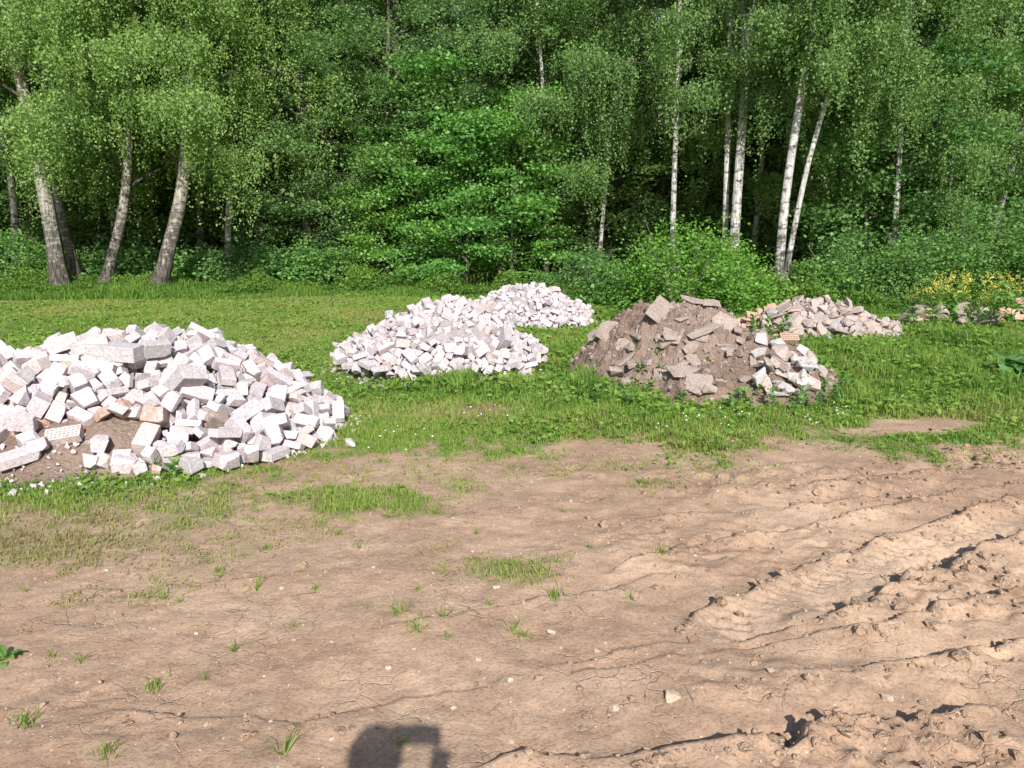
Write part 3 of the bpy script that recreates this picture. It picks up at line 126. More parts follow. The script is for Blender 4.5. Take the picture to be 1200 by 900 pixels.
 'back': "-50,12809,68,35,-94,3,-1,9,19,68;-948,13413,48,55,55,45,45,9,1,74;889,13289,271,20,-95,12,21,13,30,81;215,13629,510,5,37,-89,24,5,4,63;1393,13255,27,28,27,40,83,21,6,78;136,13746,535,92,6,-9,37,0,1,73;-367,13646,358,18,83,24,-46,15,1,64;1241,13050,47,69,69,-13,-13,7,31,79;-366,12816,39,0,-52,86,0,23,5,75;-822,13494,171,4,-28,87,41,0,3,72;489,13660,541,49,80,28,21,23,5,73;32,13346,410,30,-16,10,-94,5,16,68;-16,13333,368,29,-56,-4,-77,15,9,64;702,12964,156,3,-80,51,-30,23,22,80;1074,13424,259,49,29,-3,82,6,20,71;428,12911,153,8,8,-20,-97,23,25,65;-587,13367,169,82,-52,-17,-18,6,1,68;937,13648,385,81,-3,23,-54,1,2,76;1009,13835,358,31,-17,67,65,22,1,77;1115,13323,177,8,-84,44,31,25,10,66;866,12801,124,24,-6,94,22,2,57,80;457,13514,475,2,-37,91,18,1,9,67;-213,13540,389,28,-63,-35,-63,20,8,62;-445,13282,255,27,38,43,-77,10,16,64;-422,13730,375,77,-29,-36,44,25,21,67;309,12886,217,31,-26,20,-89,7,56,80;784,12928,90,17,-39,-84,-34,25,3,78;-878,13208,44,14,0,0,99,12,3,67;533,13020,201,51,23,-22,80,2,7,73;1145,12833,43,40,0,0,-92,12,23,66;1437,13396,112,39,-5,-77,50,23,27,65;-470,13213,160,94,25,-21,-5,6,11,71;-681,14189,258,56,46,-20,-66,1,3,81;-1036,13764,115,11,-7,86,-49,12,4,74;-420,13464,288,35,72,37,-46,21,9,77;1069,13716,346,71,-65,27,8,23,28,67;357,12804,62,92,-39,-5,4,9,17,64;923,12873,67,80,-34,-1,-50,7,10,77;119,12676,63,12,75,18,-63,10,41,79;-230,12798,83,7,56,-52,-64,6,29,78;972,13926,415,20,-48,68,-52,7,19,70;22,13080,290,34,-49,75,-29,10,57,75;162,12584,53,64,-64,29,-29,7,35,74;259,12880,167,52,50,50,47,25,11,67;1524,13280,36,0,-100,8,0,4,1,62;860,13108,174,29,-95,-1,15,13,8,75;1453,13653,108,18,-76,-62,-5,15,2,76;322,12899,112,8,-81,34,-48,14,8,79;544,12681,35,12,70,-12,70,19,25,78;-544,12848,26,46,0,0,-89,2,11,64;-809,13117,32,17,-85,-49,5,25,8,64;740,13248,353,38,-71,-59,2,9,76,79;-65,13393,394,14,-85,-46,-20,13,27,78;828,12700,40,63,31,-63,31,23,12,73;-288,13039,122,18,-4,94,29,6,4,78;-229,13696,430,17,-82,53,-11,1,20,64;-165,13758,490,87,-15,1,-47,1,21,72;932,12747,40,68,68,19,19,7,20,66;93,13203,359,35,15,22,-90,10,52,72;-946,13048,45,69,-69,14,-14,11,69,75;844,13354,319,26,-88,-38,7,13,28,79;-218,13141,263,96,21,6,19,3,4,72;1293,13337,145,31,36,-86,21,23,20,79;1262,13099,109,57,29,52,-57,15,10,73;731,12735,37,52,48,-52,48,23,3,67;1361,13940,206,44,-47,-67,-36,23,2,72;555,12826,66,28,95,-1,-11,23,1,62;641,12580,27,24,0,0,97,19,24,71;-1043,13591,23,1,66,-66,37,5,1,79;1005,13304,248,21,-94,-21,-17,5,20,72;13,13671,501,11,-10,98,10,13,6,76;463,13100,316,21,-69,65,23,11,62,81;-535,13335,261,25,-26,-94,0,7,9,79;-364,12926,65,6,-24,-94,25,9,10,66;-705,13859,216,4,-77,63,-8,2,1,65;879,13781,452,32,-62,-72,-2,7,19,75;1023,12926,66,25,17,39,87,1,20,78;674,12802,107,70,-5,42,57,3,38,81;-213,13911,488,42,21,-54,70,23,18,81;-456,12766,47,65,65,-27,-27,23,36,71;1671,13703,39,0,-97,25,0,23,3,74;1362,13498,121,58,47,-18,-64,19,10,80;-384,13578,350,24,-75,61,-8,15,24,73;-1171,13666,37,26,-26,-66,66,4,7,67;556,13455,511,38,4,75,54,12,63,76;1561,13344,95,23,59,75,-21,7,12,79;-469,13524,283,63,3,77,11,20,5,80;5,13450,452,17,-23,-83,48,10,49,74;-297,13893,428,22,-73,-5,-65,16,6,82;-647,13076,122,94,8,10,-31,7,13,81;961,13254,204,33,22,92,6,14,12,65;227,12642,24,0,70,71,0,13,5,63;-531,12831,93,35,-35,-61,61,12,54,77;-114,13428,386,3,-8,-99,-10,22,2,80;484,12611,55,39,-42,58,-58,5,26,68;311,13557,508,51,70,30,40,5,18,69;215,13704,542,37,-75,48,-28,15,2,64;-621,13586,241,36,-71,60,-2,0,14,73;1587,13894,49,61,-42,-57,-35,23,1,82;627,12735,42,79,55,-16,-22,5,3,72;439,12695,54,44,1,-15,89,12,33,69;-2,12945,153,70,-4,-64,-31,19,21,79;-686,13627,202,53,-30,27,-74,13,2,79;-476,13447,271,34,9,93,-7,14,2,69;1258,13631,244,0,-78,-60,-16,23,29,75;1410,13813,179,16,-6,13,-98,1,19,66;-725,13331,145,3,55,-74,39,3,24,80;71,13696,593,71,-57,28,-30,10,48,77;1073,13233,204,36,69,6,62,23,31,72;-696,12894,47,70,-70,11,-11,11,34,78;-584,13180,183,29,-67,56,-39,10,36,79;-568,12417,36,57,66,-48,-7,4,38,78;-812,12806,30,59,-75,2,-28,13,33,72;832,13544,425,15,-97,-7,17,9,10,68;-332,12547,50,66,25,-66,25,7,41,73;457,13002,234,49,-50,56,-43,5,30,72;532,13351,411,32,1,23,-92,15,2,77;-173,13067,235,15,-16,88,42,2,33,67;604,13424,432,92,22,4,31,6,30,69;-338,13708,443,50,-46,69,-24,23,42,81;466,13396,450,9,-90,-42,7,4,9,66;522,12891,169,33,-76,-54,-12,1,33,63;-135,13735,547,14,96,-22,-5,6,32,70;306,13712,558,22,-38,-85,28,1,4,66;1253,13867,234,54,0,84,-10,21,1,76;714,12648,50,77,12,60,-19,23,15,73;1723,14592,40,0,-93,-37,0,7,1,77;-737,13720,210,76,63,6,-14,13,3,80;1395,13777,248,11,26,61,74,23,31,77;-469,13011,39,84,18,18,49,19,1,68;1765,14129,54,28,-74,27,55,6,11,75;1417,13724,120,49,-24,23,-81,15,2,77;1242,13995,265,6,-55,-75,-35,5,3,74;-731,12817,16,66,8,-75,-4,24,2,70;852,13175,221,36,-83,30,-31,16,11,75;1317,13113,47,76,8,37,53,5,6,73;-1009,13664,134,57,-42,-54,-46,2,20,71;50,12611,37,58,-26,60,49,5,3,67;-571,14291,285,72,-35,18,58,3,1,74;119,12912,139,1,6,38,-93,7,2,79;1612,13323,20,35,-44,-82,9,5,1,68;386,13616,522,65,32,-67,14,19,15,78;1004,14397,318,82,57,3,1,9,5,65;762,12999,236,36,-3,-34,87,9,92,74;-236,13354,324,11,-87,-40,-25,2,12,71;317,13271,401,6,10,95,28,4,23,73;-187,12725,45,30,64,-30,64,4,2,64;387,12630,36,0,45,89,0,23,24,67;164,13020,225,13,-29,90,29,23,36,74;178,13532,509,74,-40,39,-38,23,36,71;294,13447,460,8,60,31,-73,16,28,65;1045,13539,310,69,-36,-51,35,21,5,80;-105,14085,584,94,-13,-11,30,0,24,77;613,12897,145,8,-93,-10,-33,4,13,82;-966,13942,143,66,71,-13,19,8,19,64;1200,13737,241,9,-47,42,77,24,1,74;-511,13752,339,1,94,24,26,10,53,76;1020,12977,139,8,36,-38,85,3,22,74;35,13588,501,27,45,-77,35,5,17,75;1010,12668,38,44,-81,-38,8,25,61,77;1192,12964,97,14,-74,49,43,1,55,76;360,13345,405,51,45,-73,-1,14,8,80;-560,14037,304,44,-9,53,-72,12,10,74;1158,13651,272,94,14,26,17,16,19,66;-712,13137,151,43,78,7,45,23,20,74;1539,13969,121,8,-89,-31,33,6,13,79;120,14030,602,48,22,-4,84,2,9,68;1348,13718,209,40,35,-55,64,5,10,81;144,13129,294,2,9,96,28,15,8,70;617,13871,551,75,26,-16,-58,15,1,77;1396,13340,59,15,-36,88,-27,5,1,69;700,13944,551,29,-92,21,-19,6,6,64;-82,13007,154,28,-14,-94,-14,5,14,82;123,12995,276,17,-19,-7,97,25,35,64;163,13182,334,96,28,-2,-6,13,18,63;570,12747,107,34,-64,-50,-48,19,1,81;460,12876,99,34,55,67,-35,21,3,81;1303,13230,103,30,-31,52,-74,23,13,68;1016,13468,310,18,-75,-63,11,5,15,64;-79,13849,533,68,-40,-49,38,6,4,69;-540,13239,258,34,0,-53,78,1,57,67;91,12550,22,3,-86,48,-18,22,5,78;-659,13975,239,42,22,-76,45,23,5,69;-38,13572,456,48,62,52,-34,15,2,65;-1218,13507,41,94,0,0,33,17,45,79;840,12510,37,38,18,-79,-43,4,45,81;-12,12367,30,84,0,0,-54,0,57,79;1335,14018,219,15,-12,-85,-49,2,7,64;1054,13806,339,19,-97,-9,11,22,1,78;177,12825,90,11,-17,51,-83,13,1,80;676,13694,511,33,-38,-1,-87,7,11,70;1522,13425,116,3,67,41,61,19,4,78;398,13148,297,28,-96,-4,1,20,12,75;-1318,13389,27,92,0,0,-40,4,22,63;341,13200,359,64,-17,65,38,6,43,64;329,13057,244,6,-3,-88,46,24,3,63;-326,14130,420,17,33,86,37,13,1,75;17,12517,68,48,25,39,75,6,32,75;-160,13233,299,6,-3,98,-21,21,3,78;255,13135,296,26,10,26,-92,5,29,70;653,12949,198,86,29,-22,34,21,11,63;365,14095,573,38,75,54,-7,3,1,65;452,13349,396,18,-70,9,69,24,1,79;-196,13838,515,49,-1,85,-20,14,3,68;-150,13595,448,47,-72,-50,-8,25,46,73;269,13600,515,25,3,-12,96,20,7,75;248,12734,74,68,7,39,62,13,14,66;727,12869,70,17,40,-53,-72,22,1,65;1223,13458,184,56,71,-28,-32,4,26,81;-847,14270,142,38,-90,-12,15,9,4,78;-276,12627,47,3,-39,92,-3,10,14,66;-674,13499,229,87,-32,-24,-31,4,14,74;1578,13203,57,5,-5,-70,70,7,48,80;-485,13308,173,85,18,49,8,20,2,68;-1027,13556,137,63,69,-5,34,10,37,78;567,12690,123,30,5,-59,75,0,96,81;658,13328,347,7,75,29,-59,24,2,62;-414,12778,118,8,52,-85,2,25,38,80;481,13225,355,79,-46,37,-15,4,3,71;-598,12962,39,60,37,-60,37,23,8,72;-1248,13997,43,52,-52,48,-48,4,14,79;1645,13650,103,87,-46,-15,-2,12,36,72;-20,13024,207,26,-20,-92,-22,23,21,63;635,13015,195,65,-26,38,-60,19,2,66;-1066,13347,82,58,64,-31,40,25,33,62;304,12602,52,10,-28,-94,-16,5,24,77;1210,13544,205,69,27,-16,-65,21,2,67;-136,13330,352,44,21,13,-86,23,29,76;692,13512,442,88,20,4,42,16,9,79;237,13199,322,44,-57,1,70,20,3,63;165,13712,602,49,-86,-5,-14,15,2,76;131,12499,27,94,0,0,-34,19,24,71;1638,13777,113,26,-21,-3,-94,2,12,81;-316,13997,425,8,94,27,19,15,1,80;990,13404,270,68,48,-54,11,15,8,62;770,12562,35,33,8,-81,-48,4,33,76;69,12977,196,6,83,-43,36,4,6,63;-73,13645,506,81,-2,-55,19,19,21,81;-382,13176,255,25,-27,38,85,1,31,65;339,12690,80,79,43,-44,3,23,18,63;555,13199,398,36,47,-76,-25,1,45,79;408,14021,588,65,-51,-52,21,6,2,73;533,12992,261,27,59,-74,16,5,21,65;-5,13735,529,71,-56,23,-35,20,4,80;-1151,14154,51,22,-93,-10,-27,11,5,77;-577,13455,251,58,74,31,16,7,1,68;-920,13599,138,8,91,-41,5,13,5,80;452,13695,578,30,0,90,-32,0,32,65;501,13956,591,46,-28,18,-83,11,2,82;-525,14090,364,24,-6,-87,43,1,21,66;897,13460,374,96,20,18,7,8,79,74;130,13595,540,85,-2,4,-53,23,13,69;1795,13694,31,22,56,-63,49,16,7,82;765,13369,414,6,14,52,84,23,17,73;-672,13413,204,22,-11,10,-96,0,24,65;387,12947,191,71,19,57,-36,15,6,70;782,13816,562,45,-80,-32,25,9,76,75;168,13915,610,58,-77,-24,-4,16,1,79;-548,13625,283,45,-60,50,43,14,4,80;-146,12887,141,27,72,56,-31,9,61,73;358,13811,614,35,87,13,32,13,26,78;-1102,12871,23,33,30,39,81,21,15,64;-333,14235,457,4,-28,-90,33,25,21,72;196,12877,136,56,39,-58,-44,13,8,64;888,12990,105,61,-25,71,-24,6,2,67;358,13506,507,61,45,-49,42,4,14,65;834,13619,427,9,16,-80,58,6,2,69;-553,12960,142,34,-94,-3,3,2,67,79;390,13410,471,47,53,18,-68,4,25,75;-1059,13460,62,72,-13,68,8,25,8,76;-810,13444,196,38,-73,-54,-17,6,38,76;611,13322,372,37,-70,-22,-57,20,1,71;-1153,13974,68,17,56,-80,12,0,17,69;-458,13137,121,28,-76,-31,50,22,1,81;-51,12894,102,18,56,-55,-59,19,9,74;1075,14097,311,14,-63,47,61,14,1,80;1461,13768,93,40,6,83,40,4,2,71;-646,12589,43,2,-2,71,-71,0,52,67;-890,13171,127,41,17,19,-88,0,59,77;387,13759,577,63,-38,-14,66,15,2,78;-452,13925,379,67,33,-33,-58,7,12,81;75,12765,153,42,-39,-81,-12,12,63,74;1371,13165,88,62,24,28,69,23,27,68;799,12789,158,47,30,6,-83,1,69,73;455,13597,512,24,3,-56,79,14,5,65;1377,13596,129,14,92,-20,31,23,4,66;1478,13170,100,46,-5,88,2,3,69,81;1207,13189,146,74,-61,19,21,10,23,71;251,13632,589,59,72,-24,-27,7,54,77;-127,12945,187,11,12,93,34,13,5,69;858,13235,264,6,57,-37,-73,22,6,77;-1147,13866,33,0,65,-76,0,21,2,81;-101,13482,426,53,-2,-21,82,14,12,79;437,13277,435,39,16,-5,90,25,40,69;-253,12934,188,11,38,34,-86,3,66,69;-395,13944,441,16,-70,-65,25,6,17,72;1213,13961,313,43,-52,-73,-7,25,16,74;986,13147,168,33,-67,23,-62,23,8,68;-76,14002,587,47,-10,9,87,15,8,73;575,14055,547,26,96,-2,-10,5,2,82;-260,12102,60,86,0,0,51,8,115,80;1729,13461,59,18,-66,49,55,11,75,79;556,13567,554,10,-8,31,-94,0,58,79;-52,13127,261,5,-92,-17,35,19,16,72;602,12946,249,13,20,-17,96,23,36,72;64,13029,228,20,71,-13,66,20,11,81;-2,13904,589,72,-30,57,26,7,3,68;110,13523,489,69,3,72,-2,16,20,74;1315,14175,226,33,19,33,-87,7,7,73;-371,13419,286,55,38,1,74,21,1,64;125,12830,161,7,-3,92,38,4,9,62;195,13397,430,5,75,32,-58,15,20,67;683,12529,26,16,0,0,-99,24,8,75;1340,13671,174,20,-8,12,-97,4,17,81;1083,12747,46,68,20,-68,20,18,33,65;252,13849,628,10,72,68,-1,1,17,80;-538,13552,270,76,-21,50,-36,14,6,80;1073,12912,150,20,24,-94,11,8,77,63;52,13513,482,48,85,-15,17,20,1,72;353,12843,149,18,69,-65,25,4,22,69;737,13616,469,33,-61,47,54,19,13,80;-370,13044,188,46,41,7,-78,2,72,82;195,12747,121,26,-92,30,-3,6,37,64;241,13036,222,8,-6,-18,-98,21,1,66;-490,12954,46,36,38,-70,-49,19,1,72;930,13400,288,13,58,16,-79,22,2,77;-335,13321,327,31,-55,75,-19,3,31,75;372,13695,590,85,-25,-45,5,19,14,70;1293,13566,176,95,15,28,8,6,8,70;398,13888,648,70,8,-25,67,13,13,78;-236,13111,311,1,-49,84,22,3,76,82;1666,13972,119,69,14,16,69,3,3,74;1472,13592,99,29,8,-77,56,14,4,64;-922,13422,137,7,-7,-70,70,23,13,67;-968,14473,99,45,77,18,42,25,2,81;309,12374,38,31,-31,63,-63,19,26,65;1124,13990,314,31,23,11,92,16,5,69;670,13263,386,38,-49,74,-26,6,35,71;403,13022,226,27,58,-29,-71,5,12,66;1207,14161,293,31,-79,38,-36,9,8,75;1192,13817,295,60,-64,-31,-38,7,33,74;647,13498,465,91,-12,23,32,15,14,71;1740,13583,56,18,-83,-2,53,11,1,63;-5,12662,82,9,83,-37,-41,6,21,71;254,12548,17,56,41,-68,23,14,12,69;-280,12999,215,83,-37,32,-27,16,28,81;-42,13225,320,64,-73,-10,-19,25,43,70;-15,13782,594,78,-7,-26,56,19,16,81;647,13170,263,40,26,87,8,14,4,67;800,13728,479,89,-28,20,-30,6,12,68;780,13443,463,88,47,3,0,5,21,77;1899,13479,28,0,38,92,0,25,33,69;-211,12501,34,89,0,0,46,23,11,70;526,13816,636,36,26,53,73,12,43,75;608,13088,246,14,-18,-94,-27,15,3,77;1503,13140,33,42,-70,40,-43,21,15,71;-1167,13355,19,26,73,-45,45,20,14,70;-795,13756,248,41,-11,36,-83,12,54,82;-765,13048,88,92,7,16,-36,8,76,78;-1004,13272,51,0,99,-1,11,0,13,70;142,13633,617,20,-39,54,-72,23,36,70;-649,14097,307,20,-92,-35,0,6,26,66;-138,12617,49,18,-54,-78,25,6,39,80;-1247,14252,51,8,-8,70,-70,3,30,79;-49,12697,49,10,42,-5,90,7,15,63;-661,13452,142,44,-23,-56,-66,21,1,63",
 'pink': "4707,11720,196,27,-94,20,-8,35,19,88;4455,11830,238,71,60,-15,33,27,141,97;5972,12211,151,93,-7,23,27,35,4,84;6176,12161,55,13,-3,52,-84,30,2,100;5225,12567,468,10,95,-21,-23,28,8,108;5987,12534,186,97,-1,23,6,29,3,86;5381,12758,389,1,-13,-15,-98,26,1,91;4847,11972,349,97,7,-10,22,30,58,86;5220,11703,228,3,37,-90,-22,28,80,105;6019,12088,110,93,15,31,-8,33,2,95;4421,12589,366,97,-13,-16,-15,30,3,92;5207,11783,282,27,11,-22,-93,30,53,106;5741,11721,72,93,26,-5,27,32,14,84;4844,11430,38,59,10,11,-79,32,9,83;4226,11848,102,99,6,-10,4,31,2,84;3999,12363,157,59,31,-10,-74,33,17,101;5620,11615,42,25,0,-43,87,35,38,104;5584,12154,322,9,-14,-97,-18,27,74,94;4170,12805,224,66,60,19,41,33,7,95;6203,12069,54,71,-67,-22,-10,28,4,89;4885,12690,465,11,-6,-3,99,30,15,107;5414,11675,127,52,8,45,-72,31,22,86;4080,12184,228,65,24,31,-65,28,75,110;4570,11449,35,42,2,8,-91,32,38,98;4760,12361,449,13,-28,95,1,32,28,98;5216,12342,432,52,-7,32,-79,35,36,109;6020,12239,180,20,16,8,96,29,42,104;4526,12880,350,9,86,45,22,30,2,90;5875,11835,79,45,11,2,89,34,52,100;4276,11451,48,57,1,-15,81,28,70,90;5486,11520,32,8,14,-99,-2,31,3,83;5670,11756,137,60,5,24,-76,27,64,93;6064,11914,98,93,31,10,-14,28,71,101;5333,11300,30,93,-3,4,37,33,34,99;4220,12537,297,59,78,13,18,28,13,84;3913,12047,53,70,-15,-30,63,30,2,99;5224,11601,127,72,35,37,-47,34,50,92;6365,12303,33,16,10,26,-95,30,1,90;5567,11528,31,21,19,-79,-55,33,22,83;4643,12713,410,62,-33,-5,71,31,4,100;4448,11499,52,54,5,17,-82,27,33,92;4315,13108,254,2,-73,67,11,34,43,96;4958,12454,495,19,-10,-18,96,27,46,107;5861,11645,40,2,2,12,-99,27,57,97;4635,12019,327,46,18,33,-80,35,62,105;4298,12894,271,64,40,58,29,28,7,85;4874,11537,85,21,16,45,-85,31,27,90;4786,12507,457,70,-22,-6,68,31,7,93;4970,12131,427,9,50,85,14,28,52,100;3605,12936,36,69,-10,-7,71,27,6,86;4343,11620,79,15,-86,-48,-3,27,19,96;4622,13031,346,65,74,-13,-6,28,1,108;3855,11922,35,31,50,70,41,33,7,97;4554,12210,379,75,-6,-21,62,29,76,108;5472,12147,369,16,18,97,8,26,95,109;4168,12022,150,98,-7,-17,7,35,14,92;4458,11668,145,93,-28,3,-25,32,39,109;4240,12380,331,67,-7,-32,66,27,105,106;3793,12453,43,12,-39,-25,88,30,5,91;3834,12095,82,68,32,-31,-58,26,40,82;3891,12471,115,26,56,69,38,33,23,101;5138,12117,388,42,6,35,-84,31,31,105;5204,11357,19,52,-18,-6,83,31,22,94;4132,11566,46,14,93,26,20,29,34,89;4846,11310,17,1,-12,-15,98,31,1,81;4596,11907,268,43,24,32,-81,31,16,101;4444,12466,401,58,30,1,-76,26,32,82;5068,11924,333,16,-88,-45,0,27,74,85;4096,11709,52,41,7,-16,-90,27,18,87;5189,12211,406,52,2,33,-79,31,7,82;3907,12385,91,32,-23,91,-10,32,7,80;6023,11719,45,35,-82,-44,10,30,23,86;3536,12563,40,16,30,94,4,28,22,91;5495,11330,17,62,0,19,-76,31,17,86;4947,11466,47,66,19,-15,71,33,19,92;6170,12489,176,12,-47,86,12,27,36,82;3825,11583,22,4,-53,-85,-3,35,29,93;4638,11429,84,45,35,-13,81,26,102,97;5940,12040,174,22,95,22,-4,28,52,88;4602,11745,222,59,37,-6,-72,27,110,89;4584,11578,100,22,-93,-26,-11,28,52,88;6135,11847,34,4,49,-87,-4,31,5,94;3761,12613,91,40,-89,-17,12,28,61,102;3655,12538,40,0,-84,52,16,28,11,89;3709,12317,35,97,2,-7,-21,26,19,93;3776,12062,42,89,26,-37,-5,34,60,93;3681,13027,94,41,-19,-52,-72,27,47,94;4073,11842,88,15,22,-44,-86,28,21,80;5073,12274,448,2,96,-18,-23,33,13,90;5494,11546,98,11,12,-99,-2,34,64,96;5033,11584,144,10,-17,-97,14,33,15,84;4524,12187,396,10,-99,9,-6,26,80,88;3519,12666,40,85,-52,1,-1,31,7,99;3376,12205,43,1,-80,58,16,28,68,98;4867,11160,20,8,-89,46,-2,32,54,91;5397,12451,432,23,93,-13,-27,27,61,81;5336,12376,413,73,7,6,68,35,15,86;5573,11700,122,84,27,1,-46,35,23,84;5734,11344,31,11,97,-16,-16,33,35,92;4232,12713,262,24,16,-14,-95,32,1,82;5572,11795,223,47,-69,55,-7,34,113,86;6160,11975,50,19,-98,5,5,28,3,82;5322,11910,300,2,-17,-97,-16,27,74,89;3563,12738,51,29,72,63,4,30,11,94;4929,11615,198,46,-37,73,35,28,62,83;4986,11469,141,99,-10,11,-5,26,87,102;4928,12964,430,61,-15,-66,-40,28,1,99;3701,11766,9,10,32,94,0,26,72,90;4383,11350,43,34,-26,-86,-28,30,54,98;5446,12601,428,77,-4,30,-56,27,5,86;3554,12238,31,67,-7,40,-62,30,30,84;4354,11477,102,87,43,-21,-10,34,93,85;3972,11762,67,50,14,-35,78,30,46,109;5007,11343,42,10,-92,-35,-17,30,1,106;5088,12669,510,17,6,-98,-1,35,2,107;4024,12663,239,14,-68,69,20,26,94,95;4807,12267,453,9,56,-69,-45,33,23,108;5296,11996,355,7,68,-73,7,35,22,100;3681,12744,89,84,22,1,-49,27,54,92;3924,12179,68,99,-1,-13,-9,31,1,97;4398,12338,352,21,54,79,20,27,8,81;4039,12034,171,13,27,-42,86,28,24,98;4260,11752,89,11,80,53,25,33,5,109;5865,12278,248,16,-67,12,71,33,25,92;4710,11939,327,26,-78,-48,-32,30,44,84;5317,11472,73,15,-50,-85,2,26,73,102;4243,12036,224,24,50,80,25,28,78,106;3982,12452,182,39,86,26,20,30,36,99;4762,12745,483,35,46,74,34,29,74,95;4889,12223,465,29,17,-80,-50,34,96,103;4695,11814,244,99,7,-3,12,31,17,96;4739,12199,420,82,4,11,-55,30,18,84;5761,12307,301,90,-5,24,-36,28,36,91;6172,11741,54,81,10,11,-57,26,117,87;4028,11553,47,95,-28,-11,-5,35,46,109;5962,11943,145,38,65,66,4,27,52,86;4748,12033,404,2,-29,-96,3,28,75,105;3945,11909,153,67,-1,70,22,27,114,100;4280,12104,304,7,93,-33,15,26,55,94;4976,11236,67,64,-76,-2,10,27,111,81;4818,12444,517,26,35,-12,-89,33,36,105;5170,11366,62,13,-59,77,-18,35,10,84;5141,12448,525,5,-81,-37,46,27,81,88;3887,12680,143,51,-9,41,-75,28,16,97;5582,12711,403,8,-84,-48,23,29,4,95;4082,11321,53,99,-4,-8,-5,28,91,103;4605,12805,434,20,92,-19,28,28,25,106;6300,12394,93,70,55,25,-39,34,33,88;3694,11978,37,17,29,-94,9,30,40,92;5129,11345,101,37,71,50,33,27,95,106;5242,11978,392,95,-11,-19,24,27,65,84;6474,12167,45,96,-15,1,25,27,80,109;4690,12623,459,10,-49,80,-35,30,18,97;5914,12426,251,97,-8,1,24,28,9,83;3803,12430,98,50,26,31,-76,31,27,104;5338,12136,404,99,8,-7,-10,26,35,86;4891,11739,240,17,-9,92,35,28,69,84;6234,12259,104,79,-34,-4,51,30,10,94;4029,12918,195,3,-12,-30,94,35,8,109;4716,11523,160,22,-79,41,40,27,149,104;5277,11416,38,1,-88,-46,-10,30,18,80;4335,12717,350,16,-37,89,21,27,69,106;3824,12252,65,52,-72,-7,45,30,2,81;4001,11950,62,17,-52,83,-13,30,2,98;4325,12820,328,38,-92,-2,-7,30,6,102;4693,12490,445,57,11,12,-81,31,16,109;3918,12965,125,36,2,37,-85,30,9,107;3935,11637,39,11,96,25,-11,28,47,87;6583,12320,83,33,-45,83,1,28,48,100;4617,12511,423,81,-27,-11,51,31,13,97;4692,11301,40,26,96,9,-3,33,19,97;4241,11692,126,16,66,73,9,26,92,97;3539,12411,33,19,87,45,-7,33,13,96;3688,12343,63,0,68,72,13,29,79,90;6165,12324,150,66,-24,-25,66,28,26,105;4044,12519,203,92,-30,20,-12,31,11,101;4757,11272,38,5,53,-74,41,31,13,93;4780,11212,33,89,-41,-14,13,35,36,91;5752,11981,187,9,-92,34,19,35,12,106;4669,11224,33,37,-58,72,-1,31,32,87;4930,12010,376,12,-18,-7,-97,34,59,82;4780,11408,49,59,-40,-45,54,31,22,109;3967,12086,135,15,60,-65,-43,27,10,81;5140,11640,151,82,7,-13,56,31,34,102;3889,12564,175,27,-9,-6,-96,27,55,93;4151,11886,134,66,33,-60,29,33,30,105;5546,11965,264,27,5,60,-75,30,57,98;4120,11739,122,24,-6,96,-11,32,62,106;6443,12339,50,19,44,-88,-2,32,14,90;4079,12366,226,88,-9,-28,37,28,12,97;5517,12475,447,35,58,27,68,27,82,103;4018,12751,178,26,17,95,-2,28,7,107;4380,12251,407,60,24,-18,-74,26,118,96;3874,11784,67,15,-36,16,-90,30,59,103;5692,11460,50,92,-19,-1,33,27,84,108;4338,12108,275,83,13,1,-54,30,40,100;3790,12970,117,33,87,36,9,32,13,83;3387,12424,33,8,92,-33,-18,33,14,98",
}
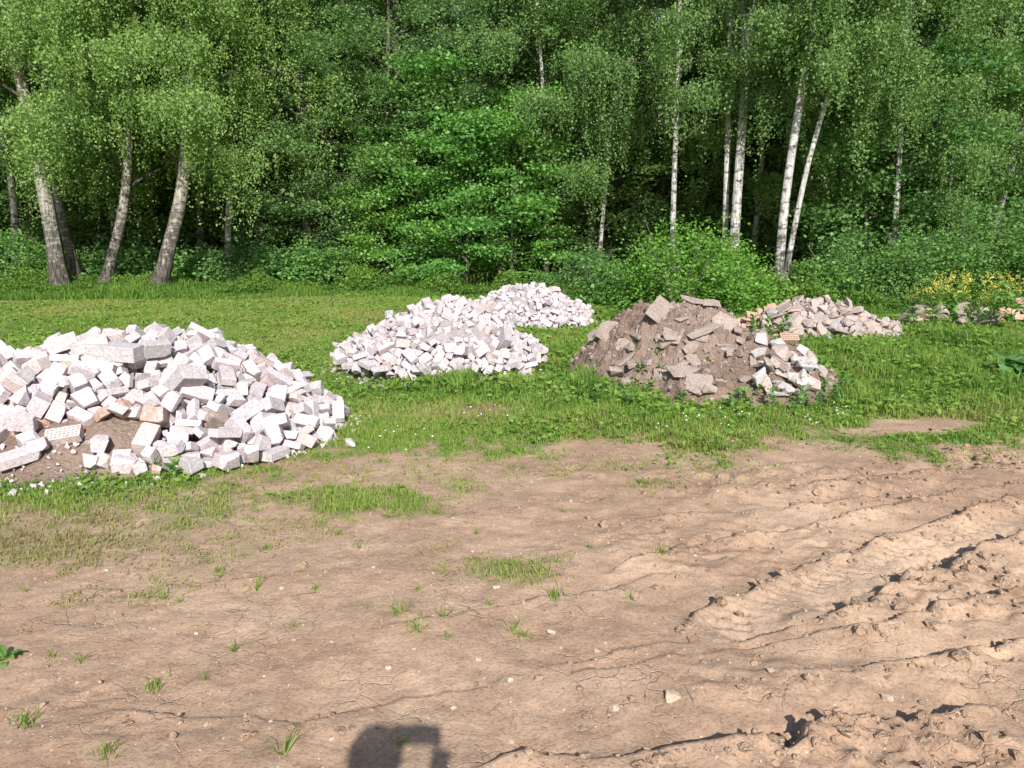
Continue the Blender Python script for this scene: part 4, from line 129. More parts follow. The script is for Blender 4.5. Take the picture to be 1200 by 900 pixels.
HIDDEN = set('birch_tree.014 broadleaf_tree birch_tree.021 birch_tree.022 broadleaf_tree.011 broadleaf_tree.012 birch_tree.023 birch_tree.024 broadleaf_tree.014 broadleaf_tree.018 birch_tree.027 broadleaf_tree.020 birch_tree.028 birch_tree.029 broadleaf_tree.021 broadleaf_tree.022 broadleaf_tree.023 birch_tree.030 broadleaf_tree.024 birch_tree.031 broadleaf_tree.025 broadleaf_tree.026 broadleaf_tree.027 broadleaf_tree.028 birch_tree.032 broadleaf_tree.029 birch_tree.033 birch_tree.034 birch_tree.035 broadleaf_tree.030 broadleaf_tree.031 birch_tree.036 birch_tree.037 birch_tree.038 broadleaf_tree.032 broadleaf_tree.033 broadleaf_tree.034 broadleaf_tree.035 broadleaf_tree.036 birch_tree.039 broadleaf_tree.037 broadleaf_tree.038 birch_tree.040 sapling sapling.007 sapling.016 sapling.017 sapling.018 sapling.019 sapling.021 sapling.022 sapling.023 sapling.024 sapling.025 sapling.026 sapling.027 sapling.028 sapling.029 sapling.030 sapling.031 sapling.032 sapling.033 sapling.034 sapling.035 sapling.036 sapling.037 sapling.038 sapling.039 sapling.040 sapling.041 sapling.042 sapling.043 sapling.044 sapling.045 sapling.046 sapling.047 sapling.048 sapling.049 sapling.050 sapling.051 sapling.052 sapling.053 sapling.054 sapling.055 sapling.056 sapling.057 sapling.058 sapling.059 sapling.060 sapling.061 sapling.062 sapling.063 sapling.064 sapling.065 sapling.066 sapling.067 sapling.068 sapling.069 sapling.070 sapling.071 sapling.072 sapling.073 sapling.074 sapling.075 sapling.076 sapling.077 sapling.078 sapling.079 sapling.080 sapling.081 sapling.082 sapling.083 sapling.084 sapling.085 sapling.086 sapling.087 sapling.088 sapling.089 sapling.090 sapling.091 sapling.092 sapling.093 sapling.094 brick.007 brick.008 brick.020 brick.049 brick.068 brick.105 concrete_chunk.007 concrete_chunk.008 concrete_chunk.014 concrete_chunk.019 concrete_chunk.024 concrete_chunk.032 concrete_chunk.035 concrete_chunk.041 concrete_chunk.042 concrete_chunk.046 concrete_chunk.048 concrete_chunk.049 concrete_chunk.056 concrete_chunk.057 concrete_chunk.059 concrete_chunk.070 concrete_chunk.073 concrete_chunk.075 concrete_chunk.079 concrete_chunk.080 concrete_chunk.098 concrete_chunk.103 concrete_chunk.112 concrete_chunk.114 concrete_chunk.116 concrete_chunk.118 concrete_chunk.119 concrete_chunk.121 concrete_chunk.122 concrete_chunk.124 concrete_chunk.134 concrete_chunk.141 brick.312 concrete_chunk.158 concrete_chunk.159 concrete_chunk.166 concrete_chunk.204 concrete_chunk.231 concrete_chunk.233 concrete_chunk.235 concrete_chunk.236 concrete_chunk.237 concrete_chunk.238 concrete_chunk.245 concrete_chunk.247 concrete_chunk.255 concrete_chunk.257 concrete_chunk.262 concrete_chunk.267 ragwort_plant'.split())

# ------------------------------------------------------------------ scene, small helpers
S = bpy.context.scene
COL = S.collection
R0 = np.random.default_rng(42)

def tag(o, label=None, cat=None, group=None, kind=None):
    if label: o['label'] = label
    if cat: o['category'] = cat
    if group: o['group'] = group
    if kind: o['kind'] = kind
    return o

def link(name, me, m=None, parent=None):
    o = bpy.data.objects.new(name, me); COL.objects.link(o)
    if m is not None:
        me.materials.clear(); me.materials.append(m)
    if parent: o.parent = parent
    return o

def empty(name, loc, rz=0):
    o = bpy.data.objects.new(name, None); COL.objects.link(o)
    o.location = loc; o.rotation_euler = (0, 0, rz); o.empty_display_size = .2
    return o

def np_mesh(name, V, F, smooth=False, attrs=None):
    """V (n,3), F (m,k) all faces with k corners."""
    me = bpy.data.meshes.new(name); V = np.asarray(V, np.float32); F = np.asarray(F, np.int32)
    m, k = F.shape
    me.vertices.add(len(V)); me.vertices.foreach_set('co', V.ravel())
    me.loops.add(m * k); me.loops.foreach_set('vertex_index', F.ravel())
    me.polygons.add(m); me.polygons.foreach_set('loop_start', np.arange(0, m * k, k, dtype=np.int32))
    me.polygons.foreach_set('use_smooth', np.full(m, smooth))
    me.update(calc_edges=True)
    for n, a in (attrs or {}).items():
        at = me.attributes.new(n, 'FLOAT', 'POINT'); at.data.foreach_set('value', np.asarray(a, np.float32))
    return me

def bm_mesh(bm, name, smooth=False):
    me = bpy.data.meshes.new(name)
    for f in bm.faces: f.smooth = smooth
    bm.to_mesh(me); bm.free(); return me

# value noise, vectorised
_T = np.random.default_rng(7).random((256, 256)).astype(np.float32)
def vnoise(x, y):
    x = np.asarray(x, float); y = np.asarray(y, float)
    i = np.floor(x).astype(int); j = np.floor(y).astype(int); u = x - i; v = y - j
    u = u * u * (3 - 2 * u); v = v * v * (3 - 2 * v)
    a = _T[i & 255, j & 255]; b = _T[(i + 1) & 255, j & 255]; c = _T[i & 255, (j + 1) & 255]; d = _T[(i + 1) & 255, (j + 1) & 255]
    return (a * (1 - u) + b * u) * (1 - v) + (c * (1 - u) + d * u) * v - .5
def fbm(x, y, o=4, ox=0):
    s = 0; a = 1.
    for k in range(o):
        s = s + a * vnoise(x * 2 ** k + 17.3 * k + ox, y * 2 ** k + 9.1 * k + ox * .7); a *= .5
    return s
def sstep(a, b, x):
    t = np.clip((x - a) / (b - a), 0, 1); return t * t * (3 - 2 * t)

# ------------------------------------------------------------------ materials
def M(name, rough=.9, spec=.2):
    m = bpy.data.materials.new(name); m.use_nodes = True
    nt = m.node_tree; b = nt.nodes['Principled BSDF']
    b.inputs['Roughness'].default_value = rough; b.inputs['Specular IOR Level'].default_value = spec
    return m, nt, b
def N(nt, t, **kw):
    n = nt.nodes.new(t)
    for k, v in kw.items():
        if k.startswith('i_'):
            n.inputs[k[2:].replace('_', ' ')].default_value = v
        else: setattr(n, k, v)
    return n
def ramp(nt, stops, fac):
    r = nt.nodes.new('ShaderNodeValToRGB'); e = r.color_ramp.elements
    while len(e) < len(stops): e.new(.5)
    for q, (p, c) in zip(e, stops):
        q.position = p; q.color = (*c, 1) if len(c) == 3 else c
    nt.links.new(fac, r.inputs['Fac']); return r.outputs['Color']
def mix(nt, a, b, fac, mode='MIX'):
    n = nt.nodes.new('ShaderNodeMix'); n.data_type = 'RGBA'; n.blend_type = mode
    for i, v in ((6, a), (7, b), (0, fac)):
        if hasattr(v, 'links'): nt.links.new(v, n.inputs[i])
        else: n.inputs[i].default_value = (*v, 1) if isinstance(v, tuple) else v
    return n.outputs[2]
def noise_tex(nt, scale, detail=4, vec=None, rough=.6, dist=0):
    n = N(nt, 'ShaderNodeTexNoise'); n.inputs['Scale'].default_value = scale; n.inputs['Detail'].default_value = detail
    n.inputs['Roughness'].default_value = rough; n.inputs['Distortion'].default_value = dist
    if vec is not None: nt.links.new(vec, n.inputs['Vector'])
    return n.outputs['Fac']
def bump(nt, b, h, strength=.5, dist=.01):
    n = nt.nodes.new('ShaderNodeBump'); n.inputs['Strength'].default_value = strength; n.inputs['Distance'].default_value = dist
    nt.links.new(h, n.inputs['Height']); nt.links.new(n.outputs[0], b.inputs['Normal'])
def math_n(nt, op, a, b):
    n = nt.nodes.new('ShaderNodeMath'); n.operation = op
    for i, v in ((0, a), (1, b)):
        if hasattr(v, 'links'): nt.links.new(v, n.inputs[i])
        else: n.inputs[i].default_value = v
    return n.outputs[0]

def brick_mat(name, c1, c2, stain, stain_at=.56, dust=None):
    m, nt, b = M(name, .92, .15)
    g = N(nt, 'ShaderNodeNewGeometry'); pos = g.outputs['Position']; ri = g.outputs['Random Per Island']
    oi = N(nt, 'ShaderNodeObjectInfo').outputs['Random']
    rr = math_n(nt, 'FRACT', math_n(nt, 'ADD', ri, oi), 0)
    base = mix(nt, c1, c2, rr)
    n1 = noise_tex(nt, 9, 5, pos)
    st = ramp(nt, [(stain_at, (0, 0, 0)), (stain_at + .12, (1, 1, 1))], n1)
    col = mix(nt, base, stain, math_n(nt, 'MULTIPLY', st, .85))
    st2 = ramp(nt, [(.52, (0, 0, 0)), (.60, (1, 1, 1))], noise_tex(nt, 26, 5, pos, .7))
    col = mix(nt, col, stain, math_n(nt, 'MULTIPLY', st2, .5))
    n2 = noise_tex(nt, 60, 3, pos)
    col = mix(nt, col, ramp(nt, [(.3, (.60, .60, .60)), (.6, (1, 1, 1))], n2), 1., 'MULTIPLY')
    if dust:
        col = mix(nt, col, dust, ramp(nt, [(.5, (0, 0, 0)), (.62, (1, 1, 1))], noise_tex(nt, 5, 3, pos)))
    nt.links.new(col, b.inputs['Base Color'])
    bump(nt, b, math_n(nt, 'ADD', n2, noise_tex(nt, 200, 2, pos)), .35, .006)
    return m
MB = {
 'white': brick_mat('white_brick', (.61, .535, .545), (.55, .475, .48), (.44, .39, .385)),
 'pinkish': brick_mat('pinkish_brick', (.60, .50, .475), (.56, .45, .415), (.6, .57, .56)),
 'grey': brick_mat('grey_mortar_brick', (.51, .47, .465), (.44, .405, .40), (.6, .55, .545)),
 'orange': brick_mat('orange_brick', (.52, .29, .215), (.50, .33, .265), (.58, .50, .48), .53),
}
MC = {
 'pale pink': brick_mat('pink_concrete', (.48, .37, .32), (.42, .34, .30), (.36, .29, .25)),
 'grey': brick_mat('grey_concrete', (.40, .365, .35), (.47, .43, .41), (.33, .29, .26)),
 'orange': brick_mat('orange_rubble', (.50, .29, .19), (.56, .36, .26), (.6, .5, .43)),
 'white': brick_mat('white_concrete', (.55, .51, .49), (.48, .44, .42), (.40, .36, .33)),
 'tan': brick_mat('earthy_concrete', (.32, .25, .21), (.38, .31, .265), (.25, .19, .155)),
}
def soil_mat(name, cols, scale=1, bs=.9):
    m, nt, b = M(name, .95, .1)
    pos = N(nt, 'ShaderNodeNewGeometry').outputs['Position']
    col = ramp(nt, [(.32, cols[0]), (.5, cols[1]), (.68, cols[2])], noise_tex(nt, 1.6 * scale, 6, pos, .65))
    n2 = noise_tex(nt, 45 * scale, 4, pos)
    col = mix(nt, col, ramp(nt, [(.3, (.72, .70, .68)), (.62, (1, 1, 1))], n2), 1., 'MULTIPLY')
    nt.links.new(col, b.inputs['Base Color'])
    bump(nt, b, math_n(nt, 'ADD', math_n(nt, 'MULTIPLY', noise_tex(nt, 22 * scale, 5, pos), 1.5), n2), bs, .03)
    return m
M_SOIL = soil_mat('soil', [(.36, .245, .165), (.42, .29, .20), (.47, .335, .235)])
M_HEAP = soil_mat('heap_soil', [(.215, .15, .115), (.275, .198, .155), (.345, .26, .21)])
M_DUST = soil_mat('brick_dust', [(.42, .36, .34), (.52, .46, .44), (.60, .54, .52)], 2)

# ground: bare sandy loam where 'turf' is 0, thatch under the grass where it is 1
def ground_mat():
    m, nt, b = M('ground', .96, .1)
    pos = N(nt, 'ShaderNodeNewGeometry').outputs['Position']
    at = N(nt, 'ShaderNodeAttribute', attribute_name='turf').outputs['Fac']
    wet = N(nt, 'ShaderNodeAttribute', attribute_name='damp').outputs['Fac']
    big = noise_tex(nt, .8, 5, pos, .6, .4)
    col = ramp(nt, [(.30, (.325, .218, .150)), (.46, (.385, .264, .182)), (.58, (.43, .302, .210)), (.72, (.495, .358, .258))], big)
    mid = noise_tex(nt, 6, 6, pos, .7)
    col = mix(nt, col, ramp(nt, [(.35, (.80, .77, .74)), (.65, (1.06, 1.05, 1.04))], mid), 1., 'MULTIPLY')
    col = mix(nt, col, (.42, .31, .22), math_n(nt, 'MULTIPLY', wet, .6))
    fine = noise_tex(nt, 70, 4, pos, .7)
    col = mix(nt, col, ramp(nt, [(.34, (.70, .68, .66)), (.50, (1, 1, 1)), (.72, (1.10, 1.09, 1.08))], fine), 1., 'MULTIPLY')
    vo = N(nt, 'ShaderNodeTexVoronoi', feature='F1'); vo.inputs['Scale'].default_value = 38; nt.links.new(pos, vo.inputs['Vector'])
    peb = ramp(nt, [(.10, (1, 1, 1)), (.16, (0, 0, 0))], vo.outputs['Distance'])
    sel = math_n(nt, 'GREATER_THAN', N_sep(nt, vo.outputs['Color']), .86)
    col = mix(nt, col, (.56, .46, .37), math_n(nt, 'MULTIPLY', peb, sel))
    th = ramp(nt, [(.3, (.10, .13, .04)), (.6, (.17, .19, .06)), (.75, (.26, .24, .11))], noise_tex(nt, 5, 5, pos, .7))
    tm = ramp(nt, [(.35, (0, 0, 0)), (.95, (1, 1, 1))], math_n(nt, 'ADD', at, math_n(nt, 'MULTIPLY', math_n(nt, 'SUBTRACT', noise_tex(nt, 14, 5, pos, .75), .5), 1.1)))
    col = mix(nt, col, th, tm)
    nt.links.new(col, b.inputs['Base Color'])
    wv = nt.nodes.new('ShaderNodeVectorMath'); wv.operation = 'ADD'; nt.links.new(pos, wv.inputs[0])
    wn = N(nt, 'ShaderNodeTexNoise'); wn.inputs['Scale'].default_value = 7; wn.inputs['Detail'].default_value = 4; nt.links.new(pos, wn.inputs['Vector'])
    ws = nt.nodes.new('ShaderNodeVectorMath'); ws.operation = 'SCALE'; ws.inputs['Scale'].default_value = .16; nt.links.new(wn.outputs['Color'], ws.inputs[0]); nt.links.new(ws.outputs[0], wv.inputs[1])
    ve = N(nt, 'ShaderNodeTexVoronoi', feature='DISTANCE_TO_EDGE'); ve.inputs['Scale'].default_value = 8.5; nt.links.new(wv.outputs[0], ve.inputs['Vector'])
    crack = math_n(nt, 'MULTIPLY', ramp(nt, [(.0, (1, 1, 1)), (.035, (0, 0, 0))], ve.outputs['Distance']), ramp(nt, [(.50, (0, 0, 0)), (.60, (1, 1, 1))], noise_tex(nt, 2.2, 3, pos)))
    mid = math_n(nt, 'SUBTRACT', mid, math_n(nt, 'MULTIPLY', crack, .55))
    h = math_n(nt, 'ADD', math_n(nt, 'MULTIPLY', mid, 1.3), math_n(nt, 'ADD', math_n(nt, 'MULTIPLY', noise_tex(nt, 26, 5, pos, .7), .8), math_n(nt, 'MULTIPLY', fine, .5)))
    bump(nt, b, h, .55, .014)
    return m
def N_sep(nt, c):
    n = nt.nodes.new('ShaderNodeSeparateColor'); nt.links.new(c, n.inputs[0]); return n.outputs[0]
M_GROUND = ground_mat()

def leaf_mat(name, dark, light, trans=.35, attr=None, objcol=False, rough=.55, spec=.3):
    """Leaves: a per-leaf random tone, a diffuse face and light passing through."""
    m = bpy.data.materials.new(name); m.use_nodes = True; nt = m.node_tree; b = nt.nodes['Principled BSDF']
    out = nt.nodes['Material Output']
    if attr: f = N(nt, 'ShaderNodeAttribute', attribute_name=attr).outputs['Fac']
    else: f = N(nt, 'ShaderNodeNewGeometry').outputs['Random Per Island']
    col = ramp(nt, [(0, dark), (1, light)] if not isinstance(light, list) else [(0, dark)] + light, f)
    if objcol:
        col = mix(nt, col, N(nt, 'ShaderNodeObjectInfo').outputs['Color'], 1., 'MULTIPLY')
    nt.links.new(col, b.inputs['Base Color']); b.inputs['Roughness'].default_value = rough; b.inputs['Specular IOR Level'].default_value = spec
    t = nt.nodes.new('ShaderNodeBsdfTranslucent')
    nt.links.new(mix(nt, col, (1.15, 1.25, .55), 1., 'MULTIPLY'), t.inputs['Color'])
    mx = nt.nodes.new('ShaderNodeMixShader'); mx.inputs[0].default_value = trans
    nt.links.new(b.outputs[0], mx.inputs[1]); nt.links.new(t.outputs[0], mx.inputs[2]); nt.links.new(mx.outputs[0], out.inputs['Surface'])
    return m
M_LEAF = leaf_mat('leaf', (.085, .165, .048), (.255, .37, .135), .42, objcol=True)
M_GRASS = leaf_mat('grass_blade', (.07, .155, .026), [(.40, (.20, .325, .055)), (.70, (.32, .36, .095)), (1, (.31, .25, .13))], .4, attr='tint', rough=.6, spec=.2)
M_YELLOW, _nt, _b = M('yellow_petal', .6); _b.inputs['Base Color'].default_value = (.56, .49, .09, 1)
M_PETAL, _nt, _b = M('white_petal', .6); _b.inputs['Base Color'].default_value = (.8, .8, .74, 1)
M_STEM, _nt, _b = M('green_stem', .6); _b.inputs['Base Color'].default_value = (.10, .16, .04, 1)

def bark_mat(name, white, dark, amount):
    m, nt, b = M(name, .8, .2)
    tc = N(nt, 'ShaderNodeTexCoord').outputs['Object']
    mp = N(nt, 'ShaderNodeMapping'); mp.inputs['Scale'].default_value = (3, 3, 7); nt.links.new(tc, mp.inputs['Vector'])
    n1 = noise_tex(nt, 1.6, 5, mp.outputs[0], .7)
    age = N(nt, 'ShaderNodeAttribute', attribute_name='age').outputs['Fac']      # 1 at the rough old foot of the trunk
    v = math_n(nt, 'ADD', n1, math_n(nt, 'MULTIPLY', age, .22))
    col = ramp(nt, [(amount, white), (amount + .10, dark)], v)
    col = mix(nt, col, (.30, .27, .23), math_n(nt, 'MULTIPLY', noise_tex(nt, 4, 4, tc), .45))
    col = mix(nt, col, (.10, .085, .07), math_n(nt, 'MULTIPLY', math_n(nt, 'GREATER_THAN', age, 1.5), .85))
    mp2 = N(nt, 'ShaderNodeMapping'); mp2.inputs['Scale'].default_value = (9, 9, 1.6); nt.links.new(tc, mp2.inputs['Vector'])
    fis = ramp(nt, [(.40, (1, 1, 1)), (.52, (0, 0, 0))], noise_tex(nt, 2.2, 5, mp2.outputs[0], .75))
    col = mix(nt, col, (.045, .038, .032), math_n(nt, 'MULTIPLY', fis, math_n(nt, 'MINIMUM', math_n(nt, 'ADD', math_n(nt, 'MULTIPLY', age, 1.1), .18), 1)))
    nt.links.new(col, b.inputs['Base Color']); bump(nt, b, math_n(nt, 'SUBTRACT', v, fis), .7, .025)
    return m
M_BIRCH = bark_mat('birch_bark', (.62, .60, .56), (.07, .06, .05), .53)
M_OLD_SHADED = bark_mat('old_shaded_birch_bark', (.40, .365, .32), (.08, .068, .055), .50)  # dirty brown-grey bark of thick trunks, its white also dulled to paint in shade
M_BARK = bark_mat('grey_bark', (.15, .13, .105), (.07, .06, .05), .5)

# ------------------------------------------------------------------ the ground: turf edge, ruts, ridges
def gpts(pts):
    return np.array([on_ground(*p)[:2] for p in pts])
# where the turf stops and bare soil begins, seen from left to right
EDGE = gpts([(-700, 600), (-300, 600), (0, 598), (60, 600), (130, 592), (200, 580), (260, 560), (320, 550), (400, 546), (470, 538), (560, 530), (640, 520), (700, 516), (740, 524), (790, 536), (850, 538), (885, 528), (930, 520), (1000, 519), (1060, 519), (1130, 515), (1200, 518), (1300, 518), (1700, 500), (2200, 500)])
_o = np.argsort(EDGE[:, 0]); EDGE = EDGE[_o]
def patch(px, py, rx, ry, dens, dry):
    c = on_ground(px, py); e = on_ground(px + rx, py); a = on_ground(px, py - ry); b = on_ground(px, py + ry)
    return (c[0], c[1], e[0] - c[0], (a[1] - b[1]) / 2, dens, dry)
PATCH = [patch(*p) for p in [
 (40, 630, 240, 66, .62, .95), (190, 625, 140, 68, .55, .85), (255, 590, 100, 36, .75, .45), (60, 590, 200, 30, .6, .6), (350, 600, 120, 40, .35, .5), (450, 560, 160, 26, .4, .45), (620, 545, 120, 22, .35, .4), (780, 548, 120, 14, .35, .4), (410, 585, 105, 24, .95, .12), (340, 575, 40, 22, .8, .1),
 (470, 595, 60, 16, .7, .3), (580, 668, 78, 22, .8, .45), (640, 655, 40, 10, .5, .3), (765, 567, 32, 10, .6, .75), (520, 640, 50, 14, .3, .8),
 (185, 690, 46, 16, .55, .25), (280, 640, 36, 20, .5, .4), (700, 580, 40, 12, .2, .5), (600, 560, 60, 16, .35, .4), (540, 570, 60, 20, .5, .3),
 (110, 575, 160, 24, .9, .35), (90, 680, 80, 18, .22, .7), (1050, 516, 46, 7, .9, .1), (980, 512, 40, 8, .7, .2), (10, 768, 22, 8, .5, .1), (0, 660, 60, 20, .35, .8)]]
BARE = [patch(*p) for p in [(1090, 500, 75, 9, 1, 0), (1040, 506, 50, 5, 1, 0), (20, 350, 40, 5, .8, 0), (320, 570, 26, 10, .7, 0), (560, 482, 40, 7, .55, 0), (720, 525, 60, 8, .6, 0)]]
def turf(x, y):
    """1 where grass covers the soil, 0 where it is bare; also how dry the grass is."""
    yb = np.interp(x, EDGE[:, 0], EDGE[:, 1])
    n = fbm(x * 1.3, y * 1.3, 4); nh = fbm(x * 6.5, y * 6.5, 4, 4)
    t = sstep(-.75, .75, y - yb + n * .8 + nh * .9)
    dry = np.zeros_like(t)
    n2 = fbm(x * 3.1, y * 3.1, 4, 5)
    for cx, cy, rx, ry, de, dr in PATCH:
        q = np.sqrt(((x - cx) / rx) ** 2 + ((y - cy) / ry) ** 2)
        w = de * sstep(1.35, .1, q + n2 * .7 + nh * .9)
        dry = np.where(w > t, dr, dry); t = np.maximum(t, w)
    for cx, cy, rx, ry, de, dr in BARE:
        q = np.sqrt(((x - cx) / rx) ** 2 + ((y - cy) / ry) ** 2)
        t = t * (1 - de * sstep(1.2, .5, q + n2 * .8))
    return t, dry

def sdist(P, x, y):
    """Signed distance to a polyline (positive on its left) and the run along it."""
    best = np.full(x.shape, 1e9); sg = np.zeros(x.shape); al = np.zeros(x.shape); run = 0
    for a, b in zip(P[:-1], P[1:]):
        d = b - a; L = math.hypot(*d); u = d / L
        t = np.clip((x - a[0]) * u[0] + (y - a[1]) * u[1], 0, L)
        dx, dy = x - a[0] - u[0] * t, y - a[1] - u[1] * t
        q = np.hypot(dx, dy); s = u[0] * dy - u[1] * dx
        k = q < best
        best = np.where(k, q, best); sg = np.where(k, s, sg); al = np.where(k, run + t, al); run += L
    ends = np.minimum(al, run - al)
    return np.sign(sg) * best, al, sstep(-.01, .25, ends)
# ridge crests pushed up by tyres: (pixels of the crest, height, drop beyond it, raggedness)
RIDGE = [
 ([(790, 738), (830, 712), (880, 690), (960, 660), (1030, 636), (1110, 612), (1230, 580)], .050, .045, .03),
 ([(940, 728), (985, 718), (1015, 712), (1060, 688), (1110, 668), (1160, 648), (1240, 622)], .055, .05, .035),
 ([(1000, 745), (1070, 722), (1130, 708), (1240, 690)], .025, .03, .03),
 ([(850, 800), (880, 790), (945, 788), (985, 784), (1050, 778), (1125, 774), (1160, 764), (1240, 742)], .035, .04, .02),
 ([(540, 899), (620, 893), (720, 889), (820, 884), (862, 874), (905, 862), (960, 852), (1030, 853), (1100, 846), (1240, 830)], .045, .05, .02),
 ([(760, 818), (690, 822), (620, 828), (560, 826)], -.02, .02, .02),
 ([(60, 836), (150, 838), (240, 838), (320, 842), (420, 838)], .018, .025, .02),
 ([(700, 668), (760, 655), (800, 640), (860, 632), (960, 615), (1080, 585), (1240, 560)], .028, .03, .03),
 ([(760, 575), (850, 570), (930, 572), (1020, 560), (1100, 553), (1240, 545)], .03, .03, .03),
 ([(720, 610), (800, 606), (900, 598), (1010, 588), (1060, 578)], .025, .03, .03),
 ([(300, 862), (420, 832), (560, 800), (720, 766), (850, 742)], .012, .016, .03),
 ([(420, 742), (560, 712), (700, 694), (800, 668)], .012, .014, .03),
 ([(640, 800), (780, 774), (940, 750), (1060, 735)], .014, .016, .03),
 ([(0, 700), (120, 690), (220, 684), (350, 670)], .012, .012, .02),
]
RIDGE = [(gpts(p), a, b, c) for p, a, b, c in RIDGE]
TR_A, TR_B = RIDGE[0][0], RIDGE[1][0]
CLODBED = [patch(*p) for p in [(1060, 880, 200, 40, 1, 0), (1150, 700, 110, 34, .8, 0), (1120, 640, 90, 16, .6, 0), (920, 560, 260, 26, .5, 0), (900, 640, 160, 30, .4, 0), (1000, 800, 200, 24, .3, 0), (80, 850, 110, 50, .25, 0), (1160, 540, 60, 14, .9, 0), (760, 640, 60, 30, .4, 0)]]
def rough_at(x, y):
    r = np.zeros_like(x)
    n = fbm(x * 2.3, y * 2.3, 3, 9)
    for cx, cy, rx, ry, de, _ in CLODBED:
        q = np.sqrt(((x - cx) / rx) ** 2 + ((y - cy) / ry) ** 2)
        r = np.maximum(r, de * sstep(1.3, .6, q + n * .7))
    return r
HOLE = [(on_ground(905, 858), .10, .05, .07), (on_ground(985, 786), .05, .02, .04), (on_ground(1160, 752), .07, .025, .04), (on_ground(1170, 770), .06, .02, .04)]
def ground_h(x, y, full=True):
    x = np.asarray(x, float); y = np.asarray(y, float)
    z = zb(x, y)
    far = sstep(9, 5, y) * sstep(9, 6, np.abs(x))
    z = z + .05 * fbm(x * .45, y * .45, 3, 3) * sstep(2, 6, y)
    if not full: return z
    tf, _ = turf(x, y)
    bare = (1 - tf * .8) * far
    rg = rough_at(x, y)
    z = z + bare * (.022 * fbm(x * 2.2, y * 2.2, 4, 1) + .010 * fbm(x * 11, y * 11, 4, 2))
    lump = np.abs(fbm(x * 9, y * 9, 4, 6))
    z = z + rg * far * (.075 * (.28 - lump) + .05 * fbm(x * 5, y * 5, 4, 8) + .02 * fbm(x * 30, y * 30, 2, 4))
    ju = fbm(x * 7, y * 7, 4, 11); jm = fbm(x * 3, y * 3, 3, 12)
    for P, a, b, rag in RIDGE:
        s, al, en = sdist(P, x, y)
        s = s + rag * 2.2 * ju
        mod = np.clip(.75 + 1.6 * jm, .1, 1.6) * en
        near = a * np.exp(np.minimum(s, 0) / .16)
        beyond = -b * np.exp(-np.maximum(s, 0) / .30)
        z = z + far * mod * np.where(s < 0, near, a + (beyond - a) * sstep(0, .022, s)) * np.exp(-(np.abs(s) / .55) ** 2)
    # the tyre print between the first two ridges: herringbone lugs
    sa, ala, ea = sdist(TR_A, x, y); sb, alb, eb = sdist(TR_B, x, y)
    inside = sstep(.02, .10, -sa) * sstep(.03, .12, sb) * ea
    wdt = np.maximum(sb - sa, .1); c = (sb / wdt - .5)
    ph = (ala + .35 * np.abs(c)) / .075
    lug = sstep(.1, .35, np.abs((ph % 1) - .5)) * sstep(.0, .06, np.abs(c))
    row = sstep(.05, .16, np.abs(((sb / .085) % 1) - .5))
    z = z - far * inside * (.022 + .022 * lug * row * np.clip(.7 + 2 * jm, .2, 1.2))
    for (c0, rx, ry, dp) in HOLE:
        z = z - dp * np.exp(-(((x - c0[0]) / rx) ** 2 + ((y - c0[1]) / ry) ** 2 + 1.2 * ju) ** 2)
    return z

def axis(fine0, fine1, step, lo, hi, g):
    a = list(np.arange(fine0, fine1, step)); s = step
    while a[-1] < hi: s *= g; a.append(a[-1] + min(s, 6))
    s = step
    while a[0] > lo: s *= g; a.insert(0, a[0] - min(s, 6))
    return np.array(a)
gx = axis(-2.6, 4.2, .018, -85, 85, 1.035)
gy = axis(1.5, 4.0, .012, -25, 110, 1.016)
GX, GY = np.meshgrid(gx, gy); GXf, GYf = GX.ravel(), GY.ravel()
GZ = ground_h(GXf, GYf)
TF, DRY = turf(GXf, GYf)
TF = np.maximum(TF, sstep(15, 18, GYf))
sA, _, eA = sdist(TR_A, GXf, GYf); sB, _, _ = sdist(TR_B, GXf, GYf)
damp = sstep(0, .15, -sA) * sstep(0, .15, sB) * eA
for cx, cy, rx, ry, de, _ in [patch(*p) for p in [(690, 800, 90, 14, .8, 0), (560, 750, 40, 8, .5, 0), (860, 700, 40, 14, .7, 0), (330, 720, 120, 14, .4, 0), (900, 780, 90, 14, .4, 0), (620, 700, 180, 10, .3, 0)]]:
    damp = np.maximum(damp, de * np.exp(-((GXf - cx) / rx) ** 2 - ((GYf - cy) / ry) ** 2))
nx, ny = len(gx), len(gy)
idx = np.arange(nx * ny).reshape(ny, nx)
F = np.stack([idx[:-1, :-1].ravel(), idx[:-1, 1:].ravel(), idx[1:, 1:].ravel(), idx[1:, :-1].ravel()], 1)
ground = link('ground', np_mesh('ground', np.stack([GXf, GYf, GZ], 1), F, True, {'turf': TF, 'damp': damp}), M_GROUND)
tag(ground, kind='structure')
print('ground', nx, ny)

# ------------------------------------------------------------------ grass
def blades(x, y, z, h, w, tint, r, lean=.5, seg2=True):
    n = len(x); a = r.random(n) * 6.283; b = a + r.normal(0, .5, n) + 1.57
    ux, uy = np.cos(a), np.sin(a); lx, ly = np.cos(b), np.sin(b)
    ln = np.abs(r.normal(0, lean, n)) * h
    B = np.stack([x, y, z], 1)
    s = np.stack([ux * w / 2, uy * w / 2, 0 * w], 1)
    mid = B + np.stack([lx * ln * .35, ly * ln * .35, h * .62], 1)
    tip = B + np.stack([lx * ln, ly * ln, h * np.clip(1.05 - .25 * (ln / np.maximum(h, 1e-4)), .35, 1)], 1)
    V = np.stack([B - s, B + s, mid + s * .75, mid - s * .75, tip], 1).reshape(-1, 3)
    k = np.arange(n) * 5
    T = np.concatenate([np.stack([k, k + 1, k + 2], 1), np.stack([k, k + 2, k + 3], 1), np.stack([k + 3, k + 2, k + 4], 1)])
    return V, T, np.repeat(tint, 5)

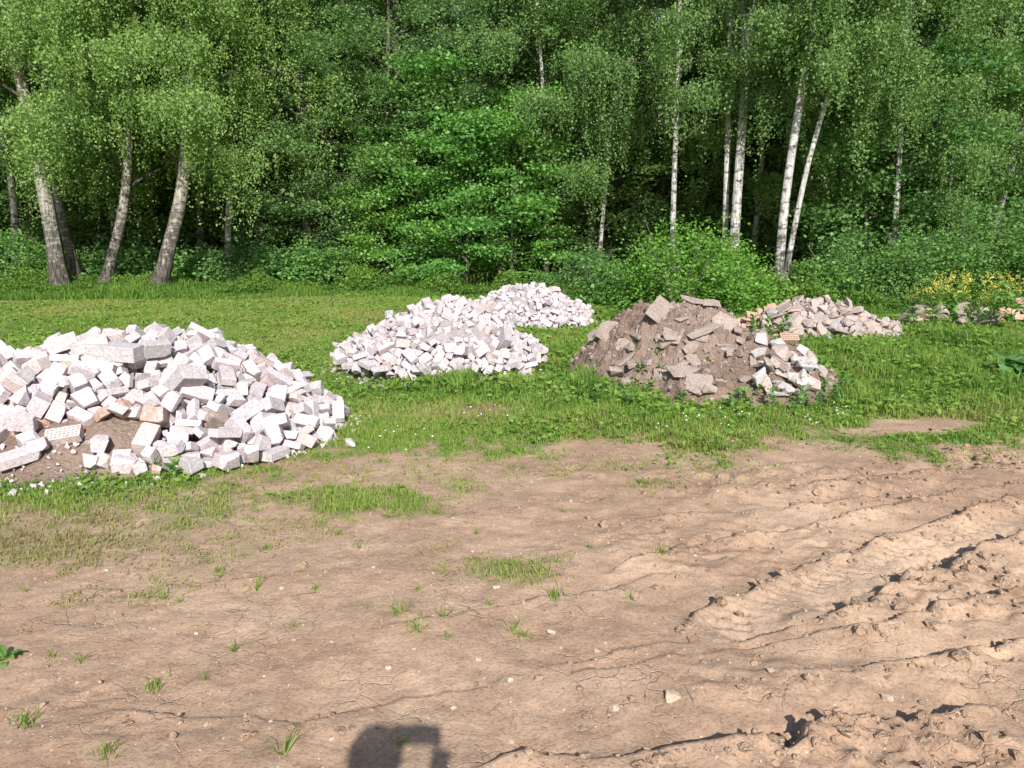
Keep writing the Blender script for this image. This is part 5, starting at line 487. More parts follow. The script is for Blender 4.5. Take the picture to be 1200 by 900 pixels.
LUSH = [patch(*p) for p in [(545, 455, 90, 18, 1, 0), (440, 420, 30, 26, .5, 0), (700, 455, 70, 40, 1, 0), (660, 420, 40, 24, .9, 0), (760, 490, 60, 14, .8, 0), (1080, 430, 130, 46, 1.1, 0), (1000, 470, 60, 20, .9, 0), (860, 485, 70, 12, .5, 0), (600, 395, 60, 10, .6, 0), (720, 372, 60, 12, .6, 0), (1130, 400, 80, 20, 1.2, 0), (320, 430, 50, 20, .3, 0), (840, 525, 50, 12, .4, 0), (440, 500, 60, 10, .25, 0)]]
DRYP = [patch(*p) for p in [(335, 392, 50, 28, .42, 0), (300, 420, 40, 14, .35, 0), (200, 372, 150, 12, .14, 0), (330, 355, 80, 8, .3, 0), (520, 485, 90, 14, .45, 0), (420, 372, 50, 12, .35, 0), (660, 395, 30, 14, .5, 0), (1100, 490, 90, 14, .5, 0), (690, 500, 60, 12, .3, 0), (60, 362, 80, 8, .35, 0)]]
HEAP_R = [(*h['c'], *h['r']) for h in HEAPS.values()] + [(2.0, 8.35, 1.25, 1.1), (2.5, 7.7, .95, .75)]
def field(x, y, L):
    s = np.zeros_like(x)
    for cx, cy, rx, ry, de, _ in L:
        s = np.maximum(s, de * np.exp(-((x - cx) / rx) ** 2 - ((y - cy) / ry) ** 2))
    return s
def make_lawn():
    r = np.random.default_rng(3); out = []
    bands = [(2.6, 4.2, 8500), (4.2, 6.5, 7500), (6.5, 9, 2900), (9, 12, 2000), (12, 15.5, 1500), (15.5, 20, 1000)]
    V, T, A, base = [], [], [], 0
    for y0, y1, den in bands:
        xm = lambda y: .74 * y + .9
        w = 2 * xm(y1); n = int(w * (y1 - y0) * den)
        x = r.uniform(-w / 2, w / 2, n); y = r.uniform(y0, y1, n)
        tf, dry = turf(x, y)
        k = (r.random(n) < tf ** 1.3 * np.clip(.55 + 1.5 * fbm(x * 9, y * 9, 3, 61) + tf ** 3 * .6, .04, 1)) & (np.abs(x) < xm(y))
        for cx, cy, rx, ry in HEAP_R:
            k &= ((x - cx) / (rx * .86)) ** 2 + ((y - cy) / (ry * .86)) ** 2 > 1
        x, y, tf, dry = x[k], y[k], tf[k], dry[k]; n = len(x)
        z = ground_h(x, y) - .004
        lush = field(x, y, LUSH); dp = field(x, y, DRYP)
        nz = fbm(x * 1.1, y * 1.1, 4, 21); nf = fbm(x * 4, y * 4, 3, 22)
        tall = .034 + .02 * np.clip(nz + .3, 0, 1) + .17 * lush * np.clip(.6 + nf * 1.4, .15, 1.3)
        h = tall * r.uniform(.45, 1.25, n) * (.62 + .38 * np.clip(tf, 0, 1))
        wd = np.clip(.0035 + .0007 * y, .005, .014) * r.uniform(.7, 1.3, n) * (1 + .25 * lush)
        tint = .44 + .32 * nz + .22 * nf - .17 * lush + .60 * dp + .40 * dry + r.normal(0, .13, n) + .12 * (1 - tf)
        tint = np.where(r.random(n) < .05 + .16 * dry, tint + .4, tint)
        v, t, a = blades(x, y, z, h, wd, np.clip(tint, 0, 1), r, .65 + .9 * np.clip(1 - tf, 0, 1))
        V.append(v); T.append(t + base); A.append(a); base += len(v)
    V = np.concatenate(V); T = np.concatenate(T); A = np.concatenate(A)
    print('lawn blades', len(A) // 5)
    return link('grass', np_mesh('grass', V, T, False, {'tint': A}), M_GRASS)
tag(make_lawn(), 'short green lawn grass thinning out into the bare soil', 'grass', kind='stuff')

def ground_leaves():
    r = np.random.default_rng(33); V, A = [], []
    for y0, y1, den in [(4.5, 7, 900), (7, 10, 700), (10, 14, 420), (14, 19, 260)]:
        w = 2 * (.74 * y1 + .9); n = int(w * (y1 - y0) * den)
        x = r.uniform(-w / 2, w / 2, n); y = r.uniform(y0, y1, n); tf, dry = turf(x, y); lush = field(x, y, LUSH)
        cl = fbm(x * 1.7, y * 1.7, 4, 71)
        k = (r.random(n) < tf ** 2 * np.clip(.35 + 1.4 * cl + .5 * lush, 0, 1))
        for cx, cy, rx, ry in HEAP_R: k &= ((x - cx) / (rx * .9)) ** 2 + ((y - cy) / (ry * .9)) ** 2 > 1
        x, y, lush, cl = x[k], y[k], lush[k], cl[k]; n = len(x)
        c = np.stack([x, y, ground_h(x, y) + .02 + (.03 + .12 * lush) * r.random(n)], 1)
        a = r.normal(0, 1, (n, 3)); a[:, 2] *= .35; a /= np.linalg.norm(a, axis=1, keepdims=True)
        s = np.cross(a, np.stack([r.normal(0, .5, n), r.normal(0, .5, n) - .3, np.ones(n)], 1)); s /= np.linalg.norm(s, axis=1, keepdims=True)
        L = (r.uniform(.012, .03, n) * (1 + .5 * lush) * np.clip(.6 + y / 14, .9, 1.7))[:, None]
        V.append(np.stack([c - a * L, c + s * L * .55, c + a * L, c - s * L * .55], 1).reshape(-1, 3)); A.append(np.repeat(np.clip(.25 + .3 * cl + r.normal(0, .12, n), 0, .6), 4))
    V = np.concatenate(V); A = np.concatenate(A); print('ground leaves', len(A) // 4)
    return link('clover_leaves', np_mesh('clover_leaves', V, np.arange(len(V)).reshape(-1, 4), False, {'tint': A}), M_GRASS)
tag(ground_leaves(), 'low clover and plantain leaves mixed into the lawn', 'clover', kind='stuff')

def tall_band():
    r = np.random.default_rng(13); n = 75000
    x = r.uniform(-15, 15, n); y = 16.0 + np.abs(r.normal(0, 1.6, n))
    yl = np.interp(x, [-15, -12, -6, -3.5, 0, 3, 6, 9, 15], [17.2, 17.2, 17.4, 18.3, 17.3, 16.3, 15.4, 13.6, 13.2])
    y = yl + np.abs(r.normal(0, 1.5, n)) - .4 * r.random(n)
    cl = fbm(x * .8, y * .8, 4, 31)
    k = (cl > -.25) & (y < 23); x, y, cl = x[k], y[k], cl[k]; n = len(x)
    h = .62 * np.clip(.22 + .5 * cl + .12 * np.clip((-x - 6) / 5, 0, 1), .1, .75) * r.uniform(.5, 1.2, n)
    v, t, a = blades(x, y, ground_h(x, y, False) - .02, h, r.uniform(.012, .03, n), np.clip(.20 + .3 * cl + r.normal(0, .12, n), 0, .55), r, .6)
    return link('tall_grass', np_mesh('tall_grass', v, t, False, {'tint': a}), M_GRASS)
def edge_weeds():
    r = np.random.default_rng(43); n = 90000
    x = r.uniform(-16, 16, n); yl = np.interp(x, [-15, -12, -6, -3.5, 0, 3, 6, 9, 15], [17.8, 17.8, 18.0, 18.6, 17.6, 16.5, 15.7, 14.4, 14.0])
    y = yl + np.abs(r.normal(0, 1.3, n)); cl = fbm(x * 1.1, y * 1.1, 4, 81); H = np.clip(.25 + .7 * cl, .06, .8)
    c = np.stack([x, y, ground_h(x, y, False) + H * r.random(n) ** .7], 1)
    k = cl > -.3; c, cl = c[k], cl[k]; n = len(c)
    a = r.normal(0, 1, (n, 3)); a[:, 2] -= .3; a /= np.linalg.norm(a, axis=1, keepdims=True); s = np.cross(a, r.normal(0, 1, (n, 3)) + [0, 0, 1]); s /= np.linalg.norm(s, axis=1, keepdims=True)
    L = r.uniform(.02, .05, n)[:, None]
    V = np.stack([c - a * L, c + s * L * .45, c + a * L, c - s * L * .45], 1).reshape(-1, 3)
    return link('undergrowth', np_mesh('undergrowth', V, np.arange(n * 4).reshape(n, 4), False, {'tint': np.repeat(np.clip(.14 + .35 * cl + r.normal(0, .1, n), 0, .5), 4)}), M_GRASS)
tag(edge_weeds(), 'leafy nettles and weeds in a band along the foot of the wood', 'weeds', kind='stuff')
tag(tall_band(), 'tall uncut grass and weeds along the edge of the wood', 'tall grass', kind='stuff')

# clover heads in the lawn
def clover():
    r = np.random.default_rng(23); V, Fc = [], []; b = 0
    P = [patch(*p) for p in [(470, 520, 60, 14, 1, 0), (1160, 395, 40, 20, 1, 0), (960, 500, 60, 12, 1, 0), (560, 500, 60, 16, 1, 0), (860, 495, 60, 8, 1, 0), (350, 440, 60, 30, 1, 0), (980, 480, 40, 14, 1, 0), (250, 365, 100, 10, 1, 0), (780, 505, 60, 10, 1, 0)]]
    o = np.array([[1, 0, 0], [-1, 0, 0], [0, 1, 0], [0, -1, 0], [0, 0, 1], [0, 0, -1]], float)
    f = np.array([[0, 2, 4], [2, 1, 4], [1, 3, 4], [3, 0, 4], [2, 0, 5], [1, 2, 5], [3, 1, 5], [0, 3, 5]])
    for cx, cy, rx, ry, _, _ in P:
        for i in range(9):
            x, y = cx + r.normal(0, .5) * rx, cy + r.normal(0, .5) * ry
            z = float(ground_h(np.array([x]), np.array([y]), False)[0]) + r.uniform(.05, .11)
            V.append(o * r.uniform(.005, .009) + [x, y, z]); Fc.append(f + b); b += 6
    return link('clover_flowers', np_mesh('clover', np.concatenate(V), np.concatenate(Fc)), M_PETAL)
tag(clover(), 'tiny white clover heads scattered through the lawn', 'clover', kind='stuff')

# ------------------------------------------------------------------ clods and pebbles on the bare soil
def lumps(name, x, y, s, mat, sink=.35, seed=1, flat=.7):
    r = np.random.default_rng(seed); bm = bmesh.new(); bmesh.ops.create_icosphere(bm, subdivisions=1, radius=1)
    v0 = np.array([v.co[:] for v in bm.verts]); f0 = np.array([[v.index for v in f.verts] for f in bm.faces]); bm.free()
    n = len(x); m = len(v0)
    V = v0[None] * r.uniform(.6, 1.3, (n, m, 1)) * np.stack([r.uniform(.7, 1.4, n), r.uniform(.7, 1.3, n), flat * r.uniform(.7, 1.2, n)], 1)[:, None]
    a = r.random(n) * 6.283; c, q = np.cos(a)[:, None], np.sin(a)[:, None]
    X = V[..., 0] * c - V[..., 1] * q; Y = V[..., 0] * q + V[..., 1] * c
    z = ground_h(x, y)
    V = np.stack([X * s[:, None] + x[:, None], Y * s[:, None] + y[:, None], V[..., 2] * s[:, None] + (z + s * flat * (1 - 2 * sink) * .5)[:, None]], 2)
    F = (f0[None] + (np.arange(n) * m)[:, None, None]).reshape(-1, 3)
    return link(name, np_mesh(name, V.reshape(-1, 3), F), mat)
def scatter_clods():
    r = np.random.default_rng(77); n = 30000
    x = r.uniform(-4, 6, n); y = 1.5 + 5.5 * r.random(n) ** 1.3
    tf, _ = turf(x, y); rg = rough_at(x, y)
    p = (1 - tf) * (.045 + .5 * rg ** 1.5)
    k_in = sdist(TR_A, x, y)[0]; k_out = sdist(TR_B, x, y)[0]; p = np.where((k_in < 0) & (k_out > 0), p * .1, p)
    k = r.random(n) < p; xs, ys = [x[k]], [y[k]]; ss = [r.lognormal(math.log(.007), .5, k.sum()) * (1 + rg[k])]
    for P, a, b, rag in RIDGE:      # crumbs thrown up along each crest
        L = np.hypot(*np.diff(P, axis=0).T); run = np.concatenate([[0], np.cumsum(L)])
        m = int(run[-1] * 45 * (abs(a) / .04)); t = r.random(m) * run[-1]
        cx, cy = np.interp(t, run, P[:, 0]), np.interp(t, run, P[:, 1])
        xs.append(cx + r.normal(0, .05, m)); ys.append(cy - np.abs(r.normal(.02, .05, m))); ss.append(r.lognormal(math.log(.009), .5, m))
    x, y, s = np.concatenate(xs), np.concatenate(ys), np.clip(np.concatenate(ss), .003, .034)
    print('clods', len(x))
    return lumps('soil_clods', x, y, s, M_SOIL, .3, 5, .8)
tag(scatter_clods(), 'loose crumbs and clods of dry soil on the churned ground', 'soil clods', kind='stuff')
def straw():
    r = np.random.default_rng(91); n = 5200
    x = r.uniform(-4.2, 5, n); y = 1.7 + 4.6 * r.random(n); tf, _ = turf(x, y)
    k = (r.random(n) < .12 + 1.4 * tf) & (r.random(n) < np.clip(.4 + 1.6 * fbm(x * 1.5, y * 1.5, 3, 93), .05, 1)) & (tf < .8); x, y = x[k], y[k]; n = len(x)
    a = r.random(n) * 6.283; L = r.uniform(.012, .05, n); W = r.uniform(.0012, .0026, n); z = ground_h(x, y) + .004
    d = np.stack([np.cos(a) * L, np.sin(a) * L, r.normal(0, .12, n) * L], 1); s = np.stack([-np.sin(a) * W, np.cos(a) * W, 0 * W], 1); c = np.stack([x, y, z], 1)
    V = np.stack([c - d - s, c + d - s, c + d + s, c - d + s], 1).reshape(-1, 3)
    m, nt, b = M('straw', .8); nt.links.new(ramp(nt, [(0, (.16, .11, .07)), (1, (.50, .40, .25))], N(nt, 'ShaderNodeNewGeometry').outputs['Random Per Island']), b.inputs['Base Color'])
    return link('dry_straw', np_mesh('dry_straw', V, np.arange(n * 4).reshape(n, 4)), m)
tag(straw(), 'bits of dry grass and straw lying on the bare soil', 'straw', kind='stuff')
M_PEB = brick_mat('pebble', (.54, .43, .33), (.46, .35, .26), (.5, .36, .27))
def scatter_pebbles():
    r = np.random.default_rng(79); n = 6500
    x = r.uniform(-4, 6, n); y = 1.5 + 5 * r.random(n) ** 1.3
    tf, _ = turf(x, y); k = tf < .3
    return lumps('pebbles', x[k], y[k], r.lognormal(math.log(.0031), .5, k.sum()), M_PEB, .3, 6, .7)
tag(scatter_pebbles(), 'small pale pebbles strewn over the bare sandy soil', 'pebbles', kind='stuff')

# ------------------------------------------------------------------ labels that single each thing out
NUM = ['zero', 'one', 'two', 'three', 'four', 'five', 'six', 'seven', 'eight', 'nine']
ORD = ['leftmost', 'second from left', 'third from left', 'fourth from left', 'fifth from left', 'sixth from left', 'seventh from left', 'eighth from left']
def distinct(items):
    """items: (object, text, px, py). Those whose text is the same get left-to-right words, split high / low if many."""
    by = {}; items = [i for i in items if i[0].name not in HIDDEN]
    for it in items: by.setdefault(it[1], []).append(it)
    for txt, L in by.items():
        if len(L) == 1: L[0][0]['label'] = txt; continue
        if len(L) <= 6: rows = [('', L)]
        else:
            L.sort(key=lambda i: i[3]); nr = 2 if len(L) <= 14 else 3; q = -(-len(L) // nr)
            names = ['upper ', 'lower '] if nr == 2 else ['upper ', 'middle-height ', 'lower ']
            rows = [(names[k], L[k * q:(k + 1) * q]) for k in range(nr)]
        for pre, row in rows:
            row.sort(key=lambda i: i[2])
            for k, i in enumerate(row):
                n = len(row)
                if n == 1: w = 'the ' + pre.strip() + ' ' if pre else ''
                elif n == 2: w = ('left ', 'right ')[k] + 'of two ' + pre
                elif k == n - 1: w = 'rightmost ' + pre
                else: w = (ORD[k] if k < len(ORD) else 'one on the right') + ' ' + pre
                i[0]['label'] = ' '.join((w + txt).split())

# ------------------------------------------------------------------ brick heaps (settled once by a physics run, poses kept here)
VM = {}
def var_mesh(v):
    if v not in VM: VM[v] = bm_mesh(VARS[v][1](), 'brick' if v < N_BRICK else 'concrete_chunk')
    return VM[v]
def decode(s):
    return [[int(a) for a in r.split(',')] for r in s.split(';')]
def core_mesh(k, name, m, sink, nz):
    h = HEAPS[k]; (cx, cy), (rx, ry) = h['c'], h['r']
    n = 110; xs = np.linspace(-1.3, 1.3, n)
    X, Y = np.meshgrid(xs * rx + cx, xs * ry + cy)
    Z = np.maximum(heap_core(k, X, Y, sink), -.12)
    inside = Z > -.1
    lump = np.abs(fbm(X * 6, Y * 6, 4, 41)); Z = Z + nz * (fbm(X * 2.4, Y * 2.4, 4, 40) + .8 * (.25 - lump)) + zb(X, Y)
    idx = np.arange(n * n).reshape(n, n)
    F = np.stack([idx[:-1, :-1].ravel(), idx[:-1, 1:].ravel(), idx[1:, 1:].ravel(), idx[1:, :-1].ravel()], 1)
    F = F[inside.ravel()[F].any(1)]
    return link(name, np_mesh(name, np.stack([X.ravel(), Y.ravel(), Z.ravel()], 1), F, True), m)
tag(core_mesh('near', 'soil_mound', M_HEAP, .12, .10), 'lumpy brown soil showing under the front left foot of the nearest brick heap', 'soil mound')
tag(core_mesh('middle', 'rubble_bed', M_DUST, .12, .05), 'crushed mortar filling the gaps of the middle brick heap', 'rubble', kind='stuff')
tag(core_mesh('back', 'rubble_bed', M_DUST, .12, .05), 'crushed mortar filling the gaps of the farthest brick heap', 'rubble', kind='stuff')
tag(core_mesh('pink', 'rubble_bed', M_DUST, .12, .05), 'crushed dust filling the gaps of the pinkish concrete heap', 'rubble', kind='stuff')

PIECES = []
for k, s in DATA.items():
    h = HEAPS[k]
    for i, r in enumerate(decode(s)):
        x, y, z = r[0] / 1000, r[1] / 1000, r[2] / 1000
        q = math.hypot((x - h['c'][0]) / h['r'][0], (y - h['c'][1]) / h['r'][1])
        if q > (1.10 if k != 'near' else 1.13) and z < .2: continue
        if k == 'near' and (y < 4.95 or x > -1.38): continue
        if k == 'middle' and (q > 1.02 or y < 7.95): continue
        px, py = to_px(x, y, z + float(zb(x, y)))
        if k == 'near' and (px > 402 or (px > 285 and py < 405 + (px - 285) * .55)): continue
        if k == 'middle' and (px < 396 or px > 638 or (px < 450 and py > 436)): continue
        if k == 'back' and (px > 694 or py < 330): continue
        if k == 'near' and px < 165 and py > 494 and i % 8: continue     # soil, few bricks
        PIECES.append(dict(h=k, p=(x, y, z + float(zb(x, y))), q=Quaternion([c / 100 for c in r[3:7]]).normalized(), v=r[7], n=r[8], s=r[9] / 100, px=px, py=py, i=i))
rb = random.Random(99)
HN = {'near': 'nearest brick heap', 'middle': 'middle brick heap', 'back': 'farthest brick heap', 'pink': 'pinkish concrete heap'}
for p in PIECES:
    if p['h'] == 'pink':
        o = 'orange' if p['px'] < 912 else 'pale pink'
        p['c'] = rb.choices([o, 'pale pink', 'grey', 'white'], [4.5, 2.5, 1.2, .5])[0]
    else:
        p['c'] = rb.choices(['white', 'pinkish', 'grey', 'orange'], [7, 2.2, 2.0, .10 if p['h'] == 'near' else .03])[0]
    p['big'] = p['n']
# pieces that stand out in the photograph
def nearest(hp, px, py):
    return min((p for p in PIECES if p['h'] == hp and p['n'] > 60), key=lambda p: (p['px'] - px) ** 2 + (p['py'] - py) ** 2)
SPECIAL = []
for px, py, c, lab in [(120, 497, 'orange', 'orange stained broken brick low in the middle of the nearest brick heap'), (192, 482, 'orange', 'salmon orange half brick just left of the brown stone'),
                       (140, 505, 'orange', 'upright orange sided brick above the soil of the nearest brick heap'), (75, 435, 'orange', 'salmon orange brick high on the left of the nearest brick heap')]:
    p = nearest('near', px, py); p['c'] = c; p['lab'] = lab
p = nearest('near', 258, 487); p['mesh'] = bm_mesh(chunk_bm((.24, .2, .2), 5, 11), 'field_stone'); p['c'] = 'tan'; p['lab'] = 'brown angular field stone among white bricks of the nearest heap'; p['name'] = 'field_stone'
p = nearest('near', 135, 414); p['mesh'] = bm_mesh(block_bm((.52, .16, .12), 6, 0, 2), 'long_block'); p['c'] = 'grey'; p['name'] = 'stone_block'; p['lab'] = 'long pale stone block lying across the top of the nearest heap'; p['q'] = Euler((.1, .05, -.12)).to_quaternion()
p['p'] = (p['p'][0], p['p'][1] - .05, p['p'][2])
p = nearest('near', 212, 455); p['mesh'] = bm_mesh(block_bm((.36, .20, .12), 8, 0, 2), 'large_block'); p['c'] = 'grey'; p['name'] = 'stone_block'; p['lab'] = 'large greyish block tilted in the centre of the nearest heap'; p['p'] = (p['p'][0], p['p'][1] - .1, p['p'][2] + .03)
p = nearest('middle', 592, 400); p['mesh'] = bm_mesh(block_bm((.5, .25, .1), 9, 1, 3), 'slab_piece'); p['c'] = 'grey'; p['lab'] = 'large grey slab lying on the right face of the middle heap'; p['name'] = 'stone_block'

bricks = [p for p in PIECES if p['h'] != 'pink' and p['n'] >= 10]
bricks.sort(key=lambda p: -(p['n'] + (1e6 if 'lab' in p else 0) + (500 if p['h'] == 'near' else 0)))
single = {id(p) for p in bricks[:305]}
chunks = sorted((p for p in PIECES if p['h'] == 'pink' and p['n'] >= 8), key=lambda p: -p['n'])
single |= {id(p) for p in chunks[:240]}
def region(p):
    L = [q for q in PIECES if q['h'] == p['h'] and q['n'] > 8]
    xs = sorted(q['px'] for q in L); ys = sorted(q['py'] for q in L)
    fx = (p['px'] - xs[3]) / (xs[-4] - xs[3]); fy = (p['py'] - ys[3]) / (ys[-4] - ys[3])
    col = 'far left' if fx < .2 else 'left' if fx < .4 else 'centre' if fx < .6 else 'right' if fx < .8 else 'far right'
    row = 'crest' if fy < .22 else 'upper slope' if fy < .47 else 'lower slope' if fy < .74 else 'foot'
    return f'{col} {row}'
def pose(q, v):
    a = q @ Vector((1, 0, 0))
    return 'standing ' if abs(a.z) > .75 else 'tilted ' if abs(a.z) > .4 else ''
stuff = {}
lab_items = []
for p in PIECES:
    me = p.get('mesh') or var_mesh(p['v'])
    pink = p['h'] == 'pink'
    mat = MC[p['c']] if (pink or p['c'] == 'tan') else MB[p['c']]
    if id(p) in single:
        o = bpy.data.objects.new(p.get('name') or ('concrete_chunk' if pink else 'brick'), me); COL.objects.link(o)
        if not me.materials: me.materials.append(mat)
        o.material_slots[0].link = 'OBJECT'; o.material_slots[0].material = mat
        o.location = p['p']; o.rotation_mode = 'QUATERNION'; o.rotation_quaternion = p['q']; o.scale = (1 if 'mesh' in p else p['s'],) * 3
        o['category'] = {'field_stone': 'stone', 'stone_block': 'stone block', 'stone_slab': 'stone slab'}.get(p.get('name'), 'concrete chunk' if pink else 'brick')
        o['group'] = ('concrete lumps of the ' if pink else 'bricks of the ') + HN[p['h']]
        if 'lab' in p: o['label'] = p['lab']
        else:
            st = VARS[p['v']][0]; st = {'fused pair of': 'square'}.get(st, st)
            what = {'slab': 'slab piece', 'lump': 'lump'}[st] if pink else 'brick'
            txt = f"{pose(p['q'], p['v'])}{'' if pink else st + ' '}{p['c']} {what}, {region(p)} of {HN[p['h']]}"
            lab_items.append((o, txt, p['px'], p['py']))
    else:
        stuff.setdefault(p['h'], []).append((me, p, mat))
distinct(lab_items)
for k, L in stuff.items():
    mats = []; V = []; Fs = []; mi = []; b = 0
    for me, p, mat in L:
        if mat not in mats: mats.append(mat)
        rot = p['q'].to_matrix(); t = Vector(p['p'])
        for v in me.vertices: V.append(tuple(rot @ (v.co * p['s']) + t))
        for f in me.polygons: Fs.append([b + i for i in f.vertices]); mi.append(mats.index(mat))
        b += len(me.vertices)
    me = bpy.data.meshes.new('rubble'); me.from_pydata(V, [], Fs)
    for m in mats: me.materials.append(m)
    me.polygons.foreach_set('material_index', mi); me.update()
    o = bpy.data.objects.new('concrete_rubble' if k == 'pink' else 'brick_rubble', me); COL.objects.link(o)
    tag(o, {'near': 'half buried brick pieces between the bricks of the nearest heap', 'middle': 'smaller white brick pieces massed in the middle heap',
            'back': 'small white brick pieces massed in the farthest heap', 'pink': 'small pinkish rubble packed between the concrete lumps'}[k], 'rubble', kind='stuff')
print('pieces', len(PIECES), 'single', len(single))

def crumbs(k, n, mat, seed, smin, smax):
    """Splinters and crumbs lying on and round a heap."""
    r = np.random.default_rng(seed); h = HEAPS[k]; V, Fc = [], []; b = 0
    bm = chunk_bm((1, .8, .5), 3, 9); v0 = np.array([v.co[:] for v in bm.verts]); bmesh.ops.triangulate(bm, faces=bm.faces); f0 = np.array([[v.index for v in f.verts] for f in bm.faces]); bm.free()
    for i in range(n):
        a = r.uniform(3.0, 6.4); q = r.uniform(.78, 1.16) if r.random() < .7 else r.uniform(.0, 1)
        x, y = h['c'][0] + math.cos(a) * q * h['r'][0], h['c'][1] + math.sin(a) * q * h['r'][1]
        z = max(float(heap_core(k, x, y, .10)), 0) + float(ground_h(np.array([x]), np.array([y]), False)[0]) + .015
        Rm = np.array(Euler(r.uniform(0, 6.28, 3)).to_matrix())
        V.append(v0 @ Rm.T * r.uniform(smin, smax) + [x, y, z]); Fc.append(f0 + b); b += len(v0)
    return link('brick_crumbs', np_mesh('brick_crumbs', np.concatenate(V), np.concatenate(Fc)), mat)
tag(crumbs('near', 900, MB['white'], 1, .014, .065), 'splinters and crumbs round the foot of the nearest heap', 'rubble', kind='stuff')
tag(crumbs('middle', 700, MB['white'], 2, .018, .07), 'splinters and crumbs round the foot of the middle heap', 'rubble', kind='stuff')
tag(crumbs('back', 380, MB['white'], 3, .03, .08), 'splinters and crumbs round the foot of the farthest heap', 'rubble', kind='stuff')
tag(crumbs('pink', 420, MC['pale pink'], 4, .03, .09), 'splinters and crumbs round the pinkish concrete heap', 'rubble', kind='stuff')

def place(name, cat, label, me, mat, px, py, rot, lift=0, group=None, surf=None):
    p = surf(px, py) if surf else on_ground(px, py)
    o = bpy.data.objects.new(name, me); COL.objects.link(o)
    if not me.materials: me.materials.append(mat)
    o.location = (p[0], p[1], p[2] + lift); o.rotation_euler = rot
    return tag(o, label, cat, group)
def near_surf(px, py):
    d = ray(px, py); t = 3.
    for _ in range(900):
        p = d * t + np.array([0, 0, CAM_H])
        if p[2] < max(0, float(heap_core('near', p[0], p[1], .12))): break
        t += .01
    return p
# pieces lying apart from the heaps, or in the soil at its foot
place('brick', 'brick', 'lone white half brick on the grass beyond the right tip of the nearest heap', bm_mesh(block_bm((.14, .12, .10), 301, 1, 3), 'brick'), MB['white'], 393, 474, (.1, .05, .5), .045)
place('brick', 'brick', 'small white brick piece lying alone on the lawn right of the nearest heap', bm_mesh(block_bm((.10, .07, .05), 302, 1, 3), 'brick'), MB['white'], 411, 523, (.1, .05, .3), .03)
place('brick', 'brick', 'small white brick piece on the grass below the middle heap', bm_mesh(block_bm((.12, .1, .07), 303, 1, 3), 'brick'), MB['white'], 476, 457, (.1, .2, .8), .03)
place('brick', 'brick', 'tiny white brick piece on the grass left of the middle heap', bm_mesh(block_bm((.13, .1, .07), 304, 1, 3), 'brick'), MB['white'], 389, 419, (.1, .2, .3), .03)
place('brick', 'brick', 'white broken brick at the left tip of the middle heap', bm_mesh(block_bm((.14, .12, .08), 305, 1, 3), 'brick'), MB['white'], 394, 407, (.1, .2, .8), .03)
place('brick', 'brick', 'white whole brick leaning out of the soil at the left front', bm_mesh(block_bm((.26, .13, .07), 306, 0, 2), 'brick'), MB['white'], 27, 545, (.25, -.22, .55), .06, surf=near_surf)
place('brick', 'brick', 'white brick piece standing in soil above the leaning one', bm_mesh(block_bm((.18, .12, .09), 307, 1, 2), 'brick'), MB['white'], 38, 524, (.3, .35, -.6), .05, surf=near_surf)
place('brick', 'brick', 'bright white brick cut by the left picture edge in the soil', bm_mesh(block_bm((.2, .12, .09), 308, 1, 2), 'brick'), MB['white'], 0, 516, (.2, .3, -.6), .05, surf=near_surf)
place('brick', 'brick', 'orange brick lying in the brown soil at the far left', bm_mesh(block_bm((.16, .11, .08), 309, 1, 2), 'brick'), MB['orange'], 19, 508, (.3, -.2, 1.2), .03, surf=near_surf)
place('brick', 'brick', 'faded orange brick half sunk in soil right of the orange one', bm_mesh(block_bm((.16, .1, .08), 310, 1, 2), 'brick'), MB['orange'], 52, 500, (.3, .2, -.9), .02, surf=near_surf)
place('brick', 'brick', 'white broken piece at the front foot of the nearest heap', bm_mesh(block_bm((.22, .14, .1), 311, 1, 3), 'brick'), MB['white'], 150, 550, (.15, .1, .2), .05, surf=near_surf)
place('brick', 'brick', 'white triangular piece on the dusty front foot of the nearest heap', bm_mesh(block_bm((.18, .14, .06), 312, 2, 3), 'brick'), MB['white'], 222, 535, (.5, .1, .4), .05, surf=near_surf)
place('brick', 'brick', 'small round orange brick lump at the front foot of the nearest heap', bm_mesh(chunk_bm((.08, .08, .07), 313, 14), 'brick'), MB['orange'], 253, 537, (0, 0, 0), .05, surf=near_surf)
place('brick', 'brick', 'pinkish brick end in the soil left of the front foot', bm_mesh(block_bm((.16, .11, .09), 314, 1, 3), 'brick'), MB['pinkish'], 122, 545, (.2, .5, 1.2), .03, surf=near_surf)
place('brick', 'brick', 'grey brick end in the soil below the perforated brick', bm_mesh(block_bm((.14, .11, .09), 315, 1, 3), 'brick'), MB['grey'], 107, 545, (.2, .5, 1.6), .03, surf=near_surf)
place('brick', 'brick', 'white half brick above the front foot of the nearest heap', bm_mesh(block_bm((.18, .12, .10), 316, 1, 3), 'brick'), MB['white'], 118, 528, (.1, .1, .1), .06, surf=near_surf)
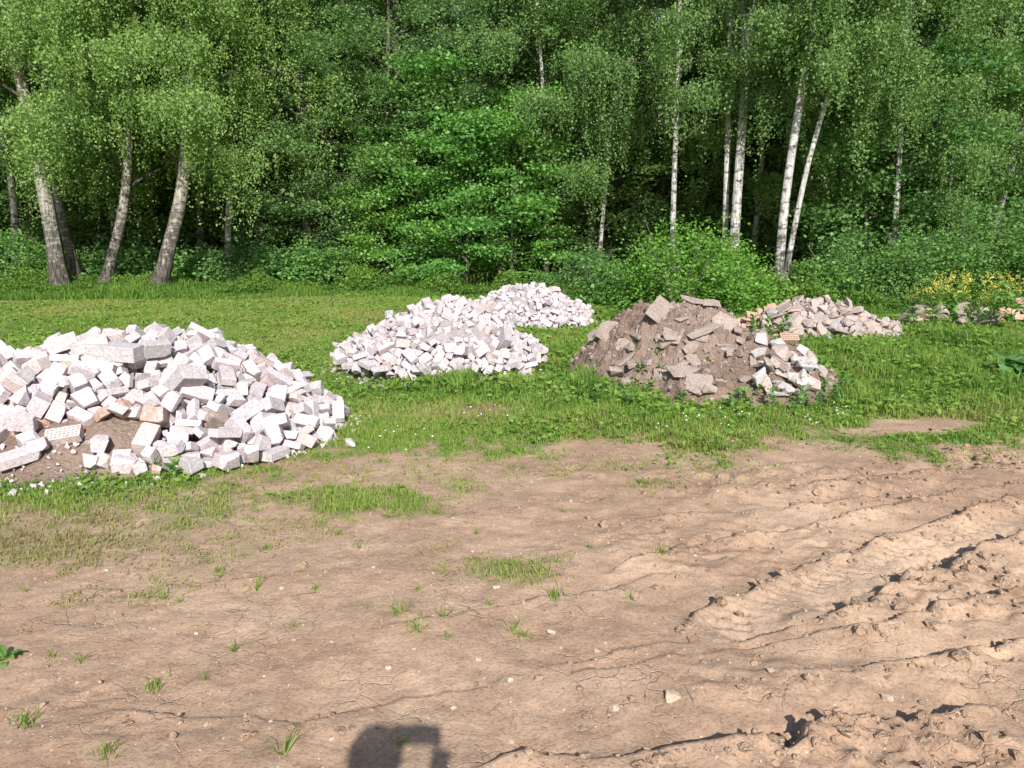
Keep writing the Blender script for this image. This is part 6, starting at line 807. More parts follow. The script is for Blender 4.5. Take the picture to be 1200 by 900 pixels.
def perforated(dim, rows, cols):
    """A brick with rows of small sunk holes through its bed face."""
    bm = bmesh.new(); L, W, Hh = dim
    n, m = cols * 2 + 1, rows * 2 + 1
    top = [[bm.verts.new((-L / 2 + L * i / n, -W / 2 + W * j / m, Hh / 2)) for j in range(m + 1)] for i in range(n + 1)]
    for i in range(n):
        for j in range(m):
            q = [top[i][j], top[i + 1][j], top[i + 1][j + 1], top[i][j + 1]]
            if i % 2 and j % 2:
                c = sum((v.co for v in q), Vector()) / 4
                w = [bm.verts.new(c + (v.co - c) * .8) for v in q]; d = [bm.verts.new(v.co + Vector((0, 0, -Hh * .7))) for v in w]
                for k in range(4):
                    bm.faces.new((q[k], q[(k + 1) % 4], w[(k + 1) % 4], w[k])); bm.faces.new((w[k], w[(k + 1) % 4], d[(k + 1) % 4], d[k]))
                bm.faces.new(d)
            else: bm.faces.new(q)
    lo = [bm.verts.new((a * L / 2, b * W / 2, -Hh / 2)) for a, b in ((-1, -1), (1, -1), (1, 1), (-1, 1))]
    bm.faces.new(lo[::-1])
    e = [[top[i][0] for i in range(n + 1)], [top[n][j] for j in range(m + 1)], [top[i][m] for i in range(n, -1, -1)], [top[0][j] for j in range(m, -1, -1)]]
    for k in range(4): bm.faces.new([lo[k], lo[(k + 1) % 4]] + e[k][::-1])
    bmesh.ops.recalc_face_normals(bm, faces=bm.faces)
    return bm
place('brick', 'brick', 'perforated pinkish brick with rows of small holes, above the soil', bm_mesh(perforated((.23, .115, .06), 4, 8), 'brick'), MB['pinkish'], 76, 520, (.55, -.12, .25), .06, surf=near_surf)

# ------------------------------------------------------------------ the earth and concrete heap
def earth(x, y):
    def lobe(cx, cy, rx, ry, H, p): return H * (1 - (((x - cx) / rx) ** 2 + ((y - cy) / ry) ** 2) ** (p / 2))
    a = np.maximum.reduce([lobe(1.86, 8.75, 1.22, 1.35, .84, 2.5), lobe(2.62, 7.95, .92, .95, .52, 1.8), lobe(1.55, 8.2, .8, .9, .55, 1.6), lobe(2.05, 7.5, .8, .62, .34, 1.8)])
    return a
def earth_z(x, y):
    x = np.asarray(x, float); y = np.asarray(y, float)
    z = earth(x, y); w = np.clip(z / .15, 0, 1)
    n = fbm(x * 2.2, y * 2.2, 4, 50)
    ter = .055 * (np.floor(z / .13 + n * .8) - z / .13)          # broken crusts: short steps down the slope
    return z + w * (.11 * n + .16 * (.22 - np.abs(fbm(x * 4, y * 4, 4, 51))) + ter * sstep(-.3, .0, fbm(x * 1.1, y * 1.1, 3, 53)) + .03 * fbm(x * 14, y * 14, 4, 52))
def earth_surf(px, py):
    d = ray(px, py); t = 5.
    for _ in range(900):
        p = d * t + np.array([0, 0, CAM_H])
        if p[2] < max(0, float(earth_z(p[0], p[1]))): break
        t += .01
    return p
def make_earth():
    n = 300; xs = np.linspace(.5, 3.9, n); ys = np.linspace(6.5, 10.4, n)
    X, Y = np.meshgrid(xs, ys); Z = np.maximum(earth_z(X, Y), -.1)
    ok = (Z > -.09).ravel(); idx = np.arange(n * n).reshape(n, n)
    F = np.stack([idx[:-1, :-1].ravel(), idx[:-1, 1:].ravel(), idx[1:, 1:].ravel(), idx[1:, :-1].ravel()], 1)
    return link('soil_heap', np_mesh('soil_heap', np.stack([X.ravel(), Y.ravel(), Z.ravel()], 1), F[ok[F].any(1)], True), M_HEAP)
tag(make_earth(), 'heap of brown soil with broken concrete slabs sticking out of it', 'soil heap')
SL = [ # px, py, length, width, thickness, (tilt x, y, yaw), colour, look
 (768, 372, .36, .26, .06, (.75, .25, .3), 'tan', 'tilted brown slab near the top left of the soil heap'),
 (744, 392, .40, .26, .06, (.8, -.3, .9), 'tan', 'long slab lying down the left slope of the soil heap'),
 (712, 390, .34, .24, .07, (.6, -.75, .6), 'tan', 'leaning slab at the left end of the soil heap'),
 (697, 397, .22, .18, .07, (.3, -.5, .3), 'tan', 'small slab at the far left foot of the soil heap'),
 (778, 362, .30, .24, .05, (.9, .5, -.4), 'tan', 'upright triangular slab at the top left of the soil heap'),
 (814, 356, .34, .2, .06, (.35, .1, .1), 'tan', 'pale slab lying flat on the very top of the soil heap'),
 (835, 359, .24, .2, .06, (.35, .35, -.2), 'tan', 'broken slab just right of the soil heap top'),
 (851, 383, .34, .30, .07, (1.05, .1, -.15), 'tan', 'large upright slab facing forward on the right shoulder of the soil heap'),
 (822, 391, .42, .2, .045, (.25, -.35, .45), 'tan', 'thin slab edge crossing the upper middle of the soil heap'),
 (858, 411, .40, .2, .045, (.35, .18, -.1), 'tan', 'thin flat slab under the upright one on the soil heap'),
 (803, 437, .46, .28, .05, (.4, -.05, .15), 'tan', 'wide slab ledge low in the middle of the soil heap'),
 (818, 452, .3, .26, .06, (.9, .1, -.5), 'tan', 'dark slab below the wide ledge of the soil heap'),
 (790, 400, .26, .2, .08, (.5, .3, .2), 'tan', 'brown lump in the middle left of the soil heap'),
 (741, 432, .20, .13, .08, (.2, -.2, .5), 'tan', 'topmost of the lumps at the left foot of the soil heap'),
 (722, 442, .18, .13, .10, (.1, .2, -.4), 'tan', 'middle lump of the line at the left foot of the soil heap'),
 (733, 452, .22, .12, .07, (.2, -.1, .4), 'tan', 'flat lump under the left foot line of the soil heap'),
 (700, 463, .16, .12, .10, (.0, .2, .2), 'grey', 'lowest grey lump in the grass left of the soil heap'),
 (714, 455, .12, .10, .08, (.0, .2, .9), 'tan', 'small lump between two others left of the soil heap'),
 (762, 426, .16, .10, .06, (.3, -.2, .5), 'tan', 'small slab above the lumps at the soil heap left foot'),
 (895, 402, .22, .18, .10, (.5, .2, .3), 'white', 'white block at the top of the grey pile right of the soil heap'),
 (910, 409, .18, .15, .12, (.4, .4, .6), 'white', 'second white block at the top of the grey pile'),
 (893, 420, .24, .16, .08, (.6, -.1, .15), 'grey', 'pale flat slab on the left of the grey pile'),
 (913, 421, .22, .18, .12, (.6, .3, -.4), 'pale pink', 'beige lump under the white blocks of the grey pile'),
 (901, 440, .34, .12, .08, (.7, .9, 1.0), 'tan', 'long brown slab standing down the left of the grey pile'),
 (893, 446, .26, .10, .07, (.7, .9, 1.0), 'white', 'long pale slab standing left of the brown one in the grey pile'),
 (924, 424, .16, .13, .10, (.3, .2, .8), 'pale pink', 'brownish lump over the hollow of the grey pile'),
 (937, 430, .26, .12, .07, (.5, -.35, .3), 'grey', 'grey slab leaning over the hollow of the grey pile'),
 (951, 437, .16, .11, .09, (.4, .2, -.5), 'grey', 'grey block on the right of the grey pile'),
 (961, 440, .13, .11, .09, (.3, .5, .3), 'grey', 'small grey block at the right end of the grey pile'),
 (939, 450, .24, .20, .10, (.8, -.2, .4), 'pale pink', 'large beige slab low right in the grey pile'),
 (951, 456, .18, .16, .09, (.7, .3, -.3), 'pale pink', 'beige lump at the right foot of the grey pile'),
 (917, 458, .24, .09, .08, (.5, .5, -.5), 'white', 'narrow white piece slanting at the foot of the grey pile'),
 (912, 466, .22, .12, .06, (.3, .1, -.25), 'grey', 'flat grey slab at the front foot of the grey pile'),
 (930, 464, .16, .10, .07, (.3, .3, .5), 'grey', 'small grey slab right of the flat one at the grey pile foot'),
 (832, 462, .16, .13, .09, (.4, .2, .3), 'pale pink', 'yellowish lump at the front foot of the soil heap'),
 (843, 456, .14, .12, .10, (.4, .2, .9), 'pale pink', 'upper yellowish lump at the front foot of the soil heap'),
 (818, 466, .12, .1, .08, (.4, .2, .1), 'pale pink', 'left yellowish lump at the front foot of the soil heap'),
 (850, 468, .12, .1, .07, (.4, .4, .1), 'pale pink', 'right yellowish lump at the front foot of the soil heap'),
 (836, 474, .10, .08, .06, (.1, .2, .1), 'pale pink', 'lowest yellowish lump at the front foot of the soil heap'),
]
for i, (px, py, a, b, c, rot, colr, lab) in enumerate(SL):
    slab = c < .075
    me = bm_mesh(chunk_bm((a, b, c), 400 + i, 12 if slab else 15), 'concrete_slab')
    place('concrete_chunk', 'concrete slab' if slab else 'concrete chunk', lab, me, MC[colr], px, py, rot, c * .55, 'broken concrete on the soil heap', earth_surf)
place('brick', 'brick', 'orange brick with rows of holes at the right of the soil heap', bm_mesh(perforated((.19, .10, .065), 3, 6), 'brick'), brick_mat('fired_orange_brick', (.44, .28, .20), (.42, .27, .19), (.5, .4, .33)), 924, 402, (.75, 0, -.03), .05, surf=earth_surf)
ei = []
def slab_on(px, py, d, lift, seed, colr, txt, flat):
    r = random.Random(seed); p = earth_surf(px, py); e = .06
    gx_ = (float(earth(p[0] + e, p[1])) - float(earth(p[0] - e, p[1]))) / (2 * e); gy_ = (float(earth(p[0], p[1] + e)) - float(earth(p[0], p[1] - e))) / (2 * e)
    q = Vector((-gx_, -gy_, 1)).to_track_quat('Z', 'Y') @ Euler((r.gauss(0, flat), r.gauss(0, flat), r.uniform(0, 6.28))).to_quaternion()
    o = place('concrete_chunk', 'concrete slab' if d[2] < .075 else 'concrete chunk', None, bm_mesh(chunk_bm(d, seed, 12 if d[2] < .075 else 15), 'concrete_slab'), MC[colr], px, py, q.to_euler(), lift, 'broken concrete on the soil heap')
    o.location = (p[0], p[1], p[2] + lift); ei.append((o, txt, px, py))
for i in range(25):
    r = random.Random(1300 + i); u = r.random(); px = 705 + 190 * u; py = r.uniform(362 + 60 * abs(u - .5), 455)
    d = (r.uniform(.10, .28), r.uniform(.08, .2), r.uniform(.04, .08))
    slab_on(px, py, d, d[2] * r.uniform(.2, .7), 1400 + i, 'tan', ('brown slab fragment ' if d[2] < .075 else 'brown lump ') + ('high on the soil heap' if py < 400 else 'low on the soil heap'), .3)
for i in range(22):
    r = random.Random(1600 + i); px = 922 + r.gauss(0, 24); py = 437 + r.gauss(0, 17)
    d = (r.uniform(.12, .26), r.uniform(.09, .18), r.uniform(.06, .12)); c = r.choice(['grey', 'white', 'pale pink', 'white'])
    slab_on(px, py, d, r.uniform(.02, .10), 1700 + i, c, f'{c} piece in the grey pile right of the soil heap', .6)
distinct(ei)
def earth_bits():
    r = np.random.default_rng(8); V, Fc = [], []; b = 0
    bm = chunk_bm((1, .8, .5), 3, 9); v0 = np.array([v.co[:] for v in bm.verts]); bmesh.ops.triangulate(bm, faces=bm.faces); f0 = np.array([[v.index for v in f.verts] for f in bm.faces]); bm.free()
    i = 0
    while i < 1500:
        x, y = r.uniform(.7, 3.5), r.uniform(6.7, 9.2); z = float(earth_z(x, y))
        if z < -.02: continue
        i += 1
        V.append(v0 @ np.array(Euler(r.uniform(0, 6.28, 3)).to_matrix()).T * min(.011 + r.exponential(.018), .10) + [x, y, z + .005]); Fc.append(f0 + b); b += len(v0)
    return link('stone_bits', np_mesh('stone_bits', np.concatenate(V), np.concatenate(Fc)), MC['tan'])
tag(earth_bits(), 'small stones and crumbs scattered over the soil heap', 'stones', kind='stuff')

# broken wall stump in the weeds at far right
far_items = []
for i in range(40):
    r = random.Random(900 + i)
    px, py = r.uniform(1062, 1200), r.uniform(364, 382)
    if i < 3: px, py = 1072 + i * 4, 372
    d = (r.uniform(.2, .5), r.uniform(.15, .35), r.uniform(.14, .34))
    c = r.choice(['pale pink', 'pale pink', 'tan', 'orange'])
    o = place('concrete_chunk', 'concrete chunk', None, bm_mesh(chunk_bm(d, 950 + i, 14), 'concrete_chunk'), MC[c], px, py, (r.uniform(-.3, .3), r.uniform(-.3, .3), r.uniform(0, 6)), d[2] * .35, 'rubble in the weeds at far right')
    far_items.append((o, f'{c} concrete lump below the yellow flowers', px, py))
distinct(far_items)
STN = []
for i, (px, py, s) in enumerate([(789, 815, .05), (719, 827, .032), (646, 737, .03), (560, 770, .022), (905, 790, .03), (700, 760, .022), (760, 880, .03), (330, 690, .024), (455, 780, .02), (600, 860, .022), (1040, 815, .03), (390, 868, .018), (230, 740, .018)]):
    p = on_ground(px, py); z = float(ground_h(np.array([p[0]]), np.array([p[1]]))[0])
    o = link('stone', bm_mesh(chunk_bm((s * 1.3, s, s * .8), 60 + i, 16), 'stone'), M_PEB); o.location = (p[0], p[1], z + s * .15)
    tag(o, None, 'stone', 'pale stones on the bare soil'); STN.append((o, 'small pale stone lying on the bare soil', px, py))
distinct(STN)

# ------------------------------------------------------------------ plants and trees
def tubes(name, paths, mat, sides=7, parent=None):
    """paths: (points, radii, age at each point). One mesh of tapered tubes."""
    V, F, A = [], [], []; b = 0
    for P, Rd, ag in paths:
        P = np.asarray(P, float); n = len(P); k = sides if max(Rd) > .03 else 4
        T = np.gradient(P, axis=0); T /= np.linalg.norm(T, axis=1, keepdims=True) + 1e-9
        ref = np.where(np.abs(T[:, 2:3]) > .9, [[1., 0, 0]], [[0, 0, 1.]])
        U = np.cross(T, ref); U /= np.linalg.norm(U, axis=1, keepdims=True) + 1e-9; W = np.cross(T, U)
        an = np.linspace(0, 6.2832, k, endpoint=False)
        ring = U[:, None] * np.cos(an)[None, :, None] + W[:, None] * np.sin(an)[None, :, None]
        V.append((P[:, None] + ring * np.asarray(Rd)[:, None, None]).reshape(-1, 3)); A.append(np.repeat(np.asarray(ag, float), k))
        i = np.arange(n - 1)[:, None] * k; j = np.arange(k)[None]; j2 = (j + 1) % k
        F.append(np.stack([(i + j).ravel(), (i + j2).ravel(), (i + k + j2).ravel(), (i + k + j).ravel()], 1) + b); b += n * k
    return np_mesh(name, np.concatenate(V), np.concatenate(F), True, {'age': np.concatenate(A)})

def leaves(name, P, L, W, r, axis_down=.0, up=.0):
    """One four-cornered leaf at every point, turned at random, hanging or lying flat as asked."""
    n = len(P); a = r.normal(0, 1, (n, 3)); a[:, 2] -= axis_down; a /= np.linalg.norm(a, axis=1, keepdims=True)
    q = r.normal(0, 1, (n, 3)); q[:, 2] += up
    if up: a[:, 2] *= .35; a /= np.linalg.norm(a, axis=1, keepdims=True)
    s = np.cross(a, q); s /= np.linalg.norm(s, axis=1, keepdims=True) + 1e-9
    k = r.uniform(.65, 1.25, n)[:, None]
    l = a * L * k / 2; w = s * W * k / 2
    V = np.stack([P - l, P + w - l * .15, P + l, P - w - l * .15], 1).reshape(-1, 3)
    return np_mesh(name, V, np.arange(n * 4).reshape(n, 4))

def path_at(P, z):
    return np.array([np.interp(z, P[:, 2], P[:, i]) for i in range(3)])

def birch_geo(seed, P, r0, cs, reach, n_main=44, subs=7, strands=5, slen=.8, dens=24, leaf=.055, droop=1., fork=None, window=None):
    """Weeping birch: rising limbs, drooping side shoots, hanging strands of small leaves."""
    r = np.random.default_rng(seed); P = np.asarray(P, float); H = P[-1, 2]
    zz = np.linspace(0, 1, 22); sp = np.stack([np.interp(zz * H, P[:, 2], P[:, i]) for i in range(3)], 1)
    for i in range(2): sp[:, i] = np.convolve(np.pad(sp[:, i], 2, 'edge'), np.ones(5) / 5, 'valid')
    sp[0] = P[0]; sp[0, 2] -= .15
    rad = r0 * (1 - zz) ** .8 + .008; rad[0] *= 1.6; rad[1] *= 1.1
    paths = [(sp, rad, np.clip(1 - zz * H / 2.2, 0, 1))]
    if fork: paths += fork
    pts = []
    for i in range(n_main):
        u = (i + r.random()) / n_main; h = cs + (H - cs) * u * .97
        b = path_at(sp, h); az = i * 2.4 + r.normal(0, .4); d = np.array([math.cos(az), math.sin(az), 0])
        L = reach * (1.05 - .72 * u) * r.uniform(.6, 1.15)
        t = np.linspace(0, 1, 7); rise = .85 - .15 * u
        br = b + d * (L * t)[:, None] + np.array([0, 0, 1.]) * (L * (rise * t - .72 * droop * t * t))[:, None] + r.normal(0, .03, (7, 3)) * t[:, None] * L * .6
        rr = float(np.interp(h, sp[:, 2], rad))
        paths.append((br, np.linspace(min(.042, rr * .42), .006, 7), np.full(7, 2.)))
        for j in range(subs):
            tj = .32 + .68 * (j + r.random()) / subs; s0 = np.array([np.interp(tj, t, br[:, k]) for k in range(3)])
            a2 = az + r.choice([-1, 1]) * r.uniform(.2, 1.4); d2 = np.array([math.cos(a2), math.sin(a2), 0])
            sl = r.uniform(.25, .5); ts = np.linspace(0, 1, 4)
            sb = s0 + d2 * (sl * ts)[:, None] + np.array([0, 0, 1.]) * (sl * (.45 * ts - .8 * droop * ts * ts))[:, None]
            if r.random() < .5: paths.append((sb, np.linspace(.010, .004, 4), np.full(4, 2.)))
            lv = r.choice([.7, .9, 1.15, 1.7]); rx = slen * r.uniform(.42, .75) * lv ** -.35; ok = r.normal(0, 1, (strands, 3)); ok /= np.linalg.norm(ok, axis=1, keepdims=True); ok *= r.random((strands, 1)) ** .4
            for k in range(strands):            # one weeping clump: a domed top, strands hanging longest in its middle
                e = ok[k]; c = sb[2] + np.array([e[0] * rx, e[1] * rx, .30 * rx * (1 - e[0] ** 2 - e[1] ** 2) + .22 * e[2] * rx])
                ln = lv * slen * (1.2 - .75 * math.hypot(e[0], e[1])) * r.uniform(.35, 1.15)
                ln = min(ln, max(.25, c[2] - .9))
                m = max(5, int(ln * dens + 6)); v = r.random(m) ** 1.35
                pts.append(c + np.array([e[0], e[1], 0]) * (.16 * ln * v * (1 - v))[:, None] + np.array([0, 0, -1.]) * (ln * v)[:, None] + r.normal(0, .045, (m, 3)))
    pts = np.concatenate(pts)
    return paths, pts

def broad_geo(seed, H, r0, cs, reach, n_main=38, subs=8, per=60, flat=.4, spread=.36, lean=(0, 0)):
    """Broad-leaved tree: spreading limbs carrying flattened sprays of leaves."""
    r = np.random.default_rng(seed)
    z = np.linspace(0, H, 16); sp = np.stack([lean[0] * z + .12 * np.sin(z * .7 + seed), lean[1] * z + .12 * np.cos(z * .6 + seed * 2), z], 1); sp[:, :2] -= sp[0, :2]; sp[0, 2] = -.2
    rad = r0 * (1 - z / H) ** .8 + .01
    paths = [(sp, rad, np.clip(1 - z / 2, 0, 1))]; pts = []
    for i in range(n_main):
        u = (i + r.random()) / n_main; h = cs + (H - cs) * u; b = path_at(sp, h)
        az = i * 2.4 + r.normal(0, .4); d = np.array([math.cos(az), math.sin(az), 0])
        L = reach * math.sqrt(max(.06, 1 - (u * 1.0 - .28) ** 2 / .56)) * r.uniform(.6, 1.15)
        t = np.linspace(0, 1, 5); br = b + d * (L * t)[:, None] + np.array([0, 0, 1.]) * (L * ((.35 + .5 * u) * t - .25 * t * t))[:, None]
        paths.append((br, np.linspace(max(.012, float(np.interp(h, z, rad)) * .4), .006, 5), np.zeros(5)))
        for j in range(subs):
            tj = r.uniform(.25, 1.05); c = np.array([np.interp(tj, t, br[:, k]) for k in range(3)]) + np.array([*r.normal(0, .16 * L, 2), r.normal(0, .10 * L)])
            s = spread * r.uniform(.6, 1.35)
            pts.append(c + r.normal(0, 1, (per, 3)) * [s, s, s * flat] + [0, 0, -.12 * s])
    return paths, np.concatenate(pts)

def bush_geo(seed, H, R, n=60, per=70, stems=9, spread=.2, flat=.7):
    r = np.random.default_rng(seed); paths, pts = [], []
    for i in range(stems):
        a = r.uniform(0, 6.28); q = R * r.uniform(.2, .9); t = np.linspace(0, 1, 5)
        P = np.stack([math.cos(a) * (q * t + .1), math.sin(a) * (q * t + .1), H * r.uniform(.6, 1) * t ** .8 - .05], 1)
        paths.append((P, np.linspace(.018, .005, 5), np.zeros(5)))
    for i in range(n):
        a = r.uniform(0, 6.28); el = math.asin(r.uniform(-.05, 1)); k = r.uniform(.55, 1.) ** .5 * r.uniform(.8, 1.08)
        c = np.array([math.cos(a) * math.cos(el) * R * k, math.sin(a) * math.cos(el) * R * k, .08 * H + math.sin(el) * H * .9 * k])
        s = spread * r.uniform(.6, 1.4)
        pts.append(c + r.normal(0, 1, (per, 3)) * [s, s, s * flat])
    pts = np.concatenate(pts); pts = pts[pts[:, 2] > .03]
    return paths, pts

def tree(name, loc, tm, lm, bark, tint, label, cat, group=None, rz=0, sc=1, tn='trunk', cn='crown'):
    o = empty(name, loc, rz); o.scale = (sc, sc, sc)
    t = bpy.data.objects.new(tn, tm); COL.objects.link(t); t.parent = o
    c = bpy.data.objects.new(cn, lm); COL.objects.link(c); c.parent = o
    if not tm.materials: tm.materials.append(bark)
    if not lm.materials: lm.materials.append(M_LEAF)
    c.color = (*tint, 1)
    return tag(o, label, cat, group)

def gz(x, y): return float(ground_h(np.array([x]), np.array([y]), False)[0])
def world_path(pix, depth, top):
    """Trunk course read off the photograph at the tree's own distance, carried on upward to its top."""
    b = on_ground(*pix[0]); y0 = depth
    pts = [at_depth(px, py, y0) for px, py in pix]
    base = np.array([pts[0][0], y0, gz(pts[0][0], y0)])
    pts[0] = base
    P = np.array(pts) - base
    d = P[-1] - P[-2]; d = d / max(d[2], .3)
    z = P[-1, 2]
    while z < top:
        z += 1.; d = d * .8 + np.array([0, 0, .2]); d[2] = 1; P = np.vstack([P, P[-1] + d])
    return base, P

FRONT = [  # name, trunk pixels, distance, radius, top, crown start, reach, label, tint, extra
 ('birch_tree', [(72, 338), (62, 275), (50, 215), (38, 150), (22, 85), (8, 20)], 19.0, .19, 11.5, 2.6, 3.0, 'thick old birch at the far left, its trunk forked and leaning left', (1.2, 1.2, 1.0)),
 ('birch_tree', [(94, 332), (76, 275), (62, 210), (54, 140), (52, 60)], 19.8, .12, 11, 3.0, 2.4, 'thinner birch close behind the thick old birch at far left', (1.12, 1.13, .95)),
 ('birch_tree', [(116, 345), (128, 312), (141, 280), (149, 220), (151, 150), (155, 60)], 18.6, .125, 10.5, 2.4, 3.0, 'birch with a bent brown footed trunk leaning right, left group', (1.27, 1.25, 1.0)),
 ('birch_tree', [(180, 340), (190, 310), (206, 275), (216, 225), (220, 150), (222, 50)], 18.6, .17, 11, 2.5, 3.2, 'birch with dark scarred trunk curving right, wide hanging crown', (1.27, 1.25, 1.0)),
 ('birch_tree', [(266, 318), (267, 250), (270, 200), (276, 120), (284, 40)], 20.8, .085, 11, 2.6, 2.9, 'slim straight birch right of the scarred curving birch', (1.25, 1.23, 1.0)),
 ('birch_tree', [(788, 310), (789, 250), (790, 190), (794, 100), (796, 20)], 18.2, .065, 12, 3.2, 2.2, 'slim birch standing behind the big green bush', (.98, 1.02, .95)),
 ('birch_tree', [(848, 335), (850, 260), (852, 180), (855, 90), (856, 20)], 18.0, .07, 12.5, 8, 1.2, 'very slim white birch just left of the tall forked birch', (.96, 1.02, .95)),
 ('birch_tree', [(857, 335), (861, 270), (867, 180), (874, 90), (882, 5)], 17.6, .115, 14, 8.6, 1.6, 'tall white birch with a forked trunk above the soil heap', (.96, 1.02, .95)),
 ('birch_tree', [(911, 355), (914, 280), (921, 220), (932, 150), (944, 80), (952, 30)], 16.2, .10, 11.5, 4.2, 1.9, 'white birch rising right behind the pinkish concrete heap', (1.0, 1.04, .95)),
 ('birch_tree', [(915, 352), (926, 290), (940, 220), (956, 150), (978, 90), (998, 30)], 16.6, .06, 10.5, 3.8, 1.8, 'thin birch leaning right from the same foot as its white neighbour', (1.0, 1.04, .95)),
 ('birch_tree', [(1150, 335), (1168, 250), (1186, 195), (1200, 150), (1216, 80)], 20.5, .10, 11, 2.4, 3.0, 'birch leaning right near the right picture edge', (1.02, 1.05, .95)),
 ('birch_tree', [(640, 330), (640, 240), (640, 190), (636, 90), (630, 20)], 20.5, .06, 11, 3.4, 2.6, 'thin birch above the farthest white heap', (.95, 1.04, .95)),
 ('birch_tree', [(700, 330), (708, 230), (722, 120), (735, 40)], 20.6, .05, 11.5, 1.4, 3.4, 'wide drooping birch left of the big green bush', (1.0, 1.04, .92)),
 ('birch_tree', [(1045, 345), (1050, 250), (1056, 150), (1060, 50)], 18.8, .07, 11, 1.6, 3.2, 'drooping birch behind the right end of the pinkish heap', (.98, 1.04, .92)),
]
for i, (nm, pix, dep, r0, top, cs, reach, lab, tint) in enumerate(FRONT):
    base, P = world_path(pix, dep, top)
    fork = None
    if 'thick old' in lab:
        q = path_at(P, 2.6); z = np.linspace(0, 1, 8); fork = [(q + np.stack([.75 * z ** .8, 0 * z - .05, 5 * z], 1), .10 * (1 - z) ** .7 + .01, .4 * (1 - z))]
    if 'forked trunk' in lab:
        q = path_at(P, 5.2); z = np.linspace(0, 1, 8)
        fork = [(q + np.stack([-.30 * z ** .5, 0 * z + .1, 6 * z], 1), .075 * (1 - z) ** .7 + .01, 0 * z)]
    slim = r0 < .09
    paths, pts = birch_geo(100 + i, P, r0, cs, reach, n_main=28 if slim else 28 if 'white' in lab else 36, subs=3, strands=34, slen=1.25 if i < 5 else .95, dens=30, fork=fork)
    tree(nm, tuple(base), tubes('trunk', paths, M_BIRCH), leaves('crown', pts, .060, .043, np.random.default_rng(i), .9), M_OLD_SHADED if r0 > .11 and i < 5 else M_BIRCH, tint, lab, 'birch tree')

# shared kinds for the wood behind
KB = []
for s in range(3):
    H = 14 + s; z = np.linspace(0, H, 9); P = np.stack([.25 * np.sin(z * .35 + s), .2 * np.cos(z * .4 + s) - .2, z], 1); P[0] = 0
    paths, pts = birch_geo(300 + s, P, .10, 1.6 + .4 * s, 2.9, 36, 3, 26, .85, 30, droop=.8)
    KB.append((tubes('trunk', paths, M_BIRCH), leaves('crown', pts, .070, .052, np.random.default_rng(50 + s), .6)))
KD = []
for s in range(4):
    paths, pts = broad_geo(400 + s, 13 + s, .16, .7 + .3 * s, 3.1, 44, 7, 140, .42, .30)
    KD.append((tubes('trunk', paths, M_BARK), leaves('crown', pts, .092, .066, np.random.default_rng(60 + s), 0, .8)))
rt = random.Random(17)
ti = []
SKYX = .222
def wood(x, y, kind, tint, sc, rowname):
    px, py = to_px(x, y, 4); 
    side = 'left edge of picture' if px < 60 else 'leaning birches at left' if px < 330 else 'middle brick heap' if px < 600 else 'farthest brick heap' if px < 730 else 'big green bush' if px < 890 else 'pinkish concrete heap' if px < 1060 else 'yellow flowers at right'
    if kind == 'b': tm, lm = rt.choice(KB); nm, bark, cat, w = 'birch_tree', M_BIRCH, 'birch tree', 'birch'
    else: tm, lm = rt.choice(KD); nm, bark, cat, w = 'broadleaf_tree', M_BARK, 'tree', 'broad-leaved tree'
    o = tree(nm, (x, y, gz(x, y) - .05), tm, lm, bark, tint, None, cat, 'trees of the wood behind the heaps', rt.uniform(0, 6.28), sc)
    ti.append((o, f'{w} {rowname} behind the {side}', px, py) if side != 'left edge of picture' else (o, f'{w} {rowname} at the left picture edge', px, py))
def row(y0, dy, step, x0, x1, pb, rowname, dark, smin, smax):
    x = x0
    while x < x1:
        X = x + rt.uniform(-.25, .25) * step; Y = y0 + rt.uniform(-dy, dy)
        x += step
        if abs(X - SKYX * Y) < (1.0 if y0 < 30 else 1.5 if y0 < 40 else 2.4): continue
        g = rt.uniform(.8, 1.12) * dark
        wood(X, Y, 'b' if rt.random() < pb else 'd', (g * rt.uniform(.82, 1.02), g, g * rt.uniform(.85, 1.15)), rt.uniform(smin, smax), rowname)
row(22.6, .8, 2.3, -19, 20, .35, 'in the front rank of the wood', 1.05, .78, .98)
row(21.6, .3, 2.4, -5.4, 4.2, 0, 'at the front of wood', 1.05, .72, .9)
row(26.5, 1.2, 3.0, -23, 23, .35, 'in the second rank of the wood', 1.0, .9, 1.15)
row(32, 1.6, 3.6, -27, 27, .4, 'deep in the wood', 1.0, 1.0, 1.25)
row(39, 2, 4.2, -33, 33, .4, 'deepest in the wood', 1.0, 1.1, 1.4)
MASS = [i for i in ti if i[0].name in HIDDEN]
ti = [i for i in ti if i[0].name not in HIDDEN]
distinct([(o, t.replace('broad-leaved tree', 'leafy tree').replace('in the front rank of the wood', 'in front rank of wood').replace('in the second rank of the wood', 'in second rank of wood').replace('yellow flowers at right', 'yellow flowers').replace('leaning birches at left', 'leaning birches').replace(' deepest in the wood', ' deepest in wood').replace(' deep in the wood', ' deep in wood'), a, b) for o, t, a, b in ti])

